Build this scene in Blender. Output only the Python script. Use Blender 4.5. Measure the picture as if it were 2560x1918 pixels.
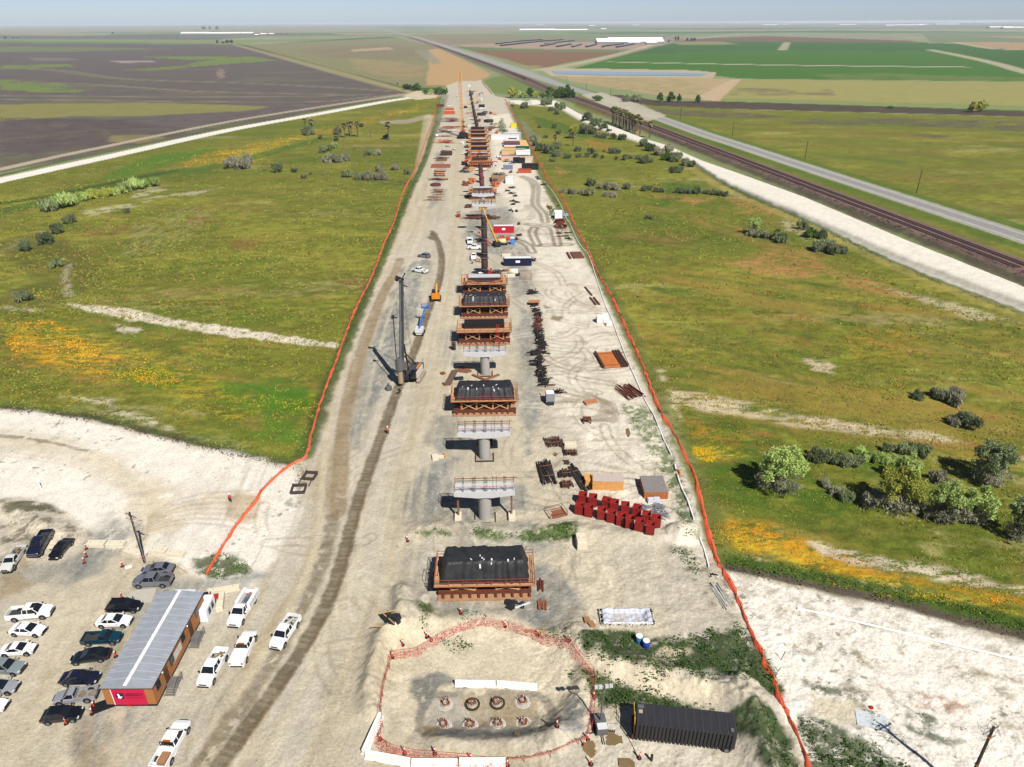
import bpy, bmesh, math, random
import numpy as np
from mathutils import Vector, Matrix
R=math.radians
for o in list(bpy.data.objects): bpy.data.objects.remove(o)
SC=bpy.context.scene; COL=SC.collection
# ------------------------------------------------------------ camera
H=76.0; PITCH=R(27.0); F=1774.0; ROLL=0.0039
cp,sp_=math.cos(PITCH),math.sin(PITCH)
cam=bpy.data.cameras.new('camera'); camo=bpy.data.objects.new('camera',cam); COL.objects.link(camo)
cam.sensor_fit='HORIZONTAL'; cam.sensor_width=36.0; cam.lens=36.0*F/2560.0
cam.clip_start=0.5; cam.clip_end=200000
_f=Vector((0,cp,-sp_)); _u=Vector((0,sp_,cp)); _r=Vector((1,0,0))
_Rt=(_r-ROLL*_u).normalized(); _Up=_f.cross(_Rt)*-1
M=Matrix((( _Rt.x,_Up.x,-_f.x,0),(_Rt.y,_Up.y,-_f.y,0),(_Rt.z,_Up.z,-_f.z,H),(0,0,0,1)))
camo.matrix_world=M; SC.camera=camo
# ------------------------------------------------------------ light
SUNV=Vector((0.47,-0.80,1.0)).normalized()      # towards the sun
sun=bpy.data.lights.new('sun','SUN'); sun.energy=5.0; sun.angle=R(0.5); sun.color=(1.0,0.965,0.91)
suno=bpy.data.objects.new('sun',sun); COL.objects.link(suno)
suno.rotation_euler=SUNV.to_track_quat('Z','Y').to_euler(); suno.location=(60,-100,200)
W=bpy.data.worlds.new("World"); SC.world=W; W.use_nodes=True
nt=W.node_tree; bg=nt.nodes['Background']; sky=nt.nodes.new('ShaderNodeTexSky')
sky.sky_type='NISHITA'; sky.sun_disc=False; sky.sun_elevation=math.asin(SUNV.z)
sky.sun_rotation=math.atan2(SUNV.x,SUNV.y); sky.altitude=0; sky.air_density=0.6; sky.dust_density=0.4; sky.ozone_density=1.6
bg.inputs[1].default_value=0.05; nt.links.new(sky.outputs[0],bg.inputs[0])
# pale hazy band of sky low over the plain
_tc=nt.nodes.new('ShaderNodeTexCoord'); _sx=nt.nodes.new('ShaderNodeSeparateXYZ'); nt.links.new(_tc.outputs['Generated'],_sx.inputs[0])
_cr=nt.nodes.new('ShaderNodeValToRGB'); nt.links.new(_sx.outputs['Z'],_cr.inputs[0]); _e=_cr.color_ramp.elements
_e[0].position=0.0; _e[0].color=(.05,.06,.105,1); _e[1].position=0.10; _e[1].color=(0,0,0,1); _m=_e.new(.03); _m.color=(.03,.035,.085,1); _m=_e.new(.055); _m.color=(0,0,0,1)
_b2=nt.nodes.new('ShaderNodeBackground'); nt.links.new(_cr.outputs[0],_b2.inputs[0]); _b2.inputs[1].default_value=1.0
_ad=nt.nodes.new('ShaderNodeAddShader'); nt.links.new(bg.outputs[0],_ad.inputs[0]); nt.links.new(_b2.outputs[0],_ad.inputs[1]); nt.links.new(_ad.outputs[0],nt.nodes['World Output'].inputs[0])
SC.view_settings.view_transform='Standard'; SC.view_settings.look='None'
SC.view_settings.exposure=0.70; SC.view_settings.gamma=1
try: SC.view_settings.use_curve_mapping=False
except Exception: pass
SC.render.engine='CYCLES'
SC.cycles.volume_step_rate=1; SC.cycles.volume_bounces=0
K=1.75
# ------------------------------------------------------------ helpers
def G(px,py,z=0.0):
    u=(float(px)-1280)/F; v=(float(py)-959)/F
    u,v=u-ROLL*v, v+ROLL*u
    d=_f+u*_r-v*_u
    t=(z-H)/d.z
    return Vector((d.x*t,d.y*t,z))
S=2560/2212.0
def V(x,y,z=0.0): return G(x*S,y*S,z)
def s2l(c):
    c=c/255.0
    return c/12.92 if c<=0.04045 else ((c+0.055)/1.055)**2.4
def L(c,k=None):
    k=K if k is None else k
    return tuple(min(0.92,s2l(v)/k) for v in c)
def mpp(px,py):           # metres per photo pixel at a ground point
    v=(py-959)/F; return H/(sp_+v*cp)/F
# ---------- numpy noise
def _h(ix,iy,seed):
    a=(ix.astype(np.int64)*374761393+iy.astype(np.int64)*668265263+seed*1442695041)&0xffffffff
    a=((a^(a>>13))*1274126177)&0xffffffff
    a=a^(a>>16)
    return (a&0xffff)/65535.0
def vn(x,y,seed=0):
    ix=np.floor(x); iy=np.floor(y); fx=x-ix; fy=y-iy
    fx=fx*fx*(3-2*fx); fy=fy*fy*(3-2*fy)
    a=_h(ix,iy,seed); b=_h(ix+1,iy,seed); c=_h(ix,iy+1,seed); d=_h(ix+1,iy+1,seed)
    return (a+(b-a)*fx)*(1-fy)+(c+(d-c)*fx)*fy-0.5
def fbm(x,y,wl,octv=4,seed=0,sp=None,ax=1.0,ay=1.0,rough=0.55):
    o=np.zeros_like(x); amp=1.0; tot=0
    for k in range(octv):
        n=vn(x/(wl*ax)+k*17.3,y/(wl*ay)-k*9.1,seed+k)
        if sp is not None: n=n*np.clip(wl/(1.2*sp),0,1)
        o+=n*amp; tot+=amp; amp*=rough; wl*=0.5
    return o/tot*1.9
def sm(x,a,b):
    t=np.clip((x-a)/(b-a),0,1); return t*t*(3-2*t)
# ---------- distance fields on arrays
def sd_poly(x,y,P):
    n=len(P); d=np.full(x.shape,1e18); ins=np.zeros(x.shape,bool)
    for i in range(n):
        ax,ay=P[i]; bx,by=P[(i+1)%n]
        ex,ey=bx-ax,by-ay; wx,wy=x-ax,y-ay
        t=np.clip((wx*ex+wy*ey)/(ex*ex+ey*ey+1e-9),0,1)
        d=np.minimum(d,(wx-ex*t)**2+(wy-ey*t)**2)
        c=((ay<=y)!=(by<=y))
        xi=ax+(y-ay)*(bx-ax)/((by-ay) if by!=ay else 1e-9)
        ins^=(c&(x<xi))
    d=np.sqrt(d); return np.where(ins,-d,d)
def sd_line(x,y,P):
    d=np.full(x.shape,1e18); L0=0; al=np.zeros_like(x); sg=np.zeros_like(x)
    for i in range(len(P)-1):
        ax,ay=P[i]; bx,by=P[i+1]
        ex,ey=bx-ax,by-ay; l2=ex*ex+ey*ey+1e-9; wx,wy=x-ax,y-ay
        t=np.clip((wx*ex+wy*ey)/l2,0,1)
        dd=(wx-ex*t)**2+(wy-ey*t)**2; m=dd<d
        d=np.where(m,dd,d); l=math.sqrt(l2)
        al=np.where(m,L0+t*l,al); sg=np.where(m,np.sign(ex*wy-ey*wx),sg); L0+=l
    return np.sqrt(d),al,sg
def spline(P,n=6):
    out=[]
    for i in range(len(P)-1):
        p0=P[max(i-1,0)];p1=P[i];p2=P[i+1];p3=P[min(i+2,len(P)-1)]
        for k in range(n):
            t=k/n
            out.append(tuple(0.5*((2*p1[j])+(-p0[j]+p2[j])*t+(2*p0[j]-5*p1[j]+4*p2[j]-p3[j])*t*t+(-p0[j]+3*p1[j]-3*p2[j]+p3[j])*t**3) for j in range(2)))
    out.append(tuple(P[-1][:2])); return out
def WV(pts): return [tuple(V(a,b)[:2]) for a,b in pts]
def WP(pts): return [tuple(G(a,b)[:2]) for a,b in pts]
# ------------------------------------------------------------ relief (world metres)
PIT=WP([(975,1560),(1060,1545),(1250,1535),(1400,1590),(1465,1700),(1470,1810),(1300,1855),(1010,1850),(945,1700)])
PITIN=WP([(1075,1725),(1345,1725),(1350,1830),(1060,1835)])
RELF=[ # polyline (px), half width m, height m
 ([(1005,1480),(1000,1560),(950,1600),(925,1680),(925,1780)],1.3,1.3),
 ([(1060,1500),(1000,1560)],1.6,0.7),
 ([(1440,1590),(1550,1665),(1700,1700),(1830,1745),(1900,1775)],2.2,1.5),
 ([(1030,1330),(1120,1320),(1250,1330),(1420,1325),(1560,1345),(1680,1330)],2.0,0.7),
 ([(1460,1715),(1420,1800),(1400,1850)],2.0,0.9),
 ([(1100,1860),(1250,1865),(1380,1850),(1480,1790)],1.6,0.7),
 ([(1860,1720),(1880,1800),(1920,1918),(1950,2000)],2.2,1.4),
 ([(1650,1040),(1690,1130),(1720,1250),(1740,1330)],1.6,0.6),
 ([(0,1265),(60,1275),(140,1340),(60,1400)],2.0,0.8),
 ([(1450,1800),(1560,1700),(1700,1745),(1790,1790)],1.6,-0.5),
]
RELW=[(WP(p),w,h) for p,w,h in RELF]
MOUNDS=[(G(1707,1335),3.1,2.1),(G(1655,1300),2.0,0.6),(G(1600,1245),1.5,0.3),(G(30,1385),5,1.0)]
def relief(x,y,sp=None):
    z=np.zeros_like(x)
    near=(y<420)&(y>20)&(np.abs(x)<320)
    idx=np.nonzero(near)[0]
    if len(idx)==0: return z
    a,b=x[idx],y[idx]; s=None if sp is None else sp[idx]
    q=np.zeros_like(a)
    d=sd_poly(a,b,PIT); n=fbm(a,b,3.0,3,5)
    q-=1.0*sm(-(d+n*1.0),-0.5,4.0)
    for P,w,h in RELW:
        dd,al,sg=sd_line(a,b,P)
        q+=h*np.exp(-(dd/w)**2)*(1+0.6*fbm(a,b,2.2,3,11))
    for c,r,h in MOUNDS:
        rr=np.hypot(a-c.x,b-c.y); q+=h*np.clip(1-rr/r,0,1)**1.0*(1+.25*fbm(a,b,1.5,2,3))
    z[idx]=q
    # railway + haul road embankments
    idx=np.nonzero((x>20)&(y>60)&(y<2500))[0]
    if len(idx):
        a,b=x[idx],y[idx]
        dd,al,sg=sd_line(a,b,RAILC); z[idx]+=1.3*(1-sm(dd,7.0,11.0))
        d=sd_poly(a,b,HAULR); z[idx]+=1.5*sm(-d,-2.0,2.6)*(b<900)
    return z
RAILV=[(2650,744),(2212,578),(1740,399),(1590,342),(1404,272),(1318,238),(1245,212),(1184,191),(1106,157),(1000,118),(940,97),(875,77),(845,67),(815,57)]
RAILC=[tuple(V(a,b,1.3)[:2]) for a,b in RAILV]
HWYV=[(2650,656),(2212,513.7),(1740,361),(1590,312),(1521,290),(1423,255),(1306,213),(1236,191.6),(1177,172),(1106,147.5),(1000,112.5),(900,81),(850,69),(805,54.5)]
HWYC=WV(HWYV)
HAULU=[(2700,806),(2212,614),(1958,514),(1740,423),(1600,373),(1521,346),(1493,334),(1446,313),(1400,300),(1310,266),(1250,243),(1203,217),(1100,213)]
HAULL=[(1100,221),(1203,229),(1250,257),(1306,281),(1400,311),(1446,325),(1493,350),(1521,367),(1560,388),(1620,414),(1740,463),(1958,557),(2212,651),(2700,862)]
HAULR=[tuple(V(a,b,1.5)[:2]) for a,b in HAULU+HAULL]
def hgt(x,y):
    return float(relief(np.array([float(x)]),np.array([float(y)]))[0])
def GP(px,py):            # ground point incl. relief
    p=G(px,py)
    for _ in range(3):
        z=hgt(p.x,p.y); p=G(px,py,z)
    return p
# ------------------------------------------------------------ names/labels
def tag(o,label=None,cat=None,group=None,kind=None):
    if label: o['label']=label
    if cat: o['category']=cat
    if group: o['group']=group
    if kind: o['kind']=kind
    return o
# ------------------------------------------------------------ materials
MATS={}
def mat(name,c,rough=0.7,metal=0.0,noise=0.12,scale=2.0,bump=0.0,spec=0.3,coat=0.0,alpha=None,k=None,c2=None,emit=None):
    """c = sRGB as seen sunlit in the picture; converted to albedo"""
    if name in MATS: return MATS[name]
    m=bpy.data.materials.new(name); m.use_nodes=True; n=m.node_tree; b=n.nodes['Principled BSDF']
    col=L(c,k); b.inputs['Roughness'].default_value=rough; b.inputs['Metallic'].default_value=metal
    b.inputs['Specular IOR Level'].default_value=spec
    if coat: b.inputs['Coat Weight'].default_value=coat; b.inputs['Coat Roughness'].default_value=0.08
    tc=n.nodes.new('ShaderNodeTexCoord'); nz=n.nodes.new('ShaderNodeTexNoise')
    nz.inputs['Scale'].default_value=scale; nz.inputs['Detail'].default_value=5; nz.inputs['Roughness'].default_value=0.65
    n.links.new(tc.outputs['Object'],nz.inputs['Vector'])
    rp=n.nodes.new('ShaderNodeValToRGB'); n.links.new(nz.outputs['Fac'],rp.inputs[0])
    rp.color_ramp.elements[0].position=0.3; rp.color_ramp.elements[1].position=0.7
    d=tuple(v*(1-noise) for v in col); e=tuple(min(1,v*(1+noise)) for v in col)
    if c2 is not None: d=L(c2,k); e=col
    rp.color_ramp.elements[0].color=d+(1,); rp.color_ramp.elements[1].color=e+(1,)
    n.links.new(rp.outputs[0],b.inputs['Base Color'])
    if bump:
        bp=n.nodes.new('ShaderNodeBump'); bp.inputs['Strength'].default_value=bump; bp.inputs['Distance'].default_value=0.05
        n.links.new(nz.outputs['Fac'],bp.inputs['Height']); n.links.new(bp.outputs[0],b.inputs['Normal'])
    MATS[name]=m; return m
# ============================================================ THE GROUND
def build_ground():
    NR,NC=920,1050
    vv=np.concatenate([np.linspace(0.70,0.57,12,endpoint=False),np.linspace(0.57,-0.47,NR,endpoint=False)])
    dep=PITCH+np.arctan(vv)
    Yr=H/np.tan(dep)
    # far rows
    far=np.geomspace(Yr[-1]*1.02,90000,150); Yr=np.concatenate([[-400,-150,-60,-20,0,12,20,28],Yr[Yr>30],far])
    core=np.linspace(-0.80,0.80,NC); ext=np.array([0.84,0.9,1.0,1.15,1.4,1.8,2.5,4.0,7.0])
    sc=np.concatenate([-ext[::-1],core,ext])
    Wd=np.maximum(Yr*cp+H*sp_,62.0)
    X=(Wd[:,None]*sc[None,:]); Y=np.repeat(Yr[:,None],len(sc),1)
    nr,nc=X.shape
    SP=np.repeat(np.maximum(np.gradient(Yr),Wd*0.0016)[:,None],nc,1)
    x=X.ravel(); y=Y.ravel(); sp=np.abs(SP.ravel())
    N=len(x)
    C=np.zeros((N,3)); CLS=np.zeros(N,np.int8)
    def lin(c): return np.array([s2l(v)/K for v in c])
    allidx=np.arange(N)
    # shared noise
    n1=fbm(x,y,60,5,1,sp); n2=fbm(x,y,9,5,2,sp); n3=fbm(x,y,1.6,4,3,sp); n4=fbm(x,y,200,4,7,sp)
    rnd=np.random.RandomState(3).rand(N)-0.5
    def blend(idx,m,c,var=0.0):
        c=lin(c)
        m=m[:,None]
        cc=c[None,:]*(1+var*(n2[idx]+0.7*n3[idx]))[:,None]
        C[idx]=C[idx]*(1-m)+cc*m
    def sub(P,mar):
        P=np.array(P); a=P.min(0)-mar; b=P.max(0)+mar
        return np.nonzero((x>=a[0])&(x<=b[0])&(y>=a[1])&(y<=b[1]))[0]
    def poly(P,c,fe=1.0,rag=1.0,wl=6.0,amt=1.0,var=0.15,cls=None,brk=0.0,bwl=3.0,ax=1,ay=1,seed=20):
        """brk: break-up of the interior by noise (0 solid .. 1 sparse)"""
        mar=fe*2+rag*2
        idx=sub(P,mar)
        if len(idx)==0: return
        d=sd_poly(x[idx],y[idx],P)
        k=np.nonzero(d<mar)[0]; idx=idx[k]; d=d[k]
        d=d+rag*fbm(x[idx],y[idx],wl,4,seed,sp[idx],ax,ay)
        m=1-sm(d,-fe,fe)
        if brk: 
            nn=fbm(x[idx],y[idx],bwl,5,seed+5,sp[idx],ax,ay,0.72)+0.30*(rnd[idx])
            m=m*sm(nn,brk-0.5-0.18,brk-0.5+0.22)
        m=m*amt
        blend(idx,m,c,var)
        if cls is not None: CLS[idx[m>0.5]]=cls
        return idx,m
    def line(P,w,c,fe=0.4,rag=0.0,wl=4.0,amt=1.0,var=0.12,cls=None,brk=0.0,bwl=2.0,band=None,seed=40,off=0.0,only=None):
        mar=w+fe*2+rag*2+abs(off)+22
        P=spline(P,5) if len(P)>2 else P
        idx=sub(P,mar)
        if len(idx)==0: return
        d,al,sg=sd_line(x[idx],y[idx],P)
        k=np.nonzero(d<mar-22+1.2*np.minimum(sp[idx],18))[0]; idx=idx[k]; d=d[k]; al=al[k]; sg=sg[k]
        if off: d=np.abs(d*sg-off)
        w_=np.maximum(w,0.62*np.minimum(sp[idx],22)); fe=np.maximum(fe,.2*np.minimum(sp[idx],22))
        d=d+rag*fbm(x[idx],y[idx],wl,4,seed,sp[idx])
        m=1-sm(d,w_-fe,w_+fe)
        if brk:
            nn=fbm(x[idx],y[idx],bwl,4,seed+5,sp[idx],rough=0.6)+0.15*rnd[idx]
            m=m*sm(nn,brk-0.5-0.15,brk-0.5+0.15)
        if band:
            bw=fbm(al,d*0.6,band,3,seed+9)+0.30*np.sin(al*2*np.pi/band+fbm(al,d,4,2,seed)*3)
            m=m*(0.80+0.20*sm(bw,-0.35,0.25))
        m=m*amt*(w/w_)**.4
        if only is not None: m=m*(CLS[idx]==only)
        blend(idx,m,c,var)
        if cls is not None: CLS[idx[m>0.5]]=cls
    # ---------------- base far country: parcels
    C[:]=lin((140,150,104))
    ca,sa=math.cos(0.35),math.sin(0.35)
    u=x*ca+y*sa; w=-x*sa+y*ca
    ix=np.floor(u/1350+0.2*np.floor(w/800)); iy=np.floor(w/800)
    hh=_h(ix,iy,77); pal=[(136,146,104),(118,140,88),(150,146,112),(160,148,118),(98,128,80),(128,114,98),(150,156,116),(84,116,70),(144,134,112)]
    pi=(hh*len(pal)).astype(int).clip(0,len(pal)-1)
    PL=np.array([lin(c) for c in pal])
    far=sm(y,1500,2200)[:,None]
    C[:]=C*(1-far)+PL[pi]*far
    # thin farm tracks between parcels
    fu=np.abs((u/1350+0.2*np.floor(w/800))-np.round(u/1350+0.2*np.floor(w/800)))*1350; fw=np.abs(w/800-np.round(w/800))*800
    tr=((fu<5)|(fw<5)).astype(float)*sm(y,1500,2200)*np.clip(12/sp,0,1)
    C[:]=C*(1-tr[:,None]*.6)+lin((190,180,150))[None,:]*tr[:,None]*.6
    C*= (1+0.10*n4+0.08*n1)[:,None]
    A=allidx; one=np.ones(N)
    P=lambda pts: WV(pts)
    # ---------------- far left
    poly(P([(-700,60),(0,58.5),(800,60),(830,66),(400,68),(-700,72)]),(150,150,122),20,20,200,.8)
    poly(P([(-800,74),(0,76),(330,79),(560,80),(480,84),(0,84),(-800,84)]),(112,106,106),10,20,200)
    poly(P([(-900,85),(0,84),(500,87),(850,79),(880,84),(560,92),(520,97),(0,92),(-900,92)]),(130,146,92),10,10,100)
    poly(P([(590,94),(760,83),(845,79),(872,88),(700,96)]),(78,122,62),5,5,80)
    poly(P([(-900,90),(0,88),(300,92),(480,95),(0,95),(-900,95)]),(92,124,72),10,10,100,.8)
    # purple ploughed land
    poly(P([(-900,98),(0,94),(490,96),(520,98),(885,203),(820,216),(0,374),(-900,560)]),(106,97,92),3,6,40,1,.3)
    pl=poly(P([(-900,98),(0,94),(490,96),(520,98),(885,203),(820,216),(0,374),(-900,560)]),(106,97,92),3,6,40,0,.3)[0]
    a_,b_,s_=x[pl],y[pl],sp[pl]; q=fbm(a_,b_,70,5,881,s_,2.6,.9,.65); blend(pl,sm(q,.15,.6)*.55,(124,120,84),.2); q=fbm(a_,b_,40,5,883,s_,2.0,.8,.65); blend(pl,sm(q,.2,.6)*.5,(84,75,72),.2); q=fbm(a_,b_,22,4,885,s_,2.0,1); blend(pl,sm(q,.35,.7)*.4,(140,128,112),.2)
    poly(P([(-900,103),(0,100),(250,103),(370,106),(150,112),(-900,116)]),(118,126,82),6,10,60,.9)
    for q in ([(420,134),(540,121),(600,131),(470,140),(330,153),(260,152),(400,142)],[(0,141),(150,139),(160,145),(0,149)],[(300,123),(480,122),(540,128),(420,130)],
              [(0,176),(120,179),(180,188),(90,197),(0,195)],[(60,192),(190,195),(170,201),(60,199)],[(-900,190),(0,172),(100,176),(-300,200)]):
        poly(P(q),(120,140,66),3,8,30,.85,.2,brk=.25,bwl=30)
    poly(P([(230,131),(330,132),(340,135),(260,136)]),(170,160,150),2,4,20,.8)
    poly(P([(60,125),(160,126),(175,130),(80,133)]),(132,126,112),3,8,30,.7)
    poly(P([(-900,240),(0,226),(300,222),(470,226),(590,230),(520,240),(330,250),(150,252),(0,262),(-900,300)]),(140,136,80),3,8,30,1,.15)
    poly(P([(-600,345),(130,325),(290,300),(330,300),(300,318),(0,372),(-900,500)]),(112,108,80),3,8,30,.7,.25,brk=.35,bwl=40)
    poly(P([(0,255),(250,258),(420,280),(330,310),(100,330),(0,352)]),(94,84,80),3,8,30,.8,.3,brk=.3,bwl=25)
    poly(P([(470,275),(520,262),(570,280),(480,300),(400,318),(330,322)]),(112,116,60),2,6,30,.7,.3,brk=.4,bwl=25)
    poly(P([(230,290),(330,292),(360,302),(300,312),(240,305)]),(150,140,90),2,6,30,.7,.3,brk=.3,bwl=25)
    for q,wd in (([(0,148),(120,152),(255,170),(500,179),(640,185),(860,198)],2.2),([(170,186),(260,187),(420,198),(640,203),(790,205)],2.0),([(0,207),(400,210),(640,209),(760,206)],2.0),
              ([(0,215),(400,220),(680,220),(800,210),(870,203)],2.0),([(0,180),(150,181),(260,187)],1.6)):
        line(P(q),wd,(168,150,128),1.2,1.2,15,.8)
        line(P(q),wd*1.6,(84,96,54),1.5,1.5,15,.5,off=-wd*2.2)
    poly(P([(466,158),(474,148),(486,152),(488,165),(472,172)]),(190,160,145),1,3,10,.7,brk=.5,bwl=6)
    # diagonal canal road left of the middle field
    poly(P([(508,96),(530,97),(880,190),(960,190),(890,206)]),(84,98,48),2,3,20,1,.25)
    line(P([(512,98),(640,132),(760,165),(900,203)]),4.5,(176,160,116),1.0,.5,10,1,cls=4)
    line(P([(600,118),(760,160),(870,190)]),2.0,(160,150,110),1.0,.5,10,.8,off=-16)
    # middle field
    poly(P([(530,97),(850,82),(935,100),(1062,160),(1035,178),(960,188),(880,190),(700,140)]),(140,136,96),2,4,30,1,.16)
    poly(P([(640,110),(700,100),(850,97),(925,108),(925,130),(800,128),(700,125)]),(136,118,96),8,20,60,.6,brk=.4,bwl=60)
    poly(P([(760,107),(840,102),(850,107),(760,112)]),(190,168,130),5,5,40,.8)
    poly(P([(925,108),(950,104),(1062,160),(1042,172),(985,185),(918,184),(925,150)]),(192,158,112),3,6,40,1,.12)
    poly(P([(760,125),(920,140),(915,170),(850,172),(770,150)]),(168,146,104),8,20,60,.7,brk=.3,bwl=50)
    poly(P([(895,108),(925,108),(955,136),(935,140),(905,118)]),(150,146,122),3,2,40,.8)
    # middle right: brown field, dairy, green triangle
    poly(P([(910,74),(1240,74),(1450,80),(1400,90),(1240,92),(1000,95),(935,84)]),(126,138,96),5,5,60)
    poly(P([(880,82),(960,100),(1130,84),(1300,85),(1250,79),(900,78)]),(148,130,104),6,5,60,.8)
    poly(P([(990,98),(1100,92),(1440,90),(1390,106),(1200,106),(1010,103)]),(176,150,130),4,6,40,1,.2)
    poly(P([(980,100),(1200,108),(1390,108),(1330,118),(1080,118),(1000,106)]),(110,128,76),3,4,40)
    poly(P([(1010,108),(1240,112),(1340,114),(1160,149),(1090,128)]),(136,104,76),3,8,40,1,.2)
    poly(P([(1100,140),(1170,142),(1165,150)]),(150,148,96),3,8,40,.8)
    poly(P([(1036,180),(1060,168),(1085,163),(1180,184),(1236,200),(1110,205),(1050,200)]),(118,134,72),2,3,20,1,.1)
    # right farmland
    poly(P([(1400,82),(1600,72),(1900,72),(1990,90),(1460,90)]),(146,148,122),5,4,60)
    poly(P([(1440,86),(1650,78),(1960,88),(1990,92),(1460,92)]),(120,98,76),5,4,60)
    poly(P([(1990,70),(2400,74),(2600,92),(2230,96),(2010,92)]),(122,136,98),5,4,60)
    poly(P([(2100,78),(2600,76),(2600,92),(2300,88)]),(176,146,116),5,4,60,.8)
    poly(P([(1228,151),(1455,92),(1600,90),(2000,92),(2212,152),(2600,250),(2600,200),(2212,176),(1600,170),(1535,162),(1545,156),(1240,150)]),(74,116,40),2,2,30,1,.08)
    poly(P([(1360,117),(1455,93),(1600,92),(2020,94),(2080,112),(1700,109),(1640,108)]),(64,104,44),3,2,60,.85,.1)
    poly(P([(2020,94),(2300,100),(2700,118),(2700,215),(2212,160)]),(66,106,40),3,2,60,1,.1)
    poly(P([(2060,91),(2300,92),(2700,104),(2700,112),(2212,108),(2140,104)]),(176,150,112),3,2,60,1,.1)
    poly(P([(1440,90),(1560,90),(1600,96),(1470,97)]),(180,168,120),2,2,60,.5)
    for q,wd in (([(1700,92),(1690,108)],5),([(1690,108),(1725,108)],3),([(2010,108),(2120,130),(2212,155),(2400,215)],7),([(2060,91),(2140,105),(2212,108),(2290,112)],6),
                 ([(1430,91),(1340,116),(1250,137),(1160,152)],5),([(1440,90),(1610,73)],5),([(1320,134),(1700,141),(2080,145)],9)):
        line(P(q),wd,(196,184,156),1.5,.5,10,1,cls=4)
    poly(P([(1750,160),(1900,158),(2212,168),(2600,180),(2600,186),(2212,176),(1800,170)]),(116,128,72),3,6,60,.7,brk=.3,bwl=30)
    # basin bank + tilled field + dry grass
    poly(P([(1168,150),(1200,147),(1500,152),(1548,157),(1540,169),(1300,167),(1190,164)]),(188,174,146),1,1.5,10)
    poly(P([(1195,165),(1540,169),(1602,172),(1552,219),(1420,205),(1330,192),(1250,178)]),(184,162,120),1.5,2,30,1,.1)
    for k in range(9):
        a=(1230+k*28,168+k*.4); b=(1330+k*30,196+k*1.5)
        line(P([a,b]),5,(140,136,92),2,3,20,.5,brk=.45,bwl=12,seed=60+k)
    poly(P([(1580,172),(1602,172),(1552,219),(1500,213)]),(200,176,142),1.5,2,30,.8)
    poly(P([(1602,172),(2212,178),(2700,200),(2700,262),(2212,242),(1556,219)]),(160,154,92),2,4,30,1,.16)
    poly(P([(1590,190),(1800,192),(1800,206),(1570,206)]),(118,106,84),4,10,50,.7,.2,brk=.4,bwl=40)
    poly(P([(1560,212),(2212,228),(2700,240),(2700,262),(2212,241),(1556,219)]),(132,146,92),3,6,50,.8,.1)
    # dark ditch band
    poly(P([(1250,205),(1340,205),(1430,219),(1560,219),(2212,241),(2700,262),(2700,280),(2212,252),(1600,236),(1420,231),(1330,215)]),(88,76,66),1.5,3,10,1,.3)
    poly(P([(1560,219),(2212,239),(2700,258),(2700,263),(2212,242),(1560,221.5)]),(66,90,40),1,2.5,8,.9,.3)
    # ---------------- green fields (near)
    gl=WV([(-1500,1100),(-900,560),(0,392),(600,285),(880,212),(945,215),(970,180),(1010,300),(900,900),(640,1030),(0,895),(-600,760)])
    FLD=[]
    def grass(pts,seed,reddish=.5):
        idx,m=poly(pts,(121,124,46),1.5,1.0,8,1,.14)
        a,b,s_=x[idx],y[idx],sp[idx]
        big=fbm(a,b,70,4,seed,s_,1.6,1.0); md=fbm(a,b,16,5,seed+3,s_,2.0,0.8); fi=fbm(a,b,2.5,4,seed+6,s_,1.5,.7)
        blend(idx,m*sm(big*.6+md+.4*fi,0.0,.6)*.5,(158,150,62),.1)
        q=fbm(a,b,7,5,seed+19,s_,2.0,.7,.7); blend(idx,m*sm(q+.3*fi,.42,.7)*.6*reddish,(134,92,58),.15); blend(idx,m*sm(-q+.3*fi,.42,.7)*.5,(150,164,60),.1)
        blend(idx,m*sm(-big+md*.6,0.1,.6)*.6,(88,106,34),.1)
        q=fbm(a,b,26,5,seed+9,s_,2.2,.6)
        blend(idx,m*sm(q+.35*fi,.28,.6)*.55*reddish,(140,104,66),.15)
        q=fbm(a,b,45,5,seed+13,s_,2.4,.6)
        blend(idx,m*sm(q+.3*fi,.34,.62)*.5,(170,158,110),.15)
        C[idx]*=(1+(0.12*md+0.40*fi+0.34*fbm(a,b,.7,3,seed+17,s_)+.10*rnd[idx]*np.clip(.9/s_,0.2,1))[:,None]*m[:,None])
        return idx,m
    gleft=WV([(-1500,1100),(-900,590),(0,386),(250,331),(500,276),(700,241),(860,213),(945,205),(950,232),(930,300),(915,350),(880,420),(850,500),(790,640),(740,760),(703,850),(680,930),(655,985),(625,1003),(400,955),(180,900),(0,880),(-900,700)])
    grass(gleft,100)
    gright=WV([(1095,222),(1200,228),(1300,268),(1400,305),(1510,352),(1535,385),(1700,465),(1900,560),(2212,680),(2900,950),(2900,1560),(2212,1370),(1900,1290),(1700,1250),(1565,1225),(1540,1180),(1500,1050),(1470,980),(1430,890),(1390,800),(1340,690),(1290,590),(1240,500),(1190,420),(1150,340),(1115,265)])
    grass(gright,200,.9)
    ghw=WV([(1360,226),(1600,237),(2212,253),(2800,280),(2800,700),(2212,500),(1900,402),(1600,305),(1450,255)])
    grass(ghw,300,.8)
    grass(WV([(1250,205),(1600,312),(1900,412),(2212,518),(2800,720),(2900,840),(2500,700),(2212,605),(2000,520),(1800,438),(1600,365),(1400,285),(1240,231)]),400,.3)
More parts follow.
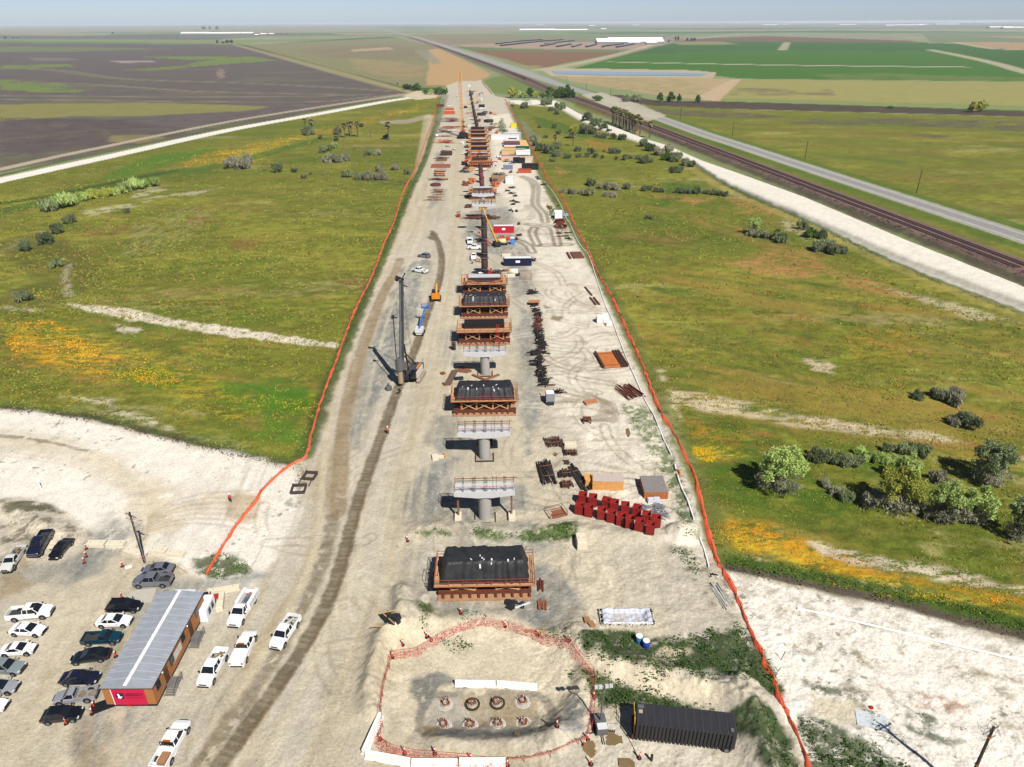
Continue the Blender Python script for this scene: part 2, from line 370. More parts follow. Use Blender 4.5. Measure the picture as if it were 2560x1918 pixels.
    def streak(pts,A_,B_,L_,seed,fe=8):
        idx=sub(WV(pts),fe); d=sd_poly(x[idx],y[idx],WV(pts)); k=np.nonzero(d<fe)[0]; idx=idx[k]; m=1-sm(d[k],-fe,fe)
        a=V(*A_); b=V(*B_); t=math.atan2(b.y-a.y,b.x-a.x); ca,sa=math.cos(t),math.sin(t); u=x[idx]*ca+y[idx]*sa; w=-x[idx]*sa+y[idx]*ca; s_=sp[idx]
        wob=fbm(u,w,40,3,seed,s_)*4
        for i,(c,am,wl,an,th) in enumerate(L_):
            q=fbm(u,w+wob,wl,6,seed+3+7*i,s_*.7,an,1.0,.70)+.12*rnd[idx]; blend(idx,m*sm(q,th,th+.4)*am,c,.2)
    LR=[((156,134,62),.75,9,4,-.1),((74,102,34),.7,8,4,.1),((178,120,66),.6,5,4,.2),((176,168,84),.5,6,4,.2),((214,198,160),.55,3,5,.36)]
    streak([(1330,640),(1500,560),(1700,560),(1900,600),(2212,720),(2800,950),(2800,1300),(2212,1060),(1900,960),(1600,960),(1470,960),(1390,790)],(1560,862),(2100,960),LR,1001)
    streak([(1500,1080),(1750,1120),(2000,1170),(2212,1200),(2600,1300),(2600,1440),(2212,1345),(1900,1270),(1700,1230),(1555,1190)],(1560,1150),(2212,1308),[(c,a_*.8,w_*.6,an,th) for c,a_,w_,an,th in LR],1101,3)
    streak([(1430,890),(1560,900),(1720,950),(1560,1000),(1480,970)],(1560,862),(2100,960),[((160,112,58),.7,5,3,-.1),((70,98,34),.6,4,3,.1),((206,190,150),.5,2.5,3,.3)],1131,4)
    streak([(1560,400),(1700,470),(1900,570),(2212,700),(2212,760),(1900,640),(1560,500),(1300,420)],(1560,480),(1900,560),[((160,124,70),.6,12,3,0),((84,110,38),.6,10,3,.1),((190,132,90),.6,7,3,.25)],1151)
    streak([(0,640),(160,650),(400,700),(735,755),(700,850),(640,960),(400,940),(180,890),(0,870)],(170,668),(720,742),[((150,126,62),.6,7,4,0),((82,114,34),.6,6,4,.1),((190,160,70),.5,4,4,.2),((214,200,160),.45,2.5,5,.36)],1171,4)
    streak([(0,400),(600,290),(900,240),(880,400),(780,640),(735,745),(400,690),(0,640)],(100,560),(700,520),[((140,118,58),.5,10,3,.1),((88,112,36),.6,9,3,.1),((168,158,78),.45,7,3,.15),((134,84,56),.5,5,2,.42),((200,188,146),.35,3,4,.42)],1191)
    streak([(1345,228),(2212,256),(2800,290),(2800,690),(2212,490),(1600,300),(1450,250)],(1400,240),(2212,300),[((136,112,60),.55,22,3,.0),((92,112,44),.6,18,3,.1),((166,158,84),.4,12,3,.2)],1211)
    # grass strip tints
    def blot(lst,c,fe=1.5,rag=3,wl=6,amt=.8,brk=.4,bwl=2.5,ax=2.0,ay=.7,var=.2,seed=20):
        for i,q in enumerate(lst): poly(P(q),c,fe,rag,wl,amt,var,brk=brk,bwl=bwl,ax=ax,ay=ay,seed=seed+i*7)
    OR=(212,152,40); YL=(214,184,50)
    # left field
    blot([[(20,700),(100,690),(180,720),(260,780),(300,810),(230,815),(120,800),(30,750)],[(0,720),(60,700),(140,780),(60,790),(0,760)]],OR,2,3,6,.75,.56,1.2)
    blot([[(20,690),(200,720),(420,800),(560,860),(480,870),(250,830),(40,760)],[(500,845),(560,850),(560,875),(500,870)],[(420,880),(700,850),(680,900),(500,910)]],YL,2,3,6,.6,.62,1.2)
    blot([[(380,345),(470,332),(620,295),(640,300),(520,350),(400,362)],[(470,350),(560,338),(600,350),(480,362)],[(640,300),(900,225),(940,222),(760,285)]],OR,2,3,8,.75,.6,1.5)
    blot([[(460,330),(560,320),(700,275),(560,345)],[(820,250),(930,228),(880,245)]],YL,2,3,8,.7,.55,3)
    W1=(226,214,190)
    blot([[(150,655),(290,668),(380,690),(560,715),(720,742),(735,752),(560,735),(420,715),(280,692),(170,668)],],W1,.8,1.6,4,1,.22,1.2,.7,1.6)
    blot([[(135,590),(158,560),(150,600),(162,640),(140,642),(136,620)],[(0,660),(60,665),(90,672),(20,672)],[(250,700),(320,712),(300,722),(250,716)]],W1,.8,1.6,4,.95,.35,1.5,.7,1.2)
    blot([[(300,480),(420,440),(470,470),(400,520),(300,560),(260,540)]],(200,190,150),2,4,8,.3,.6,1.5,.6,3)
    blot([[(370,420),(480,405),(430,420),(300,430)],[(280,430),(330,420),(360,410),(310,400)],[(0,540),(90,500),(60,520),(0,552)],[(180,455),(330,432),(300,445),(190,470)]],(206,196,160),2,3,8,.7,.45,3,1,1)
    blot([[(210,885),(320,900),(420,935),(560,965),(620,980),(540,975),(380,945),(220,905)],[(130,850),(260,865),(250,880),(120,860)]],(214,204,172),1,2,5,.8,.5,1.2)
    blot([[(400,470),(450,465),(470,480),(420,490)],[(160,500),(280,490),(240,510),(170,512)],[(490,520),(560,522),(560,540),(500,535)],[(720,600),(790,595),(780,625),(720,620)],[(420,440),(520,430),(500,440)]],(136,96,58),2,3,8,.75,.4,2.5)
    blot([[(230,795),(330,790),(420,830),(300,838),(240,815)],[(470,830),(640,820),(700,860),(690,900),(600,900),(480,870)],[(560,860),(660,840),(660,960),(560,940)],[(220,380),(330,335),(470,320),(410,345),(230,392)]],(78,124,32),2,3,8,.75,.3,2.5)
    # creek bed left (dark greens)
    line(P([(0,460),(90,437),(200,410),(330,378),(470,360),(600,325),(700,300)]),6,(84,110,40),2,3,8,.8,.3)
    line(P([(0,440),(100,425),(230,398),(380,368)]),3.5,(70,92,34),1.5,2,8,.9,.3)
    line(P([(60,520),(110,560),(140,600),(60,650)]),11,(96,96,44),3,4,8,.6,.3)
    poly(P([(820,262),(880,258),(930,245),(930,255),(880,268),(820,268)]),(170,156,130),1,2,5,.9)
    poly(P([(780,375),(925,395),(880,402),(760,390)]),(84,80,58),1,2,5,.5,brk=.4)
    # right field
    blot([[(1545,1120),(1640,1130),(1760,1180),(1900,1230),(2050,1262),(2212,1290),(2212,1308),(2000,1275),(1850,1250),(1700,1205),(1560,1150)],[(1560,1150),(1700,1180),(1640,1200),(1560,1170)]],OR,1.5,2.5,6,.9,.36,1.2)
    blot([[(1530,1130),(1640,1160),(1800,1215),(2000,1265),(2212,1315),(2212,1340),(1950,1280),(1700,1215),(1550,1170)],[(1500,970),(1580,965),(1600,985),(1500,1000)]],YL,1.2,2.5,6,.9,.5,.8)
    blot([[(1450,905),(1560,930),(1640,950),(1520,990),(1470,960)],[(1800,720),(1960,700),(2000,760),(1850,790)],[(1900,810),(2060,850),(1960,860)]],OR,2,3,8,.45,.62,1.5)
    blot([[(1420,835),(1560,862),(1700,890),(1850,915),(2000,935),(2100,960),(1980,950),(1750,925),(1560,895),(1470,880),(1460,920),(1430,880)],[(2130,960),(2212,985),(2300,1010),(2212,1000)],[(1400,790),(1440,800),(1430,820)],[(1740,775),(1790,780),(1800,810),(1760,800)]],(216,198,164),1.2,2.5,5,.9,.35,1.6)
    blot([[(1750,1170),(1900,1205),(2080,1240),(2212,1270),(2212,1285),(1950,1240),(1780,1200)],[(1600,1200),(1800,1250),(2100,1300),(1900,1275),(1640,1215)],[(1660,1130),(1700,1135),(1690,1150)]],(222,206,178),1,2,5,.9,.45,1.4)
    blot([[(1560,420),(1700,440),(1720,470),(1600,460)],[(1560,560),(1700,580),(1760,600),(1620,590)],[(1450,430),(1560,425),(1500,445)],[(1200,360),(1230,370),(1200,385)],[(1640,540),(1760,560),(1800,590),(1700,600),(1580,570)],[(1780,590),(1900,610),(2000,650),(1850,625)]],(190,132,86),2,3,8,.7,.5,1.6)
    blot([[(1260,300),(1310,310),(1340,330),(1280,320)],[(1350,260),(1400,290),(1370,288)],[(1240,215),(1330,250),(1300,250)]],(190,128,60),2,3,8,.6,.4,3)
    blot([[(1700,470),(1760,500),(1740,520),(1680,480)],[(1900,620),(2050,650),(2212,700),(2100,690)],[(1560,410),(1620,425),(1600,430)]],(214,200,166),2,3,8,.7,.5,2)
    blot([[(1500,1020),(1620,960),(1760,1010),(1900,1100),(1760,1130),(1600,1100),(1520,1080)],[(1590,870),(1760,890),(1640,900)],[(1360,440),(1460,430),(1440,450)],[(1150,250),(1300,290),(1260,300),(1160,270)],[(1440,395),(1520,400),(1480,420),(1430,415)],[(1780,950),(1950,970),(2000,1040),(1880,1030)]],(70,104,28),3,5,10,.75,.25,3)
    # purple patches beyond the highway
    blot([[(1360,232),(1560,240),(1700,252),(1600,258),(1440,248)],[(1760,258),(1900,262),(1880,270),(1700,268)],[(1850,255),(2212,262),(2400,270),(2300,290),(2050,275),(1900,268)],[(1960,290),(2060,292),(2020,300)]],(98,88,82),3,6,12,.8,.4,6)
    # vegetation hem along tracks
    DK=(60,74,34)
    line(P([(2600,1460),(2212,1356),(1900,1276),(1700,1238),(1568,1216)]),2.0,(70,96,34),.8,1.8,4,.9,.3)
    line(P([(2600,1480),(2212,1378),(1900,1298),(1700,1256),(1568,1232)]),1.3,(96,84,74),.6,1.0,3,.9,.3)
    line(P([(-600,760),(0,884),(180,904),(400,957),(530,988),(622,1006)]),2.0,(88,74,66),.8,1.2,3,.95,.3)
    line(P([(-600,745),(0,874),(180,894),(400,948),(530,980),(622,1000)]),2.0,(84,104,36),.8,1.5,3,.6,.3)
    # ---------------- railway verge, ballast, highway
    line(RAILC,17,(108,112,56),3,3,10,.5)
    line(RAILC,2.2,(92,80,72),1.5,2.5,6,.85,.3,off=9.0)
    line(RAILC,7.2,(130,102,96),1.0,.4,3,1,.10,cls=3)
    line(HWYC,15,(84,112,40),2,2,8,.7,.2)
    line(HWYC,7.6,(186,178,160),.6,.5,3,.9,.08,cls=2)
    line(HWYC,6.2,(158,155,150),.3,0,3,1,.06,cls=2)
    for o_ in (-4.0,4.0): line(HWYC,.18,(232,230,222),.15,0,3,.75,0,off=o_)
    for o_ in (-1.2,-2.8,1.2,2.8): line(HWYC,.45,(146,143,138),.3,.1,3,.45,.05,off=o_)
    # crossing area
    poly(P([(1255,205),(1300,200),(1380,225),(1440,250),(1400,262),(1330,240)]),(196,186,166),1,2,5,.9)
    # ---------------- left gravel roads
    line(P([(-700,560),(-300,460),(0,390),(250,335),(500,280),(700,244),(860,215),(935,208)]),6.6,(244,238,224),.6,.5,4,1,.06,cls=5)
    line(P([(-700,530),(0,366),(250,312),(500,262),(700,230),(860,206),(905,200)]),4.2,(186,172,146),.8,.6,4,1,.1,cls=4)
    line(P([(-700,545),(0,379),(250,324),(500,271),(700,237),(860,211)]),2.4,(92,104,48),.8,1.2,4,.9,.3)
    poly(P([(870,208),(900,196),(945,198),(965,205),(940,212),(900,216)]),(212,196,164),1,1.5,5,1)
    # right haul road
    def hr(): 
        r=poly(HAULR,(240,232,216),.8,.6,4,1,.05,cls=5)
        return r
    hr()
    bank=[(1493,353),(1521,372),(1560,396),(1620,424),(1740,476),(1958,579),(2212,679),(2700,895)]
    poly([tuple(V(a,b,1.2)[:2]) for a,b in HAULL[6:]][::-1]+WV(bank),(198,192,176),.5,.6,3,1,.12)
    line(WV(bank),1.5,(72,92,50),.8,1.2,3,.85,.4,off=0)
    line(WV([(a-3,b+7) for a,b in bank]),3,(166,152,84),1,1.5,3,.6,.4)
    # ---------------- construction site
    site=[(-900,1300),(-900,700),(0,882),(180,903),(400,957),(530,988),(622,1006),(655,990),(682,930),(706,850),(743,760),(793,640),(853,500),(884,420),(919,350),(933,300),(948,240),(955,205),(965,185),(990,176),(1040,174),(1052,186),(1070,208),(1100,213),(1104,240),(1112,262),(1146,340),(1183,420),(1232,500),(1283,590),(1332,690),(1382,800),(1422,890),(1462,980),(1494,1050),(1530,1180),(1562,1232),(1700,1262),(1900,1305),(2212,1385),(2900,1580),(2900,2600),(-900,2600)]
    SITE=WV(site)
    idx,m=poly(SITE,(204,194,174),.5,.5,3,1,.05,cls=1)
    a,b,s_=x[idx],y[idx],sp[idx]
    q=fbm(a,b,30,5,501,s_,.5,1.6); blend(idx,m*sm(q,-.1,.5)*.5,(215,200,168),.04)
    q=fbm(a,b,22,5,507,s_,.5,1.8); blend(idx,m*sm(q,.1,.6)*.55,(186,176,152),.05)
    q=fbm(a,b,7,4,509,s_,.25,3.0); blend(idx,m*sm(q,.1,.6)*.25,(176,158,126),.05)
    CH=(249,241,226); GR=(148,149,142)
    # chalk: access road
    poly(P([(-900,700),(0,884),(180,905),(400,960),(530,990),(640,1012),(655,1040),(640,1130),(600,1210),(545,1262),(470,1262),(430,1235),(300,1195),(205,1185),(130,1130),(0,1120),(-900,900)]),CH,1.2,2,8,.95,.05,cls=1)
    poly(P([(0,935),(120,945),(250,990),(330,1060),(345,1120),(300,1130),(280,1060),(200,1000),(0,960)]),(214,196,164),4,2,8,.8)
    poly(P([(280,1040),(500,1060),(540,1080),(400,1120),(330,1170),(280,1195),(270,1100)]),(216,200,168),3,3,8,.7,brk=.2)
    poly(P([(490,1075),(560,1070),(545,1120),(500,1115)]),(194,172,138),.8,2,6,.7)
    for k in range(7):
        line(P([(0,930+k*9),(140,950+k*9),(250,1000+k*8),(305,1070+k*5),(310,1180)]),.35,(226,214,190),.25,.3,6,.5)
        line(P([(300,1180),(330,1110+k*6),(420,1070+k*10),(540,1060+k*14)]),.35,(190,170,140),.25,.3,6,.35)
    line(P([(0,942),(80,950),(190,974)]),.5,(120,112,90),.3,.8,3,.7,.3,brk=.4)
    # embankment by the access road (left)
    poly(P([(0,1085),(60,1080),(110,1098),(150,1120),(210,1160),(215,1185),(150,1190),(120,1180),(60,1190),(0,1195)]),(222,210,186),1,2,5,.9,.25)
    poly(P([(0,1088),(60,1083),(130,1098),(150,1110),(80,1122),(0,1115)]),(86,86,54),.6,1.5,4,.85,.3,brk=.35,bwl=3)
    poly(P([(0,1140),(60,1108),(130,1110),(200,1150),(212,1180),(120,1185),(60,1170),(0,1185)]),(88,80,60),.6,1.5,4,.75,.3,brk=.55,bwl=2.5)
    # gravel patches
    for q,am in (([(205,1145),(240,1110),(290,1140),(250,1185),(210,1230),(170,1235),(150,1215)],.8),([(0,1215),(120,1215),(200,1240),(140,1265),(0,1262)],.45),([(230,1290),(330,1260),(460,1250),(560,1235),(620,1240),(520,1262),(430,1270),(330,1310),(270,1420),(230,1480),(180,1600),(150,1610),(160,1500)],.7),
                 ([(200,1510),(360,1530),(330,1560),(250,1600),(180,1610)],.6),([(350,1300),(500,1262),(470,1300),(430,1400),(380,1450)],.35),
                 ([(870,575),(925,560),(915,620),(880,740),(850,800),(800,880),(765,965),(755,900),(800,760),(845,650)],.85),
                 ([(905,1010),(960,985),(1000,990),(960,1040),(1060,1060),(1130,1050),(1150,1100),(1000,1130),(900,1110),(860,1080)],.75),
                 ([(940,900),(985,900),(990,950),(960,990),(920,960)],.6),([(900,1040),(960,1080),(930,1130),(850,1120)],.6),
                 ([(960,1130),(1160,1120),(1200,1180),(1150,1200),(1000,1180)],.5),([(1150,1230),(1210,1235),(1240,1300),(1240,1345),(1130,1345),(1120,1310)],.8),
                 ([(880,1180),(930,1190),(910,1290),(860,1300)],.4),([(1000,460),(1150,440),(1170,600),(1160,640),(1120,640),(1090,560),(1000,520)],.7),
                 ([(1120,660),(1160,680),(1170,900),(1140,980),(1120,860)],.6),([(950,720),(1000,700),(990,780),(960,800)],.5),([(940,330),(965,330),(950,440),(925,450)],.5),([(1120,250),(1170,300),(1140,330),(1090,300)],.3),
                 ([(930,1300),(1160,1300),(1160,1340),(1000,1345)],.6),([(1260,620),(1300,640),(1300,700),(1250,700)],.3)):
        poly(P(q),GR,1.5,2.5,6,am,.10,brk=.12,bwl=5,ax=.7,ay=1.3)
        poly(P(q),(116,121,120),1.5,3,6,am*.7,.2,brk=.45,bwl=3,ax=.7,ay=1.3)
        poly(P(q),(214,206,186),1.5,3,6,am*.5,.15,brk=.62,bwl=1.2,ax=.7,ay=1.3,seed=71)
    # chalky mud on the right side of the site
    idx_m=poly(P([(1060,250),(1104,245),(1183,425),(1283,595),(1382,805),(1462,985),(1520,1150),(1540,1200),(1440,1190),(1300,1080),(1240,960),(1190,850),(1170,700),(1150,600),(1120,500),(1075,400)]),(236,226,206),3,4,10,.9,.10)
    idx,m=idx_m
    a,b,s_=x[idx],y[idx],sp[idx]
    # ruts: warped wave patterns
    wx=a+3*fbm(a,b,18,3,601,s_); wy=b+6*fbm(a,b,22,3,603,s_)
    rut=np.sin(wy*1.5+fbm(a,b,30,2,605,s_)*6)*sm(fbm(a,b,26,2,607,s_),.0,.4)
    blend(idx,m*sm(rut,.2,.9)*.28*np.clip(1.2/s_,0,1),(168,154,130),.1)
    q=fbm(a,b,5,5,609,s_,.7,1.6); blend(idx,m*sm(q,.12,.5)*.5,(176,162,138),.1)
    dl,al,sg=sd_line(x,y,WV([(985,200),(975,300),(955,420),(915,560),(870,700),(820,860),(780,1010),(745,1150),(690,1300),(600,1450),(470,1657),(400,1760)]))
    ks=np.nonzero((CLS==1)&(dl<34))[0]; w_=1-sm(dl[ks],22,34); st=fbm(dl[ks]*sg[ks],al[ks],1.5,4,661,sp[ks]*.6,1,16,.7); st2=fbm(dl[ks]*sg[ks],al[ks],5,3,665,sp[ks]*.6,1,20)
    blend(ks,w_*sm(st,.0,.6)*.5,(182,166,134),.05); blend(ks,w_*sm(-st,.05,.6)*.5,(222,210,184),.05); blend(ks,w_*sm(st2,.1,.6)*.35,(190,178,152),.05)
    rr=random.Random(5)
    for k in range(110):
        if k<70: f_=rr.random(); cx=1130+f_*330+rr.uniform(-70,60); cy=420+f_*700
        else: cx=rr.uniform(700,1300); cy=rr.uniform(1050,1500)
        c0=V(cx,cy); hd=rr.uniform(0,6.28); cu=rr.uniform(-.10,.10); q=[]; X_,Y_=c0.x,c0.y
        for j in range(rr.randint(5,11)): q.append((X_,Y_)); X_+=math.cos(hd)*3.2; Y_+=math.sin(hd)*3.2; hd+=cu*3.2*rr.uniform(.6,1.4)
        dk=(150,136,112) if k%3 else (232,222,200)
        for o_ in (-.95,.95): line(q,.26,dk,.22,.15,2.5,.5 if k<70 else .35,.1,brk=.22,bwl=4,seed=900+k,off=o_,only=1)
    # curved double tyre tracks
    for q in ([(1130,382),(1150,392),(1158,410),(1156,440),(1172,460),(1178,480)],[(1155,492),(1150,505),(1162,530)],[(1140,485),(1190,490),(1200,510),(1205,530)],[(1120,520),(1140,530),(1150,545)],[(1170,530),(1230,528)]):
        for o_ in (-1.3,1.3): line(P(q),.45,(120,106,86),.35,.1,3,.85,.1,off=o_)
    for k in range(16):
        y0=720+k*19; q=[(1175,y0+random.Random(k).uniform(-9,9)),(1250,y0-5+random.Random(k+50).uniform(-10,10)),(1330+k*4,y0+10+random.Random(k+90).uniform(-12,12))]
        line(P(q),.3,(160,146,122),.3,1.3,7,.42,.1,brk=.42,bwl=8,seed=700+k)
    for k in range(8):
        q=[(1200+k*12,870),(1270+k*8,850+k*3),(1300+k*5,880+k*4),(1270+k*6,910)]
        line(P(q),.35,(150,136,112),.3,.4,4,.5,.1,brk=.2,bwl=6,seed=730+k)
    # puddles of damp
    for q in ([(1190,680),(1215,684),(1210,694),(1188,690)],[(1175,660),(1190,664),(1176,668)]):
        poly(P(q),(150,132,104),.4,.6,3,.9)
    # lanes (along the haul way)
    lane=[(930,250),(900,420),(850,560),(790,700),(735,880),(715,1040),(700,1200),(600,1400),(470,1657)]
    for k in range(10):
        rr=random.Random(300+k); dx=rr.uniform(-30,60)
        q=[(p[0]+dx*(p[1]/900.),p[1]) for p in lane]
        line(P(q),.45,(188,170,136) if k%2 else (220,206,176),.4,.25,8,.45,.08,brk=.25,bwl=20,seed=800+k)
    for k in range(10):
        rr=random.Random(340+k); dx=rr.uniform(-10,75)
        q=[(985+dx*.3,240),(975+dx*.5,400),(965+dx*.6,560),(935+dx*.8,700),(900+dx*.9,860),(860+dx,1000),(820+dx*1.2,1200),(760+dx*1.5,1400),(650+dx*1.8,1657)]
        line(P(q),.4,(190,174,142) if k%2 else (218,205,176),.35,.25,8,.4,.08,brk=.3,bwl=20,seed=840+k)
    # wet haul tracks
    BR=(118,105,82)
    main=[(933,505),(945,520),(954,560),(948,610),(925,670),(905,730),(882,790),(852,860),(822,945),(795,1020),(770,1095),(742,1200),(712,1290),(660,1390),(600,1480),(520,1590),(455,1680),(380,1790)]
    line(P(main),1.15,BR,.35,.35,1.6,.92,.10,band=1.1)
    line(P(main),.35,(116,94,68),.3,.2,2,.6,.1,off=.7,brk=.3)
    line(P([(932,500),(940,508),(928,512),(938,518)]),1.0,BR,.4,.6,2,.9)
    m2=[(722,1110),(705,1190),(680,1260),(640,1340),(590,1430),(520,1530),(440,1640),(380,1730)]
    line(P(m2),1.1,BR,.5,.7,1.8,.7,.12,band=1.5,brk=.25,bwl=2)
    m3=[(865,560),(852,590),(825,640),(805,690),(785,745),(762,820),(748,880),(738,950),(735,1040),(728,1110)]
    line(P(m3),1.5,(150,128,96),.4,.4,1.8,.75,.12,band=1.9,brk=.12,bwl=5)
    m4=[(845,600),(800,720),(768,830),(745,900),(720,1000),(712,1100)]
    line(P(m4),.9,(158,138,106),.4,.4,1.8,.5,.12,band=1.9,brk=.3,bwl=5)
    line(P([(1240,1390),(1120,1400)]),.01,BR)
    # tilt marks in yard foreground
    for k in range(9):
        rr=random.Random(380+k); dx=rr.uniform(-60,120)
        q=[(300+dx*.2,1200),(220+dx*.5,1280),(170+dx,1400),(130+dx*1.2,1560),(110+dx*1.3,1700)]
        line(P(q),.4,(222,208,180) if k%2 else (190,172,140),.35,.25,8,.4,.08,brk=.3,bwl=20,seed=860+k)
    poly(P([(150,1590),(170,1540),(200,1600),(250,1657),(160,1680)]),(150,136,112),1,2,5,.5,.1,brk=.2)
    poly(P([(0,1235),(60,1235),(70,1262),(0,1290)]),(156,136,100),1,2,5,.7,.1,brk=.1)
    poly(P([(0,1215),(70,1200),(80,1235),(0,1240)]),(160,140,104),.8,2,5,.6,.1)
    # right chalk
    poly(P([(1562,1236),(1700,1266),(1900,1310),(2212,1392),(2900,1590),(2900,2600),(1800,2600),(1740,1657),(1690,1540),(1640,1440),(1600,1330)]),CH,.8,1.5,6,1,.06,cls=1)
    poly(P([(1600,1260),(1900,1320),(2212,1400),(2212,1440),(1900,1360),(1640,1310)]),(150,140,112),1,3,3,.6,.2,brk=.62,bwl=1.6)
    poly(P([(1700,1350),(2212,1450),(2212,1600),(1800,1500)]),(160,148,120),1,4,4,.6,.2,brk=.74,bwl=2.4)
    for q in ([(1800,1470),(1870,1480),(1900,1500),(1850,1510),(1810,1490)],[(1820,1400),(1855,1410),(1880,1440),(1850,1430)],[(2060,1440),(2140,1450),(2212,1475),(2140,1470),(2080,1455)]):
        poly(P(q),(158,146,118),.6,1.2,3,.85,.2,brk=.4,bwl=1.5)
    poly(P([(1980,1500),(2060,1510),(2090,1530),(2020,1535),(1970,1515)]),(158,110,74),.6,1.5,3,.7,.2,brk=.5,bwl=1.5)
    GW=(58,78,36)
    for q in ([(1735,1470),(1800,1480),(1830,1500),(1760,1500)],[(1830,1500),(1900,1540),(1960,1600),(1940,1620),(1880,1560)],[(1940,1520),(2040,1550),(2100,1580),(2000,1570)],[(1960,1570),(2100,1600),(2060,1620)]):
        poly(P(q),GW,.5,1.5,2.5,.8,.3,brk=.42,bwl=1.3)
    poly(P([(1728,1550),(1790,1560),(1830,1585),(1900,1610),(1960,1657),(2000,1720),(1790,1720),(1750,1657)]),(64,80,38),.6,1.5,3,.9,.3,brk=.2,bwl=2)
    poly(P([(1750,1500),(1850,1520),(1900,1560),(1850,1570),(1760,1545)]),(206,194,166),.6,1.5,3,.8,.2)
    # big weed mats bottom right
    for q in ([(1235,1372),(1330,1365),(1430,1385),(1520,1370),(1610,1350),(1650,1400),(1680,1470),(1690,1500),(1600,1480),(1480,1450),(1400,1455),(1330,1430),(1270,1420)],
              [(1225,1450),(1260,1440),(1330,1465),(1420,1490),(1500,1525),(1560,1545),(1580,1565),(1500,1565),(1400,1530),(1300,1520),(1240,1490)],
              [(1560,1545),(1620,1520),(1660,1540),(1700,1600),(1720,1680),(1660,1680),(1620,1600)]):
        poly(P(q),(52,76,34),.6,2.0,3,.93,.35,brk=.10,bwl=1.6)
        poly(P(q),(130,126,100),.6,1.6,3,.6,.3,brk=.78,bwl=1.2,seed=91)
    poly(P([(1380,1425),(1440,1395),(1490,1405),(1450,1440),(1400,1450)]),(216,202,172),.5,1.2,3,.9)
    poly(P([(1270,1420),(1400,1462),(1500,1480),(1620,1520),(1600,1535),(1500,1515),(1380,1490),(1260,1445)]),(226,212,184),.5,1,3,.95,.15)
    for q in ([(1020,1145),(1100,1158),(1160,1150),(1230,1130),(1245,1160),(1180,1170),(1090,1168),(1020,1158)],[(890,1150),(960,1148),(980,1160),(920,1165)],[(1210,1132),(1245,1128),(1250,1165),(1225,1170)]):
        poly(P(q),(74,98,40),.6,1.2,2.5,.9,.3,brk=.3,bwl=1.3)
    for q in ([(925,1320),(1000,1330),(1060,1340),(1130,1350),(1230,1365),(1230,1385),(1150,1370),(1050,1352),(960,1345)],[(950,1380),(1030,1382),(1050,1400),(980,1410)],[(905,1310),(930,1310),(935,1370),(915,1360)]):
        poly(P(q),(78,86,48),.6,1.4,2.5,.9,.3,brk=.36,bwl=1.3)
    poly(P([(415,1205),(500,1195),(545,1235),(500,1250),(430,1245)]),(72,84,40),.6,1.5,2.5,.85,.3,brk=.25,bwl=1.5)
    poly(P([(640,1040),(665,1030),(660,1060),(640,1100),(620,1100)]),(88,100,52),.6,1.5,2.5,.6,.3,brk=.55,bwl=1)
    # green hem inside left fence, right hem
    line(P([(958,205),(945,260),(932,300),(915,352),(880,425),(848,505),(788,645),(738,765),(700,855),(676,935),(655,985)]),1.8,(78,96,42),.8,1.0,2.5,.85,.35)
    line(P([(1098,222),(1120,280),(1150,345),(1188,425),(1238,505),(1289,595),(1338,695),(1388,805),(1428,895),(1470,990),(1500,1060),(1536,1185)]),2.2,(112,116,56),.8,1.0,2.5,.8,.35,off=1.5)
    poly(P([(1340,870),(1400,880),(1440,960),(1480,1060),(1520,1170),(1480,1150),(1440,1050),(1390,960)]),(86,112,46),.8,1.5,3,.8,.3,brk=.45,bwl=1.3)
    poly(P([(1180,440),(1200,455),(1235,520),(1225,520),(1190,470)]),(92,112,52),.8,1.5,3,.8,.3,brk=.4,bwl=1.5)
    poly(P([(1085,255),(1098,290),(1108,330),(1114,352),(1104,350),(1090,310),(1074,270)]),(120,130,80),.8,2,3,.75,.3,brk=.4,bwl=2)
    poly(P([(1440,1180),(1500,1190),(1560,1240),(1620,1300),(1640,1360),(1560,1330),(1500,1260)]),(98,98,66),.8,2,3,.7,.3,brk=.58,bwl=1.2)
    # pit
    poly([p for p in PIT],(226,212,184),1,1,4,.85,.1)
    poly(P([(820,1340),(900,1380),(870,1440),(830,1500),(815,1600),(790,1560),(800,1420)]),(218,204,172),1,1.5,4,.6,.15)
    poly(PITIN,(190,181,164),.25,.5,3,.95,.10)
    line(PITIN+[PITIN[0]],.5,(132,124,112),.3,.5,3,.7,.2,brk=.2)
    poly(P([(1000,1510),(1080,1500),(1120,1560),(1040,1560)]),(158,134,96),.5,1.2,3,.7,.1,brk=.2)
    poly(P([(1000,1495),(1110,1490),(1165,1500),(1165,1545),(1060,1555),(1010,1530)]),(178,158,122),.5,1,3,.8,.1,brk=.15,bwl=2)
    for q in ([(930,1440),(985,1455),(935,1500),(930,1545),(905,1560),(895,1500),(870,1450)],[(935,1565),(1000,1575),(1100,1570),(1220,1560),(1240,1500),(1260,1540),(1240,1590),(1000,1600),(930,1590)],[(1000,1458),(1060,1460),(980,1475)]):
        poly(P(q),(128,128,122),.6,1.5,3,.9,.2,brk=.12,bwl=1.5)
    for q in ([(905,1555),(950,1560),(940,1585),(910,1580)],):
        poly(P(q),(150,130,100),.5,1,3,.85)
    poly(P([(1310,1560),(1520,1600),(1560,1657),(1300,1657)]),(226,216,198),1,2,4,.7,.1)
    poly(P([(830,1600),(1200,1640),(1200,1700),(780,1700)]),(196,180,148),1,2,4,.5,.1)
    # scattered little weeds / clods over chalk + site edges
    idx=np.nonzero((y<260)&(y>30)&(np.abs(x)<190)&(CLS==1))[0]
    q=fbm(x[idx],y[idx],.9,3,951,sp[idx])+0.5*fbm(x[idx],y[idx],14,3,953,sp[idx])
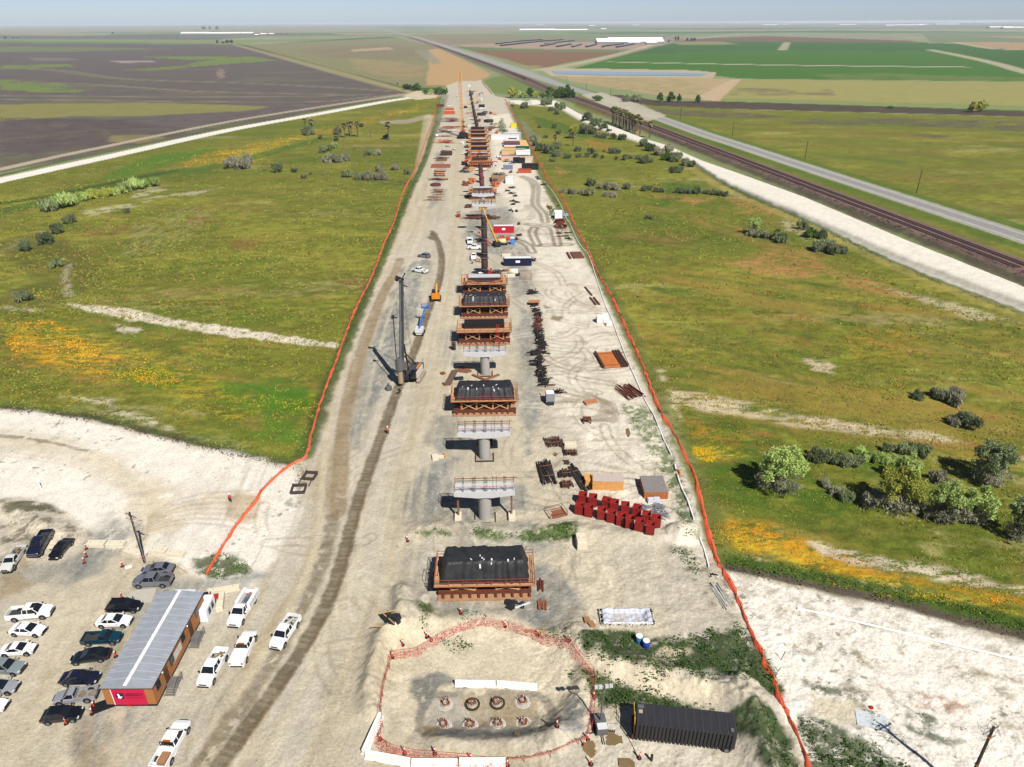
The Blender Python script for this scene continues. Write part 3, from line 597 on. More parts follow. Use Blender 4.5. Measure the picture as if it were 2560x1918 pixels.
    chalk=sm(C[idx,1],.36,.45)
    blend(idx,chalk*sm(q,.50,.72)*.75,(124,120,92),.2)
    blend(idx,sm(-q,.6,.85)*.25,(232,222,200),.1)
    # near-scale grain everywhere
    C[:]*=(1+.15*n3*np.clip(1.0/sp,0,1)+.09*rnd*np.clip(1.5/sp,.25,1))[:,None]
    C[:]=np.clip(C,0.004,.75)
    # relief
    Z=relief(x,y,sp)
    mud=np.zeros(N); mud[idx_m[0]]=idx_m[1]
    small=(CLS==1)
    Z+=small*0.05*fbm(x,y,1.4,4,77,sp)*(y<300)
    k=np.nonzero((mud>.1)&(y<330))[0]
    Z[k]+=mud[k]*(.09*fbm(x[k],y[k],1.6,4,79,sp[k],.6,1.6)+.012*np.clip(np.sin(y[k]*1.5+fbm(x[k],y[k],30,2,605,sp[k])*6),-1,1)*sm(fbm(x[k],y[k],26,2,607,sp[k]),.0,.4))
    k=np.nonzero((y<140)&(y>30)&(x>2)&(x<70)&small)[0]
    Z[k]+=.30*fbm(x[k],y[k],2.0,5,81,sp[k],rough=.65)
    k=np.nonzero((~small)&(y<400))[0]
    Z[k]+=.12*fbm(x[k],y[k],3,3,83,sp[k])
    # curvature keeps nothing: plane. faces by class
    ii=np.arange(nr-1)[:,None]*nc+np.arange(nc-1)[None,:]
    quads=np.stack([ii,ii+1,ii+nc+1,ii+nc],-1).reshape(-1,4)
    fc=CLS[quads[:,0]]
    names={0:'ground',1:'construction_site_ground',2:'highway',3:'railway_bed',4:'farm_road',5:'gravel_haul_road'}
    m=ground_mat(); mr_=ground_mat(.25)
    for c,nm in names.items():
        q=quads[fc==c]
        if len(q)==0: continue
        used,inv=np.unique(q.ravel(),return_inverse=True)
        me=bpy.data.meshes.new(nm); me.vertices.add(len(used))
        co=np.stack([x[used],y[used],Z[used]],1).astype(np.float32)
        me.vertices.foreach_set('co',co.ravel())
        me.loops.add(len(inv)); me.loops.foreach_set('vertex_index',inv.astype(np.int32))
        me.polygons.add(len(q)); me.polygons.foreach_set('loop_start',np.arange(0,len(inv),4,dtype=np.int32))
        try: me.polygons.foreach_set('loop_total',np.full(len(q),4,np.int32))
        except Exception: pass
        me.polygons.foreach_set('use_smooth',np.ones(len(q),bool))
        at=me.color_attributes.new('tint','FLOAT_COLOR','POINT')
        cc=np.concatenate([C[used],np.ones((len(used),1))],1).astype(np.float32)
        at.data.foreach_set('color',cc.ravel())
        me.update(calc_edges=True); me.materials.append(mr_ if c in(2,5) else m)
        o=bpy.data.objects.new(nm,me); COL.objects.link(o); tag(o,kind='structure')
def ground_mat(bs=.8):
    m=bpy.data.materials.new('ground_soil'); m.use_nodes=True; n=m.node_tree; b=n.nodes['Principled BSDF']
    b.inputs['Roughness'].default_value=.95; b.inputs['Specular IOR Level'].default_value=.1
    a=n.nodes.new('ShaderNodeAttribute'); a.attribute_name='tint'
    tc=n.nodes.new('ShaderNodeTexCoord')
    z1=n.nodes.new('ShaderNodeTexNoise'); z1.inputs['Scale'].default_value=2.2; z1.inputs['Detail'].default_value=6; z1.inputs['Roughness'].default_value=.7
    n.links.new(tc.outputs['Object'],z1.inputs['Vector'])
    mr=n.nodes.new('ShaderNodeMapRange'); mr.inputs[1].default_value=.25; mr.inputs[2].default_value=.75; mr.inputs[3].default_value=.74; mr.inputs[4].default_value=1.26
    n.links.new(z1.outputs['Fac'],mr.inputs[0])
    z2=n.nodes.new('ShaderNodeTexNoise'); z2.inputs['Scale'].default_value=7; z2.inputs['Detail'].default_value=4; z2.inputs['Roughness'].default_value=.7; n.links.new(tc.outputs['Object'],z2.inputs['Vector'])
    m2=n.nodes.new('ShaderNodeMapRange'); m2.inputs[1].default_value=.3; m2.inputs[2].default_value=.7; m2.inputs[3].default_value=.82; m2.inputs[4].default_value=1.15; n.links.new(z2.outputs['Fac'],m2.inputs[0])
    vo=n.nodes.new('ShaderNodeTexVoronoi'); vo.inputs['Scale'].default_value=1.6; vo.inputs['Randomness'].default_value=1; n.links.new(tc.outputs['Object'],vo.inputs['Vector'])
    m3=n.nodes.new('ShaderNodeMapRange'); m3.inputs[1].default_value=.10; m3.inputs[2].default_value=.20; m3.inputs[3].default_value=.72; m3.inputs[4].default_value=1.0; n.links.new(vo.outputs['Distance'],m3.inputs[0])
    q1=n.nodes.new('ShaderNodeMath'); q1.operation='MULTIPLY'; n.links.new(mr.outputs[0],q1.inputs[0]); n.links.new(m2.outputs[0],q1.inputs[1])
    q2=n.nodes.new('ShaderNodeMath'); q2.operation='MULTIPLY'; n.links.new(q1.outputs[0],q2.inputs[0]); n.links.new(m3.outputs[0],q2.inputs[1]); mr=q2
    mx=n.nodes.new('ShaderNodeVectorMath'); mx.operation='SCALE'
    n.links.new(a.outputs['Color'],mx.inputs[0]); n.links.new(mr.outputs[0],mx.inputs['Scale'])
    n.links.new(mx.outputs[0],b.inputs['Base Color'])
    bp=n.nodes.new('ShaderNodeBump'); bp.inputs['Strength'].default_value=bs; bp.inputs['Distance'].default_value=.16
    n.links.new(z1.outputs['Fac'],bp.inputs['Height']); n.links.new(bp.outputs[0],b.inputs['Normal'])
    return m
build_ground()
# ============================================================ BUILDERS
class B:
    def __init__(s): s.v=[]; s.f=[]; s.m=[]; s.mi=0
    def add(s,vs,fs):
        o=len(s.v); s.v+= [tuple(p) for p in vs]; s.f+=[tuple(i+o for i in f) for f in fs]; s.m+=[s.mi]*len(fs); return s
    def box(s,c,d,rz=0,M=None):
        hx,hy,hz=d[0]/2,d[1]/2,d[2]/2; ca,sa=math.cos(rz),math.sin(rz); vs=[]
        for sx in(-1,1):
            for sy in(-1,1):
                for sz in(-1,1):
                    x,y=sx*hx,sy*hy; vs.append((c[0]+x*ca-y*sa,c[1]+x*sa+y*ca,c[2]+sz*hz))
        if M: vs=[tuple(M@Vector(v)) for v in vs]
        return s.add(vs,[(0,1,3,2),(4,6,7,5),(0,4,5,1),(2,3,7,6),(0,2,6,4),(1,5,7,3)])
    def b0(s,c,d,rz=0): return s.box((c[0],c[1],c[2]+d[2]/2),d,rz)     # c at base
    def bar(s,p,q,w,h=None):
        p=Vector(p);q=Vector(q);h=h or w; d=(q-p)
        if d.length<1e-6: return s
        z=d.normalized(); x=z.cross(Vector((0,0,1)))
        if x.length<1e-3: x=Vector((1,0,0))
        x.normalize(); y=z.cross(x); vs=[]
        for e in(p,q):
            for a,b in((-1,-1),(1,-1),(1,1),(-1,1)): vs.append(e+x*a*w/2+y*b*h/2)
        return s.add(vs,[(0,1,2,3),(7,6,5,4),(0,4,5,1),(1,5,6,2),(2,6,7,3),(3,7,4,0)])
    def tube(s,p,q,r,r2=None,n=10,cap=True):
        p=Vector(p);q=Vector(q);r2=r if r2 is None else r2; z=(q-p).normalized(); x=z.cross(Vector((0,0,1)))
        if x.length<1e-3: x=Vector((1,0,0))
        x.normalize(); y=z.cross(x); vs=[]
        for e,rr in((p,r),(q,r2)):
            for k in range(n):
                a=2*math.pi*k/n; vs.append(e+(x*math.cos(a)+y*math.sin(a))*rr)
        fs=[(k,(k+1)%n,n+(k+1)%n,n+k) for k in range(n)]
        if cap: fs+=[tuple(range(n-1,-1,-1)),tuple(range(n,2*n))]
        return s.add(vs,fs)
    def path(s,P,r,n=5):
        for a,b in zip(P[:-1],P[1:]): s.tube(a,b,r,n=n)
        return s
    def prism(s,poly,z0,z1):      # poly in xy
        n=len(poly); vs=[(a,b,z0) for a,b in poly]+[(a,b,z1) for a,b in poly]
        return s.add(vs,[tuple(range(n-1,-1,-1)),tuple(range(n,2*n))]+[(k,(k+1)%n,n+(k+1)%n,n+k) for k in range(n)])
    def prismy(s,poly,y0,y1):     # poly in xz, extruded in y
        n=len(poly); vs=[(a,y0,b) for a,b in poly]+[(a,y1,b) for a,b in poly]
        return s.add(vs,[tuple(range(n)),tuple(range(2*n-1,n-1,-1))]+[((k+1)%n,k,n+k,n+(k+1)%n) for k in range(n)])
    def lathe(s,pr,c=(0,0,0),n=16):
        vs=[];fs=[]
        for r,z in pr:
            for k in range(n):
                a=2*math.pi*k/n; vs.append((c[0]+r*math.cos(a),c[1]+r*math.sin(a),c[2]+z))
        for i in range(len(pr)-1):
            for k in range(n): fs.append((i*n+k,i*n+(k+1)%n,(i+1)*n+(k+1)%n,(i+1)*n+k))
        fs.append(tuple(range(n-1,-1,-1))); j=(len(pr)-1)*n; fs.append(tuple(range(j,j+n)))
        return s.add(vs,fs)
    def loft(s,secs,cap=True):
        n=len(secs[0]); vs=[p for q in secs for p in q]; fs=[]
        for i in range(len(secs)-1):
            for k in range(n): fs.append((i*n+k,i*n+(k+1)%n,(i+1)*n+(k+1)%n,(i+1)*n+k))
        if cap: fs.append(tuple(range(n-1,-1,-1))); j=(len(secs)-1)*n; fs.append(tuple(range(j,j+n)))
        return s.add(vs,fs)
    def mesh(s,name,mats,smooth=False):
        me=bpy.data.meshes.new(name); me.from_pydata([tuple(v) for v in s.v],[],s.f)
        if not isinstance(mats,(list,tuple)): mats=[mats]
        for m in mats: me.materials.append(m)
        if len(mats)>1: me.polygons.foreach_set('material_index',s.m)
        if smooth: me.polygons.foreach_set('use_smooth',[True]*len(s.f))
        me.update(); 
        bm=bmesh.new(); bm.from_mesh(me); bmesh.ops.recalc_face_normals(bm,faces=bm.faces); bm.to_mesh(me); bm.free()
        return me
    def obj(s,name,mats,parent=None,smooth=False):
        o=bpy.data.objects.new(name,s.mesh(name,mats,smooth)); COL.objects.link(o)
        if parent: o.parent=parent
        return o
USED=set()
def thing(name,label,cat,loc=(0,0,0),rz=0,group=None):
    o=bpy.data.objects.new(name,None); COL.objects.link(o); o.location=loc; o.rotation_euler=(0,0,rz); o.empty_display_size=.5
    return tag(o,label,cat,group)
def dup(root,loc,rz,label,group=None,scale=None):
    r=root.copy(); COL.objects.link(r); r.location=loc; r.rotation_euler=(0,0,rz)
    r['label']=label
    if group: r['group']=group
    if scale: r.scale=scale
    for ch in list(root.children):
        c=ch.copy(); COL.objects.link(c); c.parent=r
        for g in ch.children:
            d=g.copy(); COL.objects.link(d); d.parent=c
    return r
def solo(b,name,mats,label,cat,loc,rz=0,group=None,smooth=False):
    o=b.obj(name,mats,None,smooth); o.location=loc; o.rotation_euler=(0,0,rz); return tag(o,label,cat,group)
def head(p,q):       # world heading from photo point p to q
    a=G(*p); b=G(*q); return math.atan2(b.y-a.y,b.x-a.x)
ORD=['first','second','third','fourth','fifth','sixth','seventh','eighth','ninth','tenth','eleventh','twelfth','thirteenth','fourteenth','fifteenth','sixteenth','seventeenth','eighteenth','nineteenth','twentieth','twenty-first','twenty-second','twenty-third','twenty-fourth','twenty-fifth']
def ordn(i,n,side='left'):
    if i==0: return {'left':'leftmost','front':'nearest'}[side]
    if i==n-1: return {'left':'rightmost','front':'farthest'}[side]
    return ORD[i]+{'left':' from the left','front':' nearest'}[side]
# ---- centreline of the viaduct
_CL=[(G(1213,1501)),(G(1213,1299)),G(1211.5,1147),G(1213,932),G(1211.5,860),G(1212,685),G(1210,546),G(1205,475),G(1200,420),G(1194,332),G(1185,290),G(1178,250),G(1173,232),G(1170,222)]
def clx(Y):
    for a,b in zip(_CL[:-1],_CL[1:]):
        if a.y<=Y<=b.y: return a.x+(b.x-a.x)*(Y-a.y)/(b.y-a.y)
    return _CL[0].x if Y<_CL[0].y else _CL[-1].x+(Y-_CL[-1].y)*(-.07)
def clr(Y): return math.atan2(-(clx(Y+12)-clx(Y-12)),24)
# ============================================================ VEGETATION
def leafmat(name,c1,c2,c3):
    m=bpy.data.materials.new(name); m.use_nodes=True; n=m.node_tree; b=n.nodes['Principled BSDF']
    b.inputs['Roughness'].default_value=.8; b.inputs['Specular IOR Level'].default_value=.15
    tc=n.nodes.new('ShaderNodeTexCoord'); z=n.nodes.new('ShaderNodeTexNoise'); z.inputs['Scale'].default_value=.9; z.inputs['Detail'].default_value=4
    oi=n.nodes.new('ShaderNodeObjectInfo'); ad=n.nodes.new('ShaderNodeVectorMath'); ad.operation='ADD'
    n.links.new(tc.outputs['Object'],ad.inputs[0]); n.links.new(oi.outputs['Location'],ad.inputs[1]); n.links.new(ad.outputs[0],z.inputs['Vector'])
    rp=n.nodes.new('ShaderNodeValToRGB'); e=rp.color_ramp.elements; e[0].position=.32; e[1].position=.68; e.new(.5)
    for i,c in enumerate((c1,c2,c3)): e[i].color=L(c,1.12)+(1,)
    n.links.new(z.outputs['Fac'],rp.inputs[0])
    hs=n.nodes.new('ShaderNodeHueSaturation'); mr=n.nodes.new('ShaderNodeMapRange'); mr.inputs[3].default_value=.8; mr.inputs[4].default_value=1.2
    n.links.new(oi.outputs['Random'],mr.inputs[0]); n.links.new(mr.outputs[0],hs.inputs['Value']); n.links.new(rp.outputs[0],hs.inputs['Color'])
    n.links.new(hs.outputs[0],b.inputs['Base Color'])
    t=n.nodes.new('ShaderNodeBsdfTranslucent'); n.links.new(hs.outputs[0],t.inputs[0]); x=n.nodes.new('ShaderNodeMixShader'); x.inputs[0].default_value=.35
    n.links.new(b.outputs[0],x.inputs[1]); n.links.new(t.outputs[0],x.inputs[2]); n.links.new(x.outputs[0],n.nodes['Material Output'].inputs[0])
    MATS[name]=m; return m
LM={'dark':leafmat('leaf_dark',(84,96,62),(112,122,84),(146,150,116)),'lime':leafmat('leaf_lime',(132,150,80),(166,186,104),(192,206,132)),
    'yell':leafmat('leaf_yellow',(140,146,58),(176,176,78),(156,168,80)),'dead':leafmat('leaf_dry',(128,128,100),(160,156,132),(118,124,92)),
    'gray':leafmat('leaf_greygreen',(108,120,84),(134,148,100),(156,166,120)),'green':leafmat('leaf_green',(58,84,38),(78,106,46),(104,132,58)),
    'palm':leafmat('leaf_palm',(104,108,66),(150,144,96),(120,118,70)),'weed':leafmat('leaf_weed',(48,76,26),(66,98,34),(96,118,56)),
    'brush':leafmat('brush_brown',(88,74,68),(110,94,86),(76,72,54)),'far':leafmat('leaf_far',(52,70,52),(66,86,60),(80,98,72))}
BARK=mat('bark',(96,84,76),.9,noise=.3,scale=3)
def leaves(rs,cent,rad,n,size,flat=1.0,up=0.3,tall=1.0):
    """leaf quads scattered through lobes; returns verts, faces arrays"""
    cent=np.array(cent); rad=np.array(rad); w=rad**2; w=w/w.sum()
    k=rs.choice(len(cent),n,p=w); d=rs.normal(size=(n,3)); d/=np.linalg.norm(d,axis=1)[:,None]
    r=rad[k]*(rs.rand(n)**.4)*rs.uniform(.7,1.2,n); p=cent[k]+d*r[:,None]*np.array([1,1,flat])
    p[:,2]=np.maximum(p[:,2],.05)
    a=rs.normal(size=(n,3))+d*.5; a/=np.linalg.norm(a,axis=1)[:,None]
    b=np.cross(a,rs.normal(size=(n,3))); b/=np.linalg.norm(b,axis=1)[:,None]
    c=np.cross(a,b); s=size*rs.uniform(.6,1.4,n)[:,None]
    b[:,2]+=up; 
    vs=np.stack([p-b*s*tall-c*s*.5,p+c*s*.6-b*s*.2*tall,p+b*s*tall+c*s*.2,p-c*s*.6+b*s*.1],1).reshape(-1,3)
    return vs
def leafobj(name,vs,m,parent=None):
    me=bpy.data.meshes.new(name); n=len(vs); me.vertices.add(n); me.vertices.foreach_set('co',vs.astype(np.float32).ravel())
    me.loops.add(n); me.loops.foreach_set('vertex_index',np.arange(n,dtype=np.int32)); q=n//4
    me.polygons.add(q); me.polygons.foreach_set('loop_start',np.arange(0,n,4,dtype=np.int32))
    try: me.polygons.foreach_set('loop_total',np.full(q,4,np.int32))
    except Exception: pass
    me.update(calc_edges=True); me.materials.append(m)
    o=bpy.data.objects.new(name,me); COL.objects.link(o)
    if parent: o.parent=parent
    return o
def branches(rs,h,spread,nb,r0,low=.15):
    b=B(); tips=[]
    for i in range(nb):
        a=2*math.pi*(i+rs.rand()*.6)/nb; le=rs.uniform(.75,1.05); p=Vector((rs.uniform(-.15,.15)*spread*.3,rs.uniform(-.15,.15)*spread*.3,0)); r=r0*rs.uniform(.6,1)
        tgt=Vector((math.cos(a)*spread*rs.uniform(.35,.9),math.sin(a)*spread*rs.uniform(.35,.9),h*le)); 
        m1=p.lerp(tgt,.45)+Vector((0,0,h*.12)); b.tube(p,m1,r,r*.65,5,False); b.tube(m1,tgt,r*.65,r*.2,5,False); tips.append(tgt)
        for j in range(3):
            t=m1.lerp(tgt,rs.uniform(0,.6)); e=t+Vector((rs.uniform(-1,1)*spread*.4,rs.uniform(-1,1)*spread*.4,rs.uniform(.1,.4)*h)); b.tube(t,e,r*.35,r*.1,4,False); tips.append(e)
    return b,tips
def make_tree(name,label,cat,w,h,lm,n,size,seed,nb=6,loc=(0,0,0),lm2=None,lowfrac=.25,group=None):
    """multi-stemmed tree: crown of leaf clumps on limbs, unit coordinates in metres"""
    rs=np.random.RandomState(seed); t=thing(name,label,cat,loc,rs.rand()*6,group)
    b,tips=branches(rs,h*.8,w*.42,nb,max(.06,w*.025)); b.obj('trunk',BARK,t)
    cen=[];rad=[]
    for p in tips: cen.append((p.x,p.y,p.z)); rad.append(w*rs.uniform(.07,.12))
    for i in range(int(nb*3)):
        a=rs.rand()*6.28; q=w*.4*math.sqrt(rs.rand()); z=h*rs.uniform(lowfrac,.85)*(1-.35*(q/(w*.45))**2); cen.append((math.cos(a)*q,math.sin(a)*q,z)); rad.append(w*rs.uniform(.06,.12))
    k=len(cen)
    if lm2 is None: leafobj('crown',leaves(rs,cen,rad,n,size,1.0),LM[lm],t)
    else:
        hi=[i for i in range(k) if cen[i][2]>h*.45]; lo=[i for i in range(k) if i not in hi] or [0]
        leafobj('crown',leaves(rs,[cen[i] for i in hi],[rad[i] for i in hi],int(n*.85),size),LM[lm],t)
        lo2=[cen[i] for i in lo]+[(0,0,h*.25)]; leafobj('lower_twigs',leaves(rs,lo2,[rad[i] for i in lo]+[w*.3],int(n*.22),size*.7,.8,.6,2.2),LM[lm2],t)
    return t
def shrub_mesh(seed,lm,n=520,size=.075):
    rs=np.random.RandomState(seed); cen=[];rad=[]
    for i in range(14):
        a=rs.rand()*6.28; q=.36*math.sqrt(rs.rand()); cen.append((math.cos(a)*q,math.sin(a)*q*.9,rs.uniform(.14,.48)*(1-.5*q))); rad.append(rs.uniform(.07,.17))
    return leaves(rs,cen,rad,n,size*.42,1.0,.9,2.6)
SHR={}
def shrub(px,py,wpx,label,lm='dark',hf=.62,group=None,name='bush',sx=1.0):
    """px,py: photo point of the base front; wpx: width in photo pixels"""
    k=(lm,int(px*7+py)%3)
    p=G(px,py); w=wpx*mpp(px,py)*1.12
    p=Vector((p.x,p.y+w*.28,hgt(p.x,p.y)-.05))
    if k not in SHR:
        o=leafobj(name,shrub_mesh(hash(k[1])*13+sum(map(ord,lm)),lm,1900 if lm!='far' else 350),LM[lm]); SHR[k]=o.data
    else:
        o=bpy.data.objects.new(name,SHR[k]); COL.objects.link(o)
    o.location=p; o.scale=(w*sx,w*.9,w*hf*1.45); o.rotation_euler=(0,0,(px*3.7+py)%6.28)
    tag(o,label,'bush' if name=='bush' else 'tree',group); return o
def ZA(x,y): return (1240+x/3.687,200+y/3.687)
def ZB(x,y): return (1760+x/2.765,240+y/2.765)
def ZC(x,y): return (1820+x/2.989,900+y/2.989)
def ZD(x,y): return (x/2.011,220+y/2.011)
def ZE(x,y): return (x/2.458,520+y/2.458)
def clusters():
    def run(Z,sc,lst,desc,kind='bush',grp=None):
        q=[(Z(a,b),w/sc,lm) for a,b,w,lm in lst]; q.sort(key=lambda t:t[0][0]); n=len(q)
        nm={'dark':'dark green','dead':'dry brownish','lime':'light green','green':'fresh green','yell':'yellow-green','gray':'grey-green'}
        for i,((a,b),w,lm) in enumerate(q):
            lab=('%s %s '%(nm[lm],kind)) + desc if n==1 else '%s %s, %s %s'%(nm[lm],kind,ordn(i,n),desc)
            shrub(a,b,w,lab,lm,group=grp or 'bushes in the green field')
    d='dark'
    run(ZA,3.687,[(148,250,40,d),(265,265,95,d),(470,245,120,d),(500,290,65,d),(590,282,120,d),(570,320,75,d)],'below the end of the gravel road')
    run(ZA,3.687,[(840,395,150,d),(920,440,140,d),(830,500,150,d),(900,505,100,d),(990,470,110,d),(1045,488,60,d)],'in the thicket behind the yellow-green tree')
    run(ZA,3.687,[(935,532,80,d),(1005,542,90,d),(1080,550,90,d),(1160,558,95,d)],'in the row left of the palm grove')
    run(ZA,3.687,[(1370,620,120,d),(1430,660,120,d),(1510,700,130,'dead'),(1600,680,130,'dead'),(1570,745,110,'green'),(1660,760,150,d),(1745,795,120,d),(1815,805,90,d)],'in the long hedge along the white haul road')
    run(ZA,3.687,[(405,445,48,d),(540,447,64,d),(575,503,60,d),(460,537,52,d)],'of four lone ones left of the yellow-green tree')
    run(ZA,3.687,[(350,570,95,d),(365,612,90,d),(410,660,120,d),(490,685,140,d),(560,640,110,d),(560,712,110,d),(525,757,66,d),(655,728,78,d)],'in the dark thicket around the first lone palm')
    run(ZA,3.687,[(750,662,80,d),(765,717,66,d),(880,690,100,d),(840,715,70,d),(925,718,80,d),(985,727,56,d),(1000,668,42,d),(1070,682,90,d),(1120,682,80,d)],'in the row right of the second lone palm')
    run(ZA,3.687,[(1110,737,54,d),(1190,742,90,d),(1245,728,66,d),(1320,735,70,d),(1370,772,130,d),(1425,765,80,d)],'in the row below the second lone palm')
    run(ZA,3.687,[(870,982,120,d),(970,1008,90,'dead'),(1030,1015,110,'dead'),(1110,1022,110,'dead'),(1215,1012,95,d),(870,1078,125,d)],'in the brownish hedge of the right field')
    run(ZA,3.687,[(620,1045,70,'dead'),(700,1058,90,'dead'),(790,1058,80,'dead'),(1010,1080,80,'dead'),(1090,1088,90,'dead')],'among the low dry scrub below that hedge')
    run(ZA,3.687,[(1370,1028,90,d),(1420,1022,80,d),(1490,1040,80,d),(1540,1038,66,d)],'in the middle hedge of the right field')
    run(ZA,3.687,[(1700,1050,100,d),(1780,1052,90,d),(1860,1055,110,d),(1930,1052,60,d),(2000,1065,90,d),(2060,1072,80,d),(2120,1076,80,d)],'in the right hedge near the haul road bend')
    run(ZA,3.687,[(1625,840,66,d),(1670,862,110,d)],'of the pair near the haul road bend')
    run(ZA,3.687,[(1395,1285,60,d),(1440,1290,60,d)],'of the small pair alone in mid field')
    run(ZB,2.765,[(330,972,70,'dead'),(400,985,90,d),(445,992,80,'dead'),(530,1020,115,d),(515,945,42,d)],'beside the small light green tree')
    run(ZB,2.765,[(690,932,100,d),(740,985,110,'green'),(810,992,100,d),(830,1085,150,d),(900,1100,130,d),(960,1095,90,d)],'in the dark clump against the haul road bank')
    run(ZC,2.989,[(660,770,150,d),(770,790,190,d),(850,805,130,d),(930,818,170,d)],'in the dark thicket above the big willow',grp='bushes among the willows')
    run(ZC,2.989,[(1210,700,120,d),(1350,725,150,'gray'),(1450,742,170,d)],'behind the bright green willow shoots',grp='bushes among the willows')
    run(ZC,2.989,[(1000,720,110,'lime'),(1070,770,110,'lime'),(1130,780,130,'lime'),(1200,785,130,'lime'),(1290,778,100,'lime')],'among the low bright willow shoots between dark bushes',grp='bushes among the willows')
    run(ZC,2.989,[(750,965,110,'dead'),(830,1030,120,'dead'),(900,1070,130,'gray')],'in the thin scrub by the round willow',grp='bushes among the willows')
    run(ZC,2.989,[(1430,305,110,d),(1590,305,140,d),(1720,350,200,'dead'),(1700,500,120,'dead'),(1820,525,200,d)],'in the dark group at the field end',grp='bushes among the willows')
    run(ZC,2.989,[(1070,1120,200,'dead'),(1590,935,170,'dead'),(1980,960,150,'dead'),(1560,1220,170,'dead')],'of the dark bare bushes at the willows',grp='bushes among the willows')
    run(ZD,2.011,[(230,625,110,'gray'),(290,610,130,'lime'),(345,590,90,'lime'),(400,572,80,'lime'),(450,562,90,'yell'),(520,552,80,'yell'),(570,540,60,'lime'),(610,532,90,'lime'),(680,517,100,'lime'),(750,502,80,'lime')],'in the willow row at the left creek',grp='bushes of the left creek')
    run(ZD,2.011,[(630,632,44,d)],'alone in the left field left of the reddish patches')
    run(ZD,2.011,[(1160,410,100,'dead'),(1215,413,90,'dead'),(1245,380,75,'dead')],'in the grey clump at the creek',grp='bushes of the left creek')
    run(ZD,2.011,[(1325,420,20,d),(1385,427,78,d),(1475,427,38,d),(1525,457,34,d),(1560,438,24,d),(1625,440,20,d)],'of the six small bushes in mid left field')
    run(ZD,2.011,[(1640,378,75,'dead'),(1690,377,70,'dead'),(1735,368,60,'dead')],'in the grey hedge left of the orange fence',grp='bushes of the left field')
    run(ZD,2.011,[(1620,327,55,d),(1655,318,50,d),(1685,305,50,'lime'),(1690,267,32,d),(1610,258,34,d),(1545,240,80,d)],'of the bushes below the left palms',grp='bushes of the left field')
    run(ZD,2.011,[(1850,342,44,d),(1900,340,52,'dead'),(1985,415,50,'dead'),(1905,427,58,'dead'),(2045,437,48,d),(1935,466,60,'dead')],'of those scattered beside the left fence',grp='bushes of the left field')
    run(ZD,2.011,[(1745,452,56,d),(1805,463,60,d),(1850,465,70,'dead'),(1890,466,60,'dead')],'in the dark row at the creek end',grp='bushes of the left field')
    run(ZD,2.011,[(1815,197,34,d),(1695,237,56,d),(1940,257,40,d)],'of three at the feet of the left palms',grp='bushes of the left field')
    run(ZE,2.458,[(330,167,115,d),(415,100,95,d),(255,230,125,d),(130,275,115,d),(125,590,125,d),(335,372,90,'gray'),(0,800,30,d)],'in the dry gully at the left edge',grp='bushes of the left gully')
    # willows
    def tree(Z,x,y,w,h,lm,seed,label,n,size=.17,lm2='dead',nb=7):
        a=Z(x,y); p=G(*a); make_tree('willow_tree',label,'tree',w,h,lm,n,size,seed,nb,(p.x,p.y+w*.25,hgt(p.x,p.y)-.1),lm2,group='willows right of the site')
    tree(ZC,400,1030,10.2,9.0,'lime',1,'round light green willow with a grey hollow middle, nearest the orange fence',9000)
    tree(ZC,1290,1190,9.6,8.5,'yell',2,'yellow-tinged willow with bare dark twigs below, between two light green ones',8500)
    tree(ZC,1350,960,5.2,6.5,'lime',3,'small light green willow directly behind the yellow-tinged one',4200,nb=5)
    tree(ZC,1650,1270,7.5,8.6,'lime',4,'light green willow with knobbly lobes, left half of the biggest clump',6500)
    tree(ZC,1880,1270,7.0,7.6,'lime',5,'light green willow forming the right half of the biggest clump',6000)
    tree(ZC,1990,970,9.5,8.4,'gray',6,'broad grey-green willow behind the biggest clump at the right',8500)
    tree(ZC,2190,1390,6.5,8.4,'gray',7,'grey-green half-bare willow cut by the right edge of the photo',4500)
    tree(ZB,350,965,6.5,7.5,'lime',8,'small light green tree with dark bushes at its right, below the haul road',3500)
    tree(ZA,712,545,10.5,10.5,'yell',9,'rounded yellow-green tree standing behind the second lone palm',4200,.25)
    # palms
    tr=mat('palm_trunk',(104,92,78),.9,noise=.25,scale=4)
    rs=np.random.RandomState(12); vs=[]
    for i in range(46):
        a=rs.rand()*6.28; el=rs.uniform(-.9,1.1); Lf=rs.uniform(1.5,2.1); d=np.array([math.cos(a)*math.cos(el),math.sin(a)*math.cos(el),math.sin(el)])
        s=np.cross(d,[0,0,1]); s/=np.linalg.norm(s); c0=np.array([0,0,8.4]); t=c0+d*Lf+np.array([0,0,-.25*Lf]); m_=c0+d*Lf*.55
        vs+= [c0,m_+s*.5,t,m_-s*.5]
        for q in (-1,1): vs+=[c0+d*Lf*.4,m_+s*q*.75+d*.3,t+s*q*.45,t]
    crown=np.array(vs); skirt=leaves(rs,[(0,0,7.4),(0,0,6.6)],[.75,.55],150,.35,1.2,-.8,1.6)
    proto=thing('palm_tree','fan palm','tree'); bb=B(); bb.tube((0,0,0),(0.1,0,8.3),.38,.28,8); bb.obj('trunk',tr,proto); leafobj('crown',crown,LM['palm'],proto); leafobj('dead_fronds',skirt,mat('dry_frond',(128,108,82),.9,noise=.25),proto)
    first=[True]
    def palm(a,h,label,grp):
        p=G(*a); sc=h/9.6; loc=(p.x,p.y,hgt(p.x,p.y)-.05); rz=(a[0]*1.7)%6.28
        if first[0]: o=proto; o.location=loc; o.rotation_euler=(0,0,rz); o['label']=label; o['group']=grp; o.scale=(sc,)*3; first[0]=False
        else: dup(proto,loc,rz,label,grp,(sc,)*3)
    q=[(1075,402),(1090,398),(1105,415),(1128,412),(1140,428),(1160,425),(1172,440),(1190,438),(1200,452),(1218,448),(1228,462),(1245,465),(1256,478),(1272,480),(1284,488),(1300,470),(1326,505)]
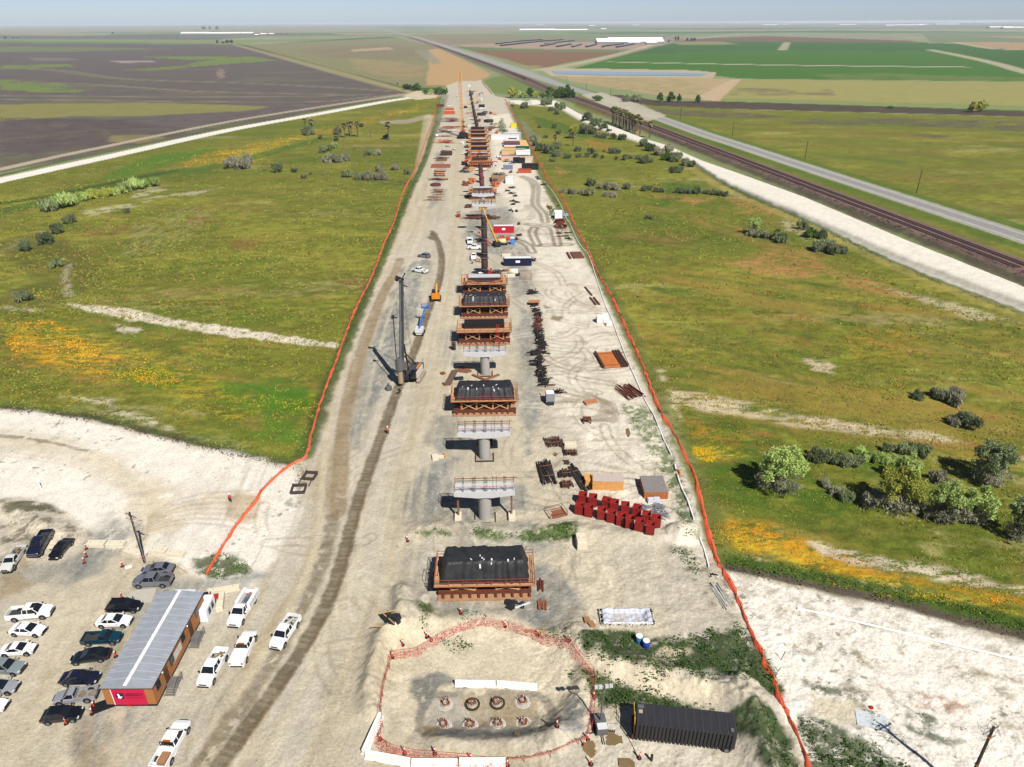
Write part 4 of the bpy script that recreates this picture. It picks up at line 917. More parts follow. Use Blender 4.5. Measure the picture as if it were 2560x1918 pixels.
    for i,(a,b) in enumerate(q): palm(ZA(a,b),13.5 if i<8 else 12.5,'fan palm, %s in the dense palm row along the railway'%ordn(i,len(q)),'palms by the railway')
    palm(ZA(1415,535),12,'lone fan palm just right of the dense palm row','palms by the railway')
    palm(ZA(545,628),9.5,'lone fan palm growing out of the dark thicket, left of two','palms in the right field'); palm(ZA(710,613),9.5,'lone fan palm in front of the yellow-green tree','palms in the right field')
    ql=[(1537,212,9),(1572,234,11.5),(1703,249,9),(1735,250,10.5),(1757,238,10),(1768,244,11),(1800,247,11.5),(1955,263,13)]
    for i,(a,b,h) in enumerate(ql): palm(ZD(a,b),h,'fan palm in the left field, %s of eight'%ordn(i,8),'palms in the left field')
    b=B(); b.tube((0,0,0),(0,0,5),.35,.25,8); solo(b,'dead_palm_trunk',tr,'bare palm trunk without a crown in the left field','dead tree',G(*ZD(1863,249)))
clusters()
# ============================================================ VEHICLES
def paint(name,c,k=None): return mat('paint_'+name,c,.28,0,.03,1.5,0,.5,.8,k=k)
GLS=mat('dark_glass',(30,34,40),.08,0,.05,1,0,.6); TYR=mat('tyre_rubber',(34,33,33),.9); RIM=mat('rim_metal',(150,152,156),.35,.5)
BLK=mat('black_plastic',(30,30,32),.6); CHR=mat('chrome_trim',(150,152,156),.25,.7); LMP=mat('lamp_clear',(228,230,232),.15); RED=mat('lamp_red',(150,24,24),.3); BEDM=mat('bed_liner',(62,60,60),.8,noise=.2)
def vehicle(name,label,cat,kind,col,loc,rz,group=None,L_=None,extras=None,bedmat=None,rimm=None):
    t=thing(name,label,cat,loc,rz,group); P=col
    S_={'sedan':(4.8,.92,.62,.98,1.44),'coupe':(4.45,.90,.6,.95,1.34),'suv':(4.75,.94,.72,1.12,1.68),'hatch':(4.5,.92,.66,1.04,1.55),'pickup':(5.9,1.0,.86,1.28,1.93),'smallpickup':(5.1,.90,.74,1.1,1.62),'service':(6.6,1.02,.9,1.32,2.0)}[kind]
    Ln,hw,zh,zb,zr=S_; Ln=L_ or Ln; truck=kind in('pickup','smallpickup','service'); z0=.30 if truck else .22
    x1=Ln/2; x0=-Ln/2
    def sec(x,w,zt,zl=z0): return [(x,-w*.90,zl),(x,-w,zl+.18),(x,-w,zt-.16),(x,-w*.90,zt),(x,0,zt+.02),(x,w*.90,zt),(x,w,zt-.16),(x,w,zl+.18),(x,w*.90,zl)]
    if truck:
        cabr=x1-Ln*.60 if kind!='smallpickup' else x1-Ln*.52
        if kind=='service': cabr=x1-Ln*.48
        cabf=x1-Ln*.245
        body=B().loft([sec(x1-.02,hw*.78,zh-.06,z0+.08),sec(x1-.12,hw*.93,zh+.12),sec(x1-.6,hw,zb-.14),sec(cabf,hw,zb-.02),sec(cabr,hw,zb)])
        body.loft([sec(cabr,hw,.62),sec(x0+.03,hw*.98,.62)])
        for s in(-1,1):
            body.box(((cabr+x0)/2,s*(hw-.05),(zb+.6)/2),(cabr-x0-.06,.1,zb-.6))
        body.box((x0+.06,0,(zb+.6)/2),(.08,hw*1.9,zb-.6))
        rf0,rf1=cabf-.62,cabr+.12; gb0,gb1=cabf+.02,cabr+.02
    else:
        cabr=x0+ (.35 if kind in('suv','hatch') else .62); cabf=x1-Ln*.29
        body=B().loft([sec(x1-.01,hw*.72,zh-.12,z0+.1),sec(x1-.14,hw*.88,zh-.02),sec(x1-.55,hw*.98,zh+.16),sec(cabf,hw,zb-.04),sec(0,hw,zb),sec(cabr+.3,hw*.99,zb),sec(x0+.25,hw*.93,zb-.05 if kind in('suv','hatch') else zb-.06),sec(x0+.02,hw*.8,zb-.16,z0+.12)])
        rf0=cabf-(.85 if kind!='suv' else .7); rf1=x0+{'sedan':1.45,'coupe':1.55,'suv':.6,'hatch':.85}[kind]; gb0,gb1=cabf+.05,cabr+(.1 if kind in('suv','hatch') else .15)
    body.obj('body',P,t)
    wb,wr=hw*.92,hw*.74
    g=B(); g.loft([[(gb0,-wb*.93,zb-.03),(gb0,wb*.93,zb-.03),(rf0,wr*.96,zr-.05),(rf0,-wr*.96,zr-.05)],[(rf0-.01,-wb,zb-.03),(rf0-.01,wb,zb-.03),(rf0-.01,wr,zr-.04),(rf0-.01,-wr,zr-.04)],[(rf1,-wb,zb-.03),(rf1,wb,zb-.03),(rf1,wr,zr-.04),(rf1,-wr,zr-.04)],[(gb1,-wb*.93,zb-.03),(gb1,wb*.93,zb-.03),(rf1-.01,wr*.94,zr-.05),(rf1-.01,-wr*.94,zr-.05)]])
    g.obj('windows',GLS,t)
    r=B(); r.loft([[(rf0+.06,-wr*.95,zr-.06),(rf0+.06,wr*.95,zr-.06),(rf0+.02,wr*.9,zr-.02),(rf0+.02,-wr*.9,zr-.02)],[(rf0-.3,-wr*1.02,zr-.06),(rf0-.3,wr*1.02,zr-.06),(rf0-.3,wr*.93,zr+.02),(rf0-.3,-wr*.93,zr+.02)],[(rf1+.2,-wr*1.02,zr-.06),(rf1+.2,wr*1.02,zr-.06),(rf1+.2,wr*.93,zr+.02),(rf1+.2,-wr*.93,zr+.02)],[(rf1-.05,-wr*.96,zr-.08),(rf1-.05,wr*.96,zr-.08),(rf1,wr*.9,zr-.03),(rf1,-wr*.9,zr-.03)]])
    mid=(rf0+rf1)/2-.05
    for s in(-1,1):
        r.bar((gb0,s*wb*.95,zb-.02),(rf0,s*wr*.99,zr-.05),.07); r.bar((gb1,s*wb*.96,zb-.02),(rf1,s*wr*.99,zr-.05),.10)
        if kind not in('smallpickup','coupe'): r.bar((mid,s*(wb+.005),zb-.02),(mid,s*(wr+.005),zr-.05),.07)
        if kind=='suv': r.bar((mid-1.05,s*(wb+.005),zb-.02),(mid-1.1,s*(wr+.005),zr-.05),.09)
    r.obj('roof',P,t)
    rad=.39 if truck else .34
    for wx in (x1-Ln*.17,x0+Ln*.20):
        for s in(-1,1):
            w=B(); w.tube((wx,s*(hw-.24),rad),(wx,s*(hw+.03),rad),rad,n=14); wo=w.obj('wheel',TYR,t)
            q=B(); q.tube((wx,s*(hw+.025),rad),(wx,s*(hw+.05),rad),rad*.62,n=10); q.obj('rim',rimm or RIM,wo)
    tr=B(); tr.box((x1-.02,0,z0+.18),(.12,hw*1.5,.2)); tr.box((x1-.0,0,zh-.02),(.06,hw*1.0,.18)); tr.box((x0,0,z0+.22),(.12,hw*1.6,.16))
    for s in(-1,1):
        for wx in (x1-Ln*.17,x0+Ln*.20): tr.tube((wx,s*(hw-.3),rad+.04),(wx,s*(hw+.012),rad+.04),rad+.09,n=14)
    tr.box((0,0,z0+.06),(Ln-.1,hw*1.3,.1)); tr.obj('trim',BLK if not truck else (CHR if 'old' in (extras or ()) else BLK),t)
    for s in(-1,1):
        B().box((x1-.13,s*hw*.74,zh-.02),(.14,.3,.14)).obj('headlight',LMP,t)
        B().box((x0+.03,s*hw*.8,zb-.28),(.10,.22,.22)).obj('taillight',RED,t)
        B().box((gb0-.15,s*(hw+.12),zb+.1),(.14,.22,.18)).obj('mirror',BLK if truck else P,t)
    if truck and kind!='service':
        B().box(((cabr+x0)/2,0,.66),(cabr-x0-.2,hw*1.78,.04)).obj('bed_floor',bedmat or BEDM,t)
    ex=extras or ()
    if 'sunroof' in ex: B().box(((rf0+rf1)/2+.5,0,zr+.035),(.55,wr*1.3,.02)).obj('sunroof',GLS,t)
    if 'cover' in ex: B().box(((cabr+x0)/2,0,zb+.02),(cabr-x0-.04,hw*1.9,.05)).obj('bed_cover',P,t)
    if 'rack' in ex:
        b=B(); b.bar((cabr-.05,-hw*.8,zb),(cabr-.05,-hw*.8,zr+.05),.07); b.bar((cabr-.05,hw*.8,zb),(cabr-.05,hw*.8,zr+.05),.07); b.bar((cabr-.05,-hw*.8,zr+.05),(cabr-.05,hw*.8,zr+.05),.09)
        for k in range(5): b.bar((cabr-.05,-hw*.6+k*hw*.3,zb),(cabr-.05,-hw*.6+k*hw*.3,zr+.05),.04)
        b.obj('headache_rack',BLK,t)
        B().box((cabr+.1,0,zr+.1),(.22,.9,.1)).obj('beacon_bar',mat('amber',(190,90,20),.3),t)
    if 'tools' in ex or 'junk' in ex:
        b=B(); rs=random.Random(len(label))
        for k in range(14): b.b0((rs.uniform(x0+.3,cabr-.3),rs.uniform(-hw*.7,hw*.7),.68),(rs.uniform(.15,.7),rs.uniform(.1,.3),rs.uniform(.08,.3)),rs.random()*3)
        b.obj('bed_load',mat('load_white',(200,196,186),.7,noise=.3) if 'junk' in ex else mat('load_mixed',(150,130,106),.8,noise=.4),t)
    if 'service' in ex:
        b=B()
        for s in(-1,1):
            b.box(((cabr+x0)/2-.1,s*(hw-.12),1.15),(cabr-x0-.3,.42,1.05))
        b.box((x0+.15,0,.8),(.3,hw*1.7,.4)); b.obj('service_body',P,t)
        b=B(); 
        for s in(-1,1):
            for k in range(4): b.box((cabr-.55-k*.75,s*(hw+.095),1.2),(.62,.02,.7))
        b.obj('cabinet_door',mat('cab_door',(214,216,220),.4),t)
        b=B(); b.box(((cabr+x0)/2-.1,0,.75),(cabr-x0-.4,hw*1.4,.1)); rs=random.Random(5)
        for k in range(12): b.b0((rs.uniform(x0+.5,cabr-.5),rs.uniform(-.5,.5),.8),(rs.uniform(.2,.6),rs.uniform(.1,.3),rs.uniform(.1,.35)),rs.random()*3)
        b.obj('bed_load',mat('load_mixed',(150,130,106),.8,noise=.4),t)
        B().b0((cabr-1.7,0,.8),(.9,.6,.3)).obj('toolbox',mat('blue_box',(70,100,150),.5),t)
    return t
WHT=paint('white',(246,246,244),1.45); NAVY=paint('navy',(24,28,52)); BLKP=paint('black',(20,20,26)); GRY=paint('grey',(118,120,128)); SLV=paint('silver',(160,162,168)); LGR=paint('pale_grey',(138,148,150)); TEAL=paint('teal',(14,58,76)); WH2=paint('offwhite',(226,224,216))
def ZZ(x,y): return (x/2.597,1280+y/2.597)
def Z2(x,y): return (640+x/2.597,1280+y/2.597)
def park(Z,front,rear,kind,col,label,name,cat,ex=None,group='vehicles parked around the office trailer',z=.7,**kw):
    f=G(*Z(*front),z); r=G(*Z(*rear),z); c=(f+r)/2; return vehicle(name,label,cat,kind,col,(c.x,c.y,hgt(c.x,c.y)),math.atan2(f.y-r.y,f.x-r.x),group,extras=ex,**kw)
park(ZZ,(50,385),(140,265),'smallpickup',WH2,'older white pickup with an open bed, farthest left beside the dark blue pickup','pickup_truck','pickup',('old','tools'),L_=5.6)
park(ZZ,(225,290),(310,165),'pickup',NAVY,'dark blue crew cab pickup with big tyres beside the black car by the chalk bank','pickup_truck','pickup',('old',))
park(ZZ,(350,285),(440,185),'sedan',BLKP,'black car parked right of the dark blue pickup, nose towards the viewer','parked_car','car')
park(ZZ,(935,370),(1112,362),'sedan',GRY,'dark silver sedan behind the grey crew cab pickup, next to the utility pole','parked_car','car')
park(ZZ,(882,448),(1108,442),'pickup',GRY,'grey crew cab pickup parked just behind the office trailer','pickup_truck','pickup',L_=5.7)
park(ZZ,(900,605),(712,612),'suv',BLKP,'black SUV in the row left of the trailer, nearest its far corner','parked_car','car')
park(ZZ,(845,700),(635,705),'sedan',WHT,'white sedan between the black SUV and the teal pickup','parked_car','car')
park(ZZ,(778,810),(545,822),'smallpickup',TEAL,'old teal pickup with an empty black bed','pickup_truck','pickup')
park(ZZ,(475,945),(698,915),'sedan',BLKP,'black sedan facing away from the trailer, below the teal pickup','parked_car','car')
park(ZZ,(625,1070),(412,1075),'sedan',NAVY,'dark navy sedan above the grey compact pickup','parked_car','car')
park(ZZ,(378,1205),(606,1175),'smallpickup',SLV,'silver grey compact pickup with a light bed, beside the trailer banner','pickup_truck','pickup',('tools',),bedmat=mat('bed_grey',(150,150,150),.6))
park(ZZ,(520,1300),(284,1325),'hatch',BLKP,'black hatchback nearest the viewer, with an orange delineator in front of its door','parked_car','car')
park(ZZ,(332,640),(60,665),'pickup',WHT,'white crew cab pickup with sunroof in the left row','pickup_truck','pickup',('sunroof',))
park(ZZ,(280,765),(78,755),'sedan',WHT,'white sedan directly below the white pickup in the left row','parked_car','car')
park(ZZ,(215,880),(14,893),'coupe',WHT,'white coupe, lower of the two white cars in the left row','parked_car','car')
park(ZZ,(150,1010),(-90,1000),'suv',LGR,'pale grey off-roader cut by the left edge of the photo','parked_car','car',L_=5.0)
park(ZZ,(90,1130),(-120,1140),'sedan',SLV,'silver sedan mostly cut by the left edge of the photo','parked_car','car')
park(ZZ,(6,1250),(-180,1255),'sedan',WHT,'white car of which only the nose shows at the left edge','parked_car','car')
park(ZZ,(1525,715),(1625,545),'service',WHT,'white utility truck with tool cabinets along its body, far right of the trailer','utility_truck','truck',('service',),'white work trucks right of the trailer')
park(ZZ,(1620,800),(1545,970),'pickup',WHT,'white pickup with covered bed and rear rack facing away, below the utility truck','pickup_truck','pickup',('cover','rack'),'white work trucks right of the trailer')
park(ZZ,(1335,1095),(1430,925),'pickup',WHT,'white pickup facing the viewer beside the trailer steps, tools in its bed','pickup_truck','pickup',('tools',),'white work trucks right of the trailer',bedmat=WHT)
pk=park(ZZ,(1180,1385),(1040,1640),'pickup',WHT,'white pickup at the bottom edge carrying a cardboard box','pickup_truck','pickup',('rack',),'white work trucks right of the trailer',bedmat=WHT,L_=6.3)
park(Z2,(135,860),(240,700),'pickup',WHT,'white pickup driving on the haul road with a black bed full of white bags','pickup_truck','pickup',('junk',),'vehicles on the site')
# box in the bed
p=G(*ZZ(1062,1600),1.3); solo(B().b0((0,0,0),(1.35,.95,.75)),'cardboard_box',mat('cardboard',(176,128,92),.9),'brown cardboard box in the bed of the bottom white pickup','box',(p.x,p.y,.75+hgt(p.x,p.y)),head(ZZ(1040,1640),ZZ(1180,1385)))
# cart behind trailer
t=thing('utility_cart','small black utility cart with a red load behind the trailer corner','cart',G(*ZZ(1362,590)),.3)
b=B(); b.b0((0,0,.35),(2.9,1.4,.35)); b.b0((.3,0,.7),(.1,1.3,.9)); b.b0((-.6,0,1.55),(1.3,1.3,.06)); 
for s in(-1,1): b.bar((-.6+.6,s*.6,.7),(-.6+.6,s*.6,1.6),.06); b.bar((-1.2,s*.6,.7),(-1.2,s*.6,1.6),.06)
b.obj('chassis',BLK,t)
for s in(-1,1):
    for x in(-1,.95): B().tube((x,s*.55,.33),(x,s*.8,.33),.33,n=12).obj('wheel',TYR,t)
B().b0((.9,0,.7),(.9,.9,.4)).obj('load',mat('red_load',(190,50,48),.6),t)
# ============================================================ OFFICE TRAILER
def trailer():
    bl=G(*ZZ(677,1250)); br=G(*ZZ(1018,1252)); 
    # long axis from roof edges
    tl=G(*ZZ(1025,520),3.6); nl=G(*ZZ(640,1143),3.6)
    ax=Vector((tl.x-nl.x,tl.y-nl.y)); Ln=ax.length; ang=math.atan2(ax.y,ax.x)-math.pi/2
    nr=G(*ZZ(985,1143),3.6); Wd=abs((nr-nl).length)
    # local: origin near-left corner, +x right, +y back
    t=thing('office_trailer','long brown office trailer with a metal roof and red banner on its end','building',(nl.x,nl.y,hgt(nl.x,nl.y+5)),ang)
    wm=mat('trailer_wall',(184,120,68),.7,noise=.06,scale=1.2); sk=mat('trailer_skirt',(40,32,30),.8); rf=mat('trailer_roof',(176,180,188),.4,.15,.10,.8)
    b=B(); b.box((Wd/2,Ln/2,1.95),(Wd-.3,Ln-.3,2.9)); b.obj('wall',wm,t)
    b=B(); b.box((Wd/2,Ln/2,.28),(Wd-.5,Ln-.5,.5)); b.obj('skirt',sk,t)
    b=B(); rg=3.95
    b.loft([[(0,y,3.42),(0,y,3.52),(Wd/2,y,rg),(Wd,y,3.52),(Wd,y,3.42),(Wd/2,y,3.40)] for y in(0,Ln)]); ro=b.obj('roof',rf,t)
    b=B(); b.box((Wd/2,Ln/2,rg+.03),(.42,Ln,.05)); b.obj('ridge_cap',mat('white_strip',(250,250,250),.5,k=1.4),ro)
    b=B(); n=14
    for k in range(1,n):
        y=Ln*k/n
        for s in(-1,1): b.bar((Wd/2+s*.25,y,rg+.01),(Wd/2+s*(Wd/2-.05),y,3.545),.05,.03)
        for s in(-1,1): b.bar((Wd/2+s*(Wd/2-.75),y+.35,3.66),(Wd/2+s*(Wd/2-.05),y+.35,3.56),.08,.04)
    b.obj('roof_seams',mat('roof_seam',(196,200,206),.5),ro)
    b=B(); 
    for x in(.02,Wd-.02): b.box((x,Ln/2,3.38),(.08,Ln+.02,.14))
    b.box((Wd/2,.0,3.42),(Wd,.06,.1)); b.obj('fascia',mat('fascia_dark',(60,44,36),.7),t)
    wx=Wd-.14
    for k,(fy,w,z0,h) in enumerate([(.09,.9,1.5,1.2),(.33,1.0,1.35,1.3),(.55,.9,1.6,1.2),(.835,.9,1.5,1.2)]):
        o=B().box((wx,Ln*fy,z0+h/2+.3),(.06,w+.12,h+.12)).obj('window',mat('window_frame',(70,66,62),.5),t); B().box((wx+.04,Ln*fy,z0+h/2+.3),(.03,w,h)).obj('pane',GLS,o)
    for fy in(.215,.685):
        o=B().box((wx,Ln*fy,1.75),(.08,1.0,2.2)).obj('door',mat('door_brown',(96,58,36),.6),t); B().box((wx+.07,Ln*fy-.38,1.7),(.05,.06,.14)).obj('handle',CHR,o)
        B().tube((wx+.02,Ln*fy-.8,3.15),(wx+.2,Ln*fy-.8,3.05),.12,n=10).obj('wall_lamp',mat('lampw',(240,240,236),.4),t)
    for fy,w in((.30,1.1),(.43,.7),(.48,.7)):
        B().box((wx+.0,Ln*fy+1.2 if fy<.4 else Ln*fy,2.0),(.05,w,1.1)).obj('notice_board',mat('board_white',(226,220,212),.6,noise=.12,scale=6),t)
    # steps
    for fy,nm in((.215,0),(.685,1)):
        b=B(); al=CHR
        b.box((Wd+.65,Ln*fy,.62),(1.4,1.4,.06)); 
        for k in range(4): b.box((Wd+.65,Ln*fy-.85-.28*k,.52-.14*k),(1.2,.28,.05))
        for x in(Wd+.05,Wd+1.3):
            b.bar((x,Ln*fy+.65,.6),(x,Ln*fy-.7,.6),.05); b.bar((x,Ln*fy-.7,.6),(x,Ln*fy-1.9,.05),.06)
        for x in ((Wd+1.32),):
            b.bar((x,Ln*fy+.68,0),(x,Ln*fy+.68,1.6),.05); b.bar((x,Ln*fy-.68,0),(x,Ln*fy-.68,1.6),.05); b.bar((x,Ln*fy+.68,1.58),(x,Ln*fy-.68,1.58),.05); b.bar((x,Ln*fy+.68,1.1),(x,Ln*fy-.68,1.1),.04); b.bar((x,Ln*fy-.68,1.58),(x,Ln*fy-1.9,1.0),.05); b.bar((x,Ln*fy-1.9,0),(x,Ln*fy-1.9,1.0),.05)
        b.bar((Wd+.02,Ln*fy-.68,1.58),(Wd+.02,Ln*fy-1.9,1.0),.05); b.bar((Wd+.02,Ln*fy-1.9,0),(Wd+.02,Ln*fy-1.9,1.0),.05)
        s=b.obj('access_steps',mat('galvanised',(140,138,134),.5,.3,noise=.15),t)
    # banner on the near end
    y=-.0+.10; bm_=mat('banner_red',(214,22,74),.55,noise=.05); 
    ban=thing('banner','crimson banner with a dark logo square and dark lettering on the trailer end','banner',(0,0,0)); 
    M_=Matrix.Translation((nl.x,nl.y,t.location.z))@Matrix.Rotation(ang,4,'Z'); ban.matrix_world=M_
    x0,x1=Wd*.185,Wd*.815
    b=B(); b.box(((x0+x1)/2,y,1.93),(x1-x0,.03,2.86)); b.obj('cloth',bm_,ban)
    B().box((x0+.03,y-.025,1.93),(.07,.02,2.86)).obj('white_edge',mat('white_strip',(250,250,250),.5,k=1.4),ban)
    lo=B().box((x0+.95,y-.03,2.05),(.98,.02,.98)).obj('logo_square',mat('logo_navy',(36,24,58),.6),ban)
    b=B(); lx=x0+.95
    b.prismy([(lx-.26,2.42),(lx-.02,2.44),(lx+.08,1.98),(lx+.34,1.98),(lx+.12,1.68),(lx-.02,1.62),(lx-.22,1.76),(lx-.36,1.64),(lx-.22,1.86),(lx-.2,2.0)],y-.055,y-.045); b.obj('logo_mark',mat('white_strip',(250,250,250),.5,k=1.4),lo)
    for txt,zz,sz,cc in(('LEGACY',2.10,.62,(84,8,44)),('FOUNDATIONS',1.62,.33,(170,16,62))):
        cu=bpy.data.curves.new('lettering','FONT'); cu.body=txt; cu.size=sz; cu.extrude=.01; cu.offset=.012 if sz>.5 else .004; cu.align_x='LEFT'
        o=bpy.data.objects.new('tmp',cu); COL.objects.link(o); bpy.context.view_layer.update(); me=bpy.data.meshes.new_from_object(o.evaluated_get(bpy.context.evaluated_depsgraph_get())); bpy.data.objects.remove(o)
        w=max(v.co.x for v in me.vertices); sc=2.25/w
        me.materials.append(mat('letter%d'%int(sz*100),cc,.6)); q=bpy.data.objects.new('lettering',me); COL.objects.link(q); q.parent=ban
        q.matrix_local=Matrix.Translation((x0+1.62,y-.04,zz))@Matrix.Rotation(math.pi/2,4,'X')@Matrix.Diagonal((sc,1 if sz>.5 else 1,1,1))
    return t,M_,Wd,Ln
TR,TM,TW,TL=trailer()
def tw(x,y,z=0): v=TM@Vector((x,y,z)); return v
ta=TM.to_euler().z
# condenser roof box on the far end, white cabinet, barriers, mat
solo(B().b0((0,0,0),(2.9,.8,3.3)),'end_cabinet',mat('cab_white',(236,238,240),.5),'tall white cabinet standing against the far end of the trailer','cabinet',tw(TW*.55,TL+.42),ta)
t=thing('white_container','small white storage box with two dark openings beside the trailer','container',G(*ZZ(1335,715)),head(ZZ(1325,725),ZZ(1372,620)))
b=B(); b.b0((1.6,.6,.1),(3.3,2.1,2.0)); b.obj('box',mat('cont_white',(240,242,246),.45,k=1.45),t)
for x in(1.0,2.2): B().b0((x,-.47,.7),(.7,.06,1.0)).obj('opening',GLS,t)
for k,(a,b_) in enumerate([((1370,530),(1545,500))]):
    pass
def jersey(name,label,p,q,h=.82,w=.6,top=.18,group=None,mt=None):
    a=Vector(p);c=Vector(q);d=c-a;Ln=Vector((d.x,d.y)).length
    t=thing(name,label,'barrier',(a.x,a.y,a.z),math.atan2(d.y,d.x),group)
    b=B(); P=[(-w/2,0),(w/2,0),(w/2,.1),(w*.22,.32),(top/2,h),(-top/2,h),(-w*.22,.32),(-w/2,.1)]
    b.loft([[(x,yy,zz) for yy,zz in P] for x in(.03,Ln-.03)]); b.obj('barrier_body',mt or KR,t)
    b=B(); 
    for f in(.25,.75): b.b0((Ln*f,0,-.001),(.5,w+.01,.1)); 
    b.obj('lifting_slot',mat('slot',(90,84,76),.9),t); return t
KR=mat('krail_white',(250,246,236),.8,noise=.05,scale=3,k=1.5); CB=mat('concrete_cream',(238,226,200),.85,noise=.10,scale=3,bump=.2)
def block(name,label,p,L_,W_,H_,rz,group=None,m=None):
    t=thing(name,label,'concrete block',p,rz,group)
    b=B(); b.loft([[(x*L_/2*s,y*W_/2*s2,z) for x,y in((-1,-1),(1,-1),(1,1),(-1,1))] for z,s,s2 in((0,1,1),(H_-.06,1,1),(H_,.975,.95))]); b.obj('block_body',m or CB,t)
    b=B(); 
    for x in(-.3,.3): b.tube((x*L_,0,H_-.01),(x*L_,0,H_+.05),.07,n=6)
    b.obj('lifting_loop',mat('rusty_loop',(120,76,50),.8),t); return t
block('concrete_barrier','long cream concrete barrier leaning behind the trailer far corner',G(*ZZ(1455,518)),4.6,.7,.8,head(ZZ(1370,530),ZZ(1545,500)),'cream concrete blocks in the yard')
block('concrete_barrier','cream concrete barrier lying beside the small white storage box',G(*ZZ(1435,595)),.95,3.4,.8,head(ZZ(1435,630),ZZ(1445,550))-math.pi/2,'cream concrete blocks in the yard')
for i,(a,c,lab) in enumerate([((630,218),0,'far left'),((757,220),0,'right of the far left one'),((868,276),-.35,'left of the utility pole foot'),((1030,262),-.12,'just right of the utility pole'),((1145,282),-.10,'farthest right of its row')]):
    block('concrete_block','cream concrete block on the ground, %s'%lab,G(*ZZ(*a)),2.9,1.1,.75,c,'cream concrete blocks in the yard')
# barricade pile by pole
b=B(); rs=random.Random(4)
for k in range(5): b.box((rs.uniform(-.4,.4),rs.uniform(-.3,.3),.15+.1*k),(1.9,.25,.05),rs.uniform(-.4,.4))
o=solo(b,'barricade_boards',mat('barric',(232,214,210),.6,noise=.2,scale=6),'pile of white and red barricade boards at the foot of the utility pole','boards',G(*ZZ(925,290)),.3)
b=B(); 
for k in range(6): b.bar((-1+.3*k,-.5,.1+.05*k),(-.6+.3*k,.5,.15+.05*k),.12,.05)
solo(b,'white_boards',KR,'small heap of white boards beside the concrete block right of the pole','boards',G(*ZZ(985,252)),.3)
solo(B().b0((0,0,0),(3.8,3.0,.05),0),'plywood_sheet',mat('ply_grey',(196,190,176),.9),'pale grey sheet lying behind the black SUV','sheet',G(*ZZ(915,550)),.2)
solo(B().b0((0,0,0),(.9,.7,.04),.4),'white_board',KR,'small white board on the ground near the utility pole','board',G(*ZZ(835,358)))
solo(B().bar((0,0,.05),(3.2,-2.2,.05),.1),'timber_plank',mat('plank',(196,160,96),.8),'thin yellow plank on the ground right of the grey cars','plank',G(*ZZ(1120,335)))
b=B(); b.b0((0,0,0),(2.6,1.5,.25)); solo(b,'black_tarp_bundle',mat('tarp_black',(32,32,34),.5,noise=.3,scale=3,bump=.4),'folded black tarp at the trailer corner below the banner','tarp',G(*ZZ(670,1262)),.5)
b=B(); rs=random.Random(9)
for k in range(14): b.bar((rs.uniform(-.5,.5),rs.uniform(-.2,.2),.02),(rs.uniform(-.5,.5),rs.uniform(-.2,.2),.1),.05)
solo(b,'orange_scrap',mat('orange_scrap',(214,120,80),.8),'scrap of orange netting under the banner','netting',G(*ZZ(850,1262)))
# ---- delineators
DL=mat('delineator_orange',(232,62,36),.6); 
def delin_proto():
    t=thing('traffic_delineator','x','delineator'); b=B(); b.lathe([(.26,0),(.26,.05),(.08,.09)],n=10); b.obj('base',BLK,t)
    b=B(); b.tube((0,0,.06),(0,0,1.1),.085,.06,8); b.obj('post',DL,t)
    b=B(); b.tube((0,0,.78),(0,0,.98),.085,.08,8); b.obj('white_band',KR,t); return t
DP=delin_proto(); DN=[0]
def delin(p,label,rz=0):
    if DN[0]==0: o=DP; o.location=p; o['label']=label; o['group']='orange traffic delineators'
    else: o=dup(DP,p,rz,label,'orange traffic delineators')
    o.scale=(1.15,)*3; DN[0]+=1
    if DN[0]%3==1: o.rotation_euler=(0.1,0.05,rz)
    return o
for (a,lab) in [((562,240),'orange delineator beside the far left concrete block, farthest of three'),((560,292),'orange delineator between the black car and the blocks, middle of three'),((548,332),'orange delineator between the black car and the blocks, nearest of three'),((795,355),'orange delineator left of the utility pole foot'),((612,1270),'orange delineator beside the folded tarp, farther of two'),((600,1312),'orange delineator below the folded tarp, nearer of two'),((432,1375),'orange delineator in front of the black hatchback'),((790,560),'orange delineator behind the black SUV'),((752,940),'orange delineator half hidden behind the black sedan at the trailer wall')]:
    delin(GP(*ZZ(*a)),lab)
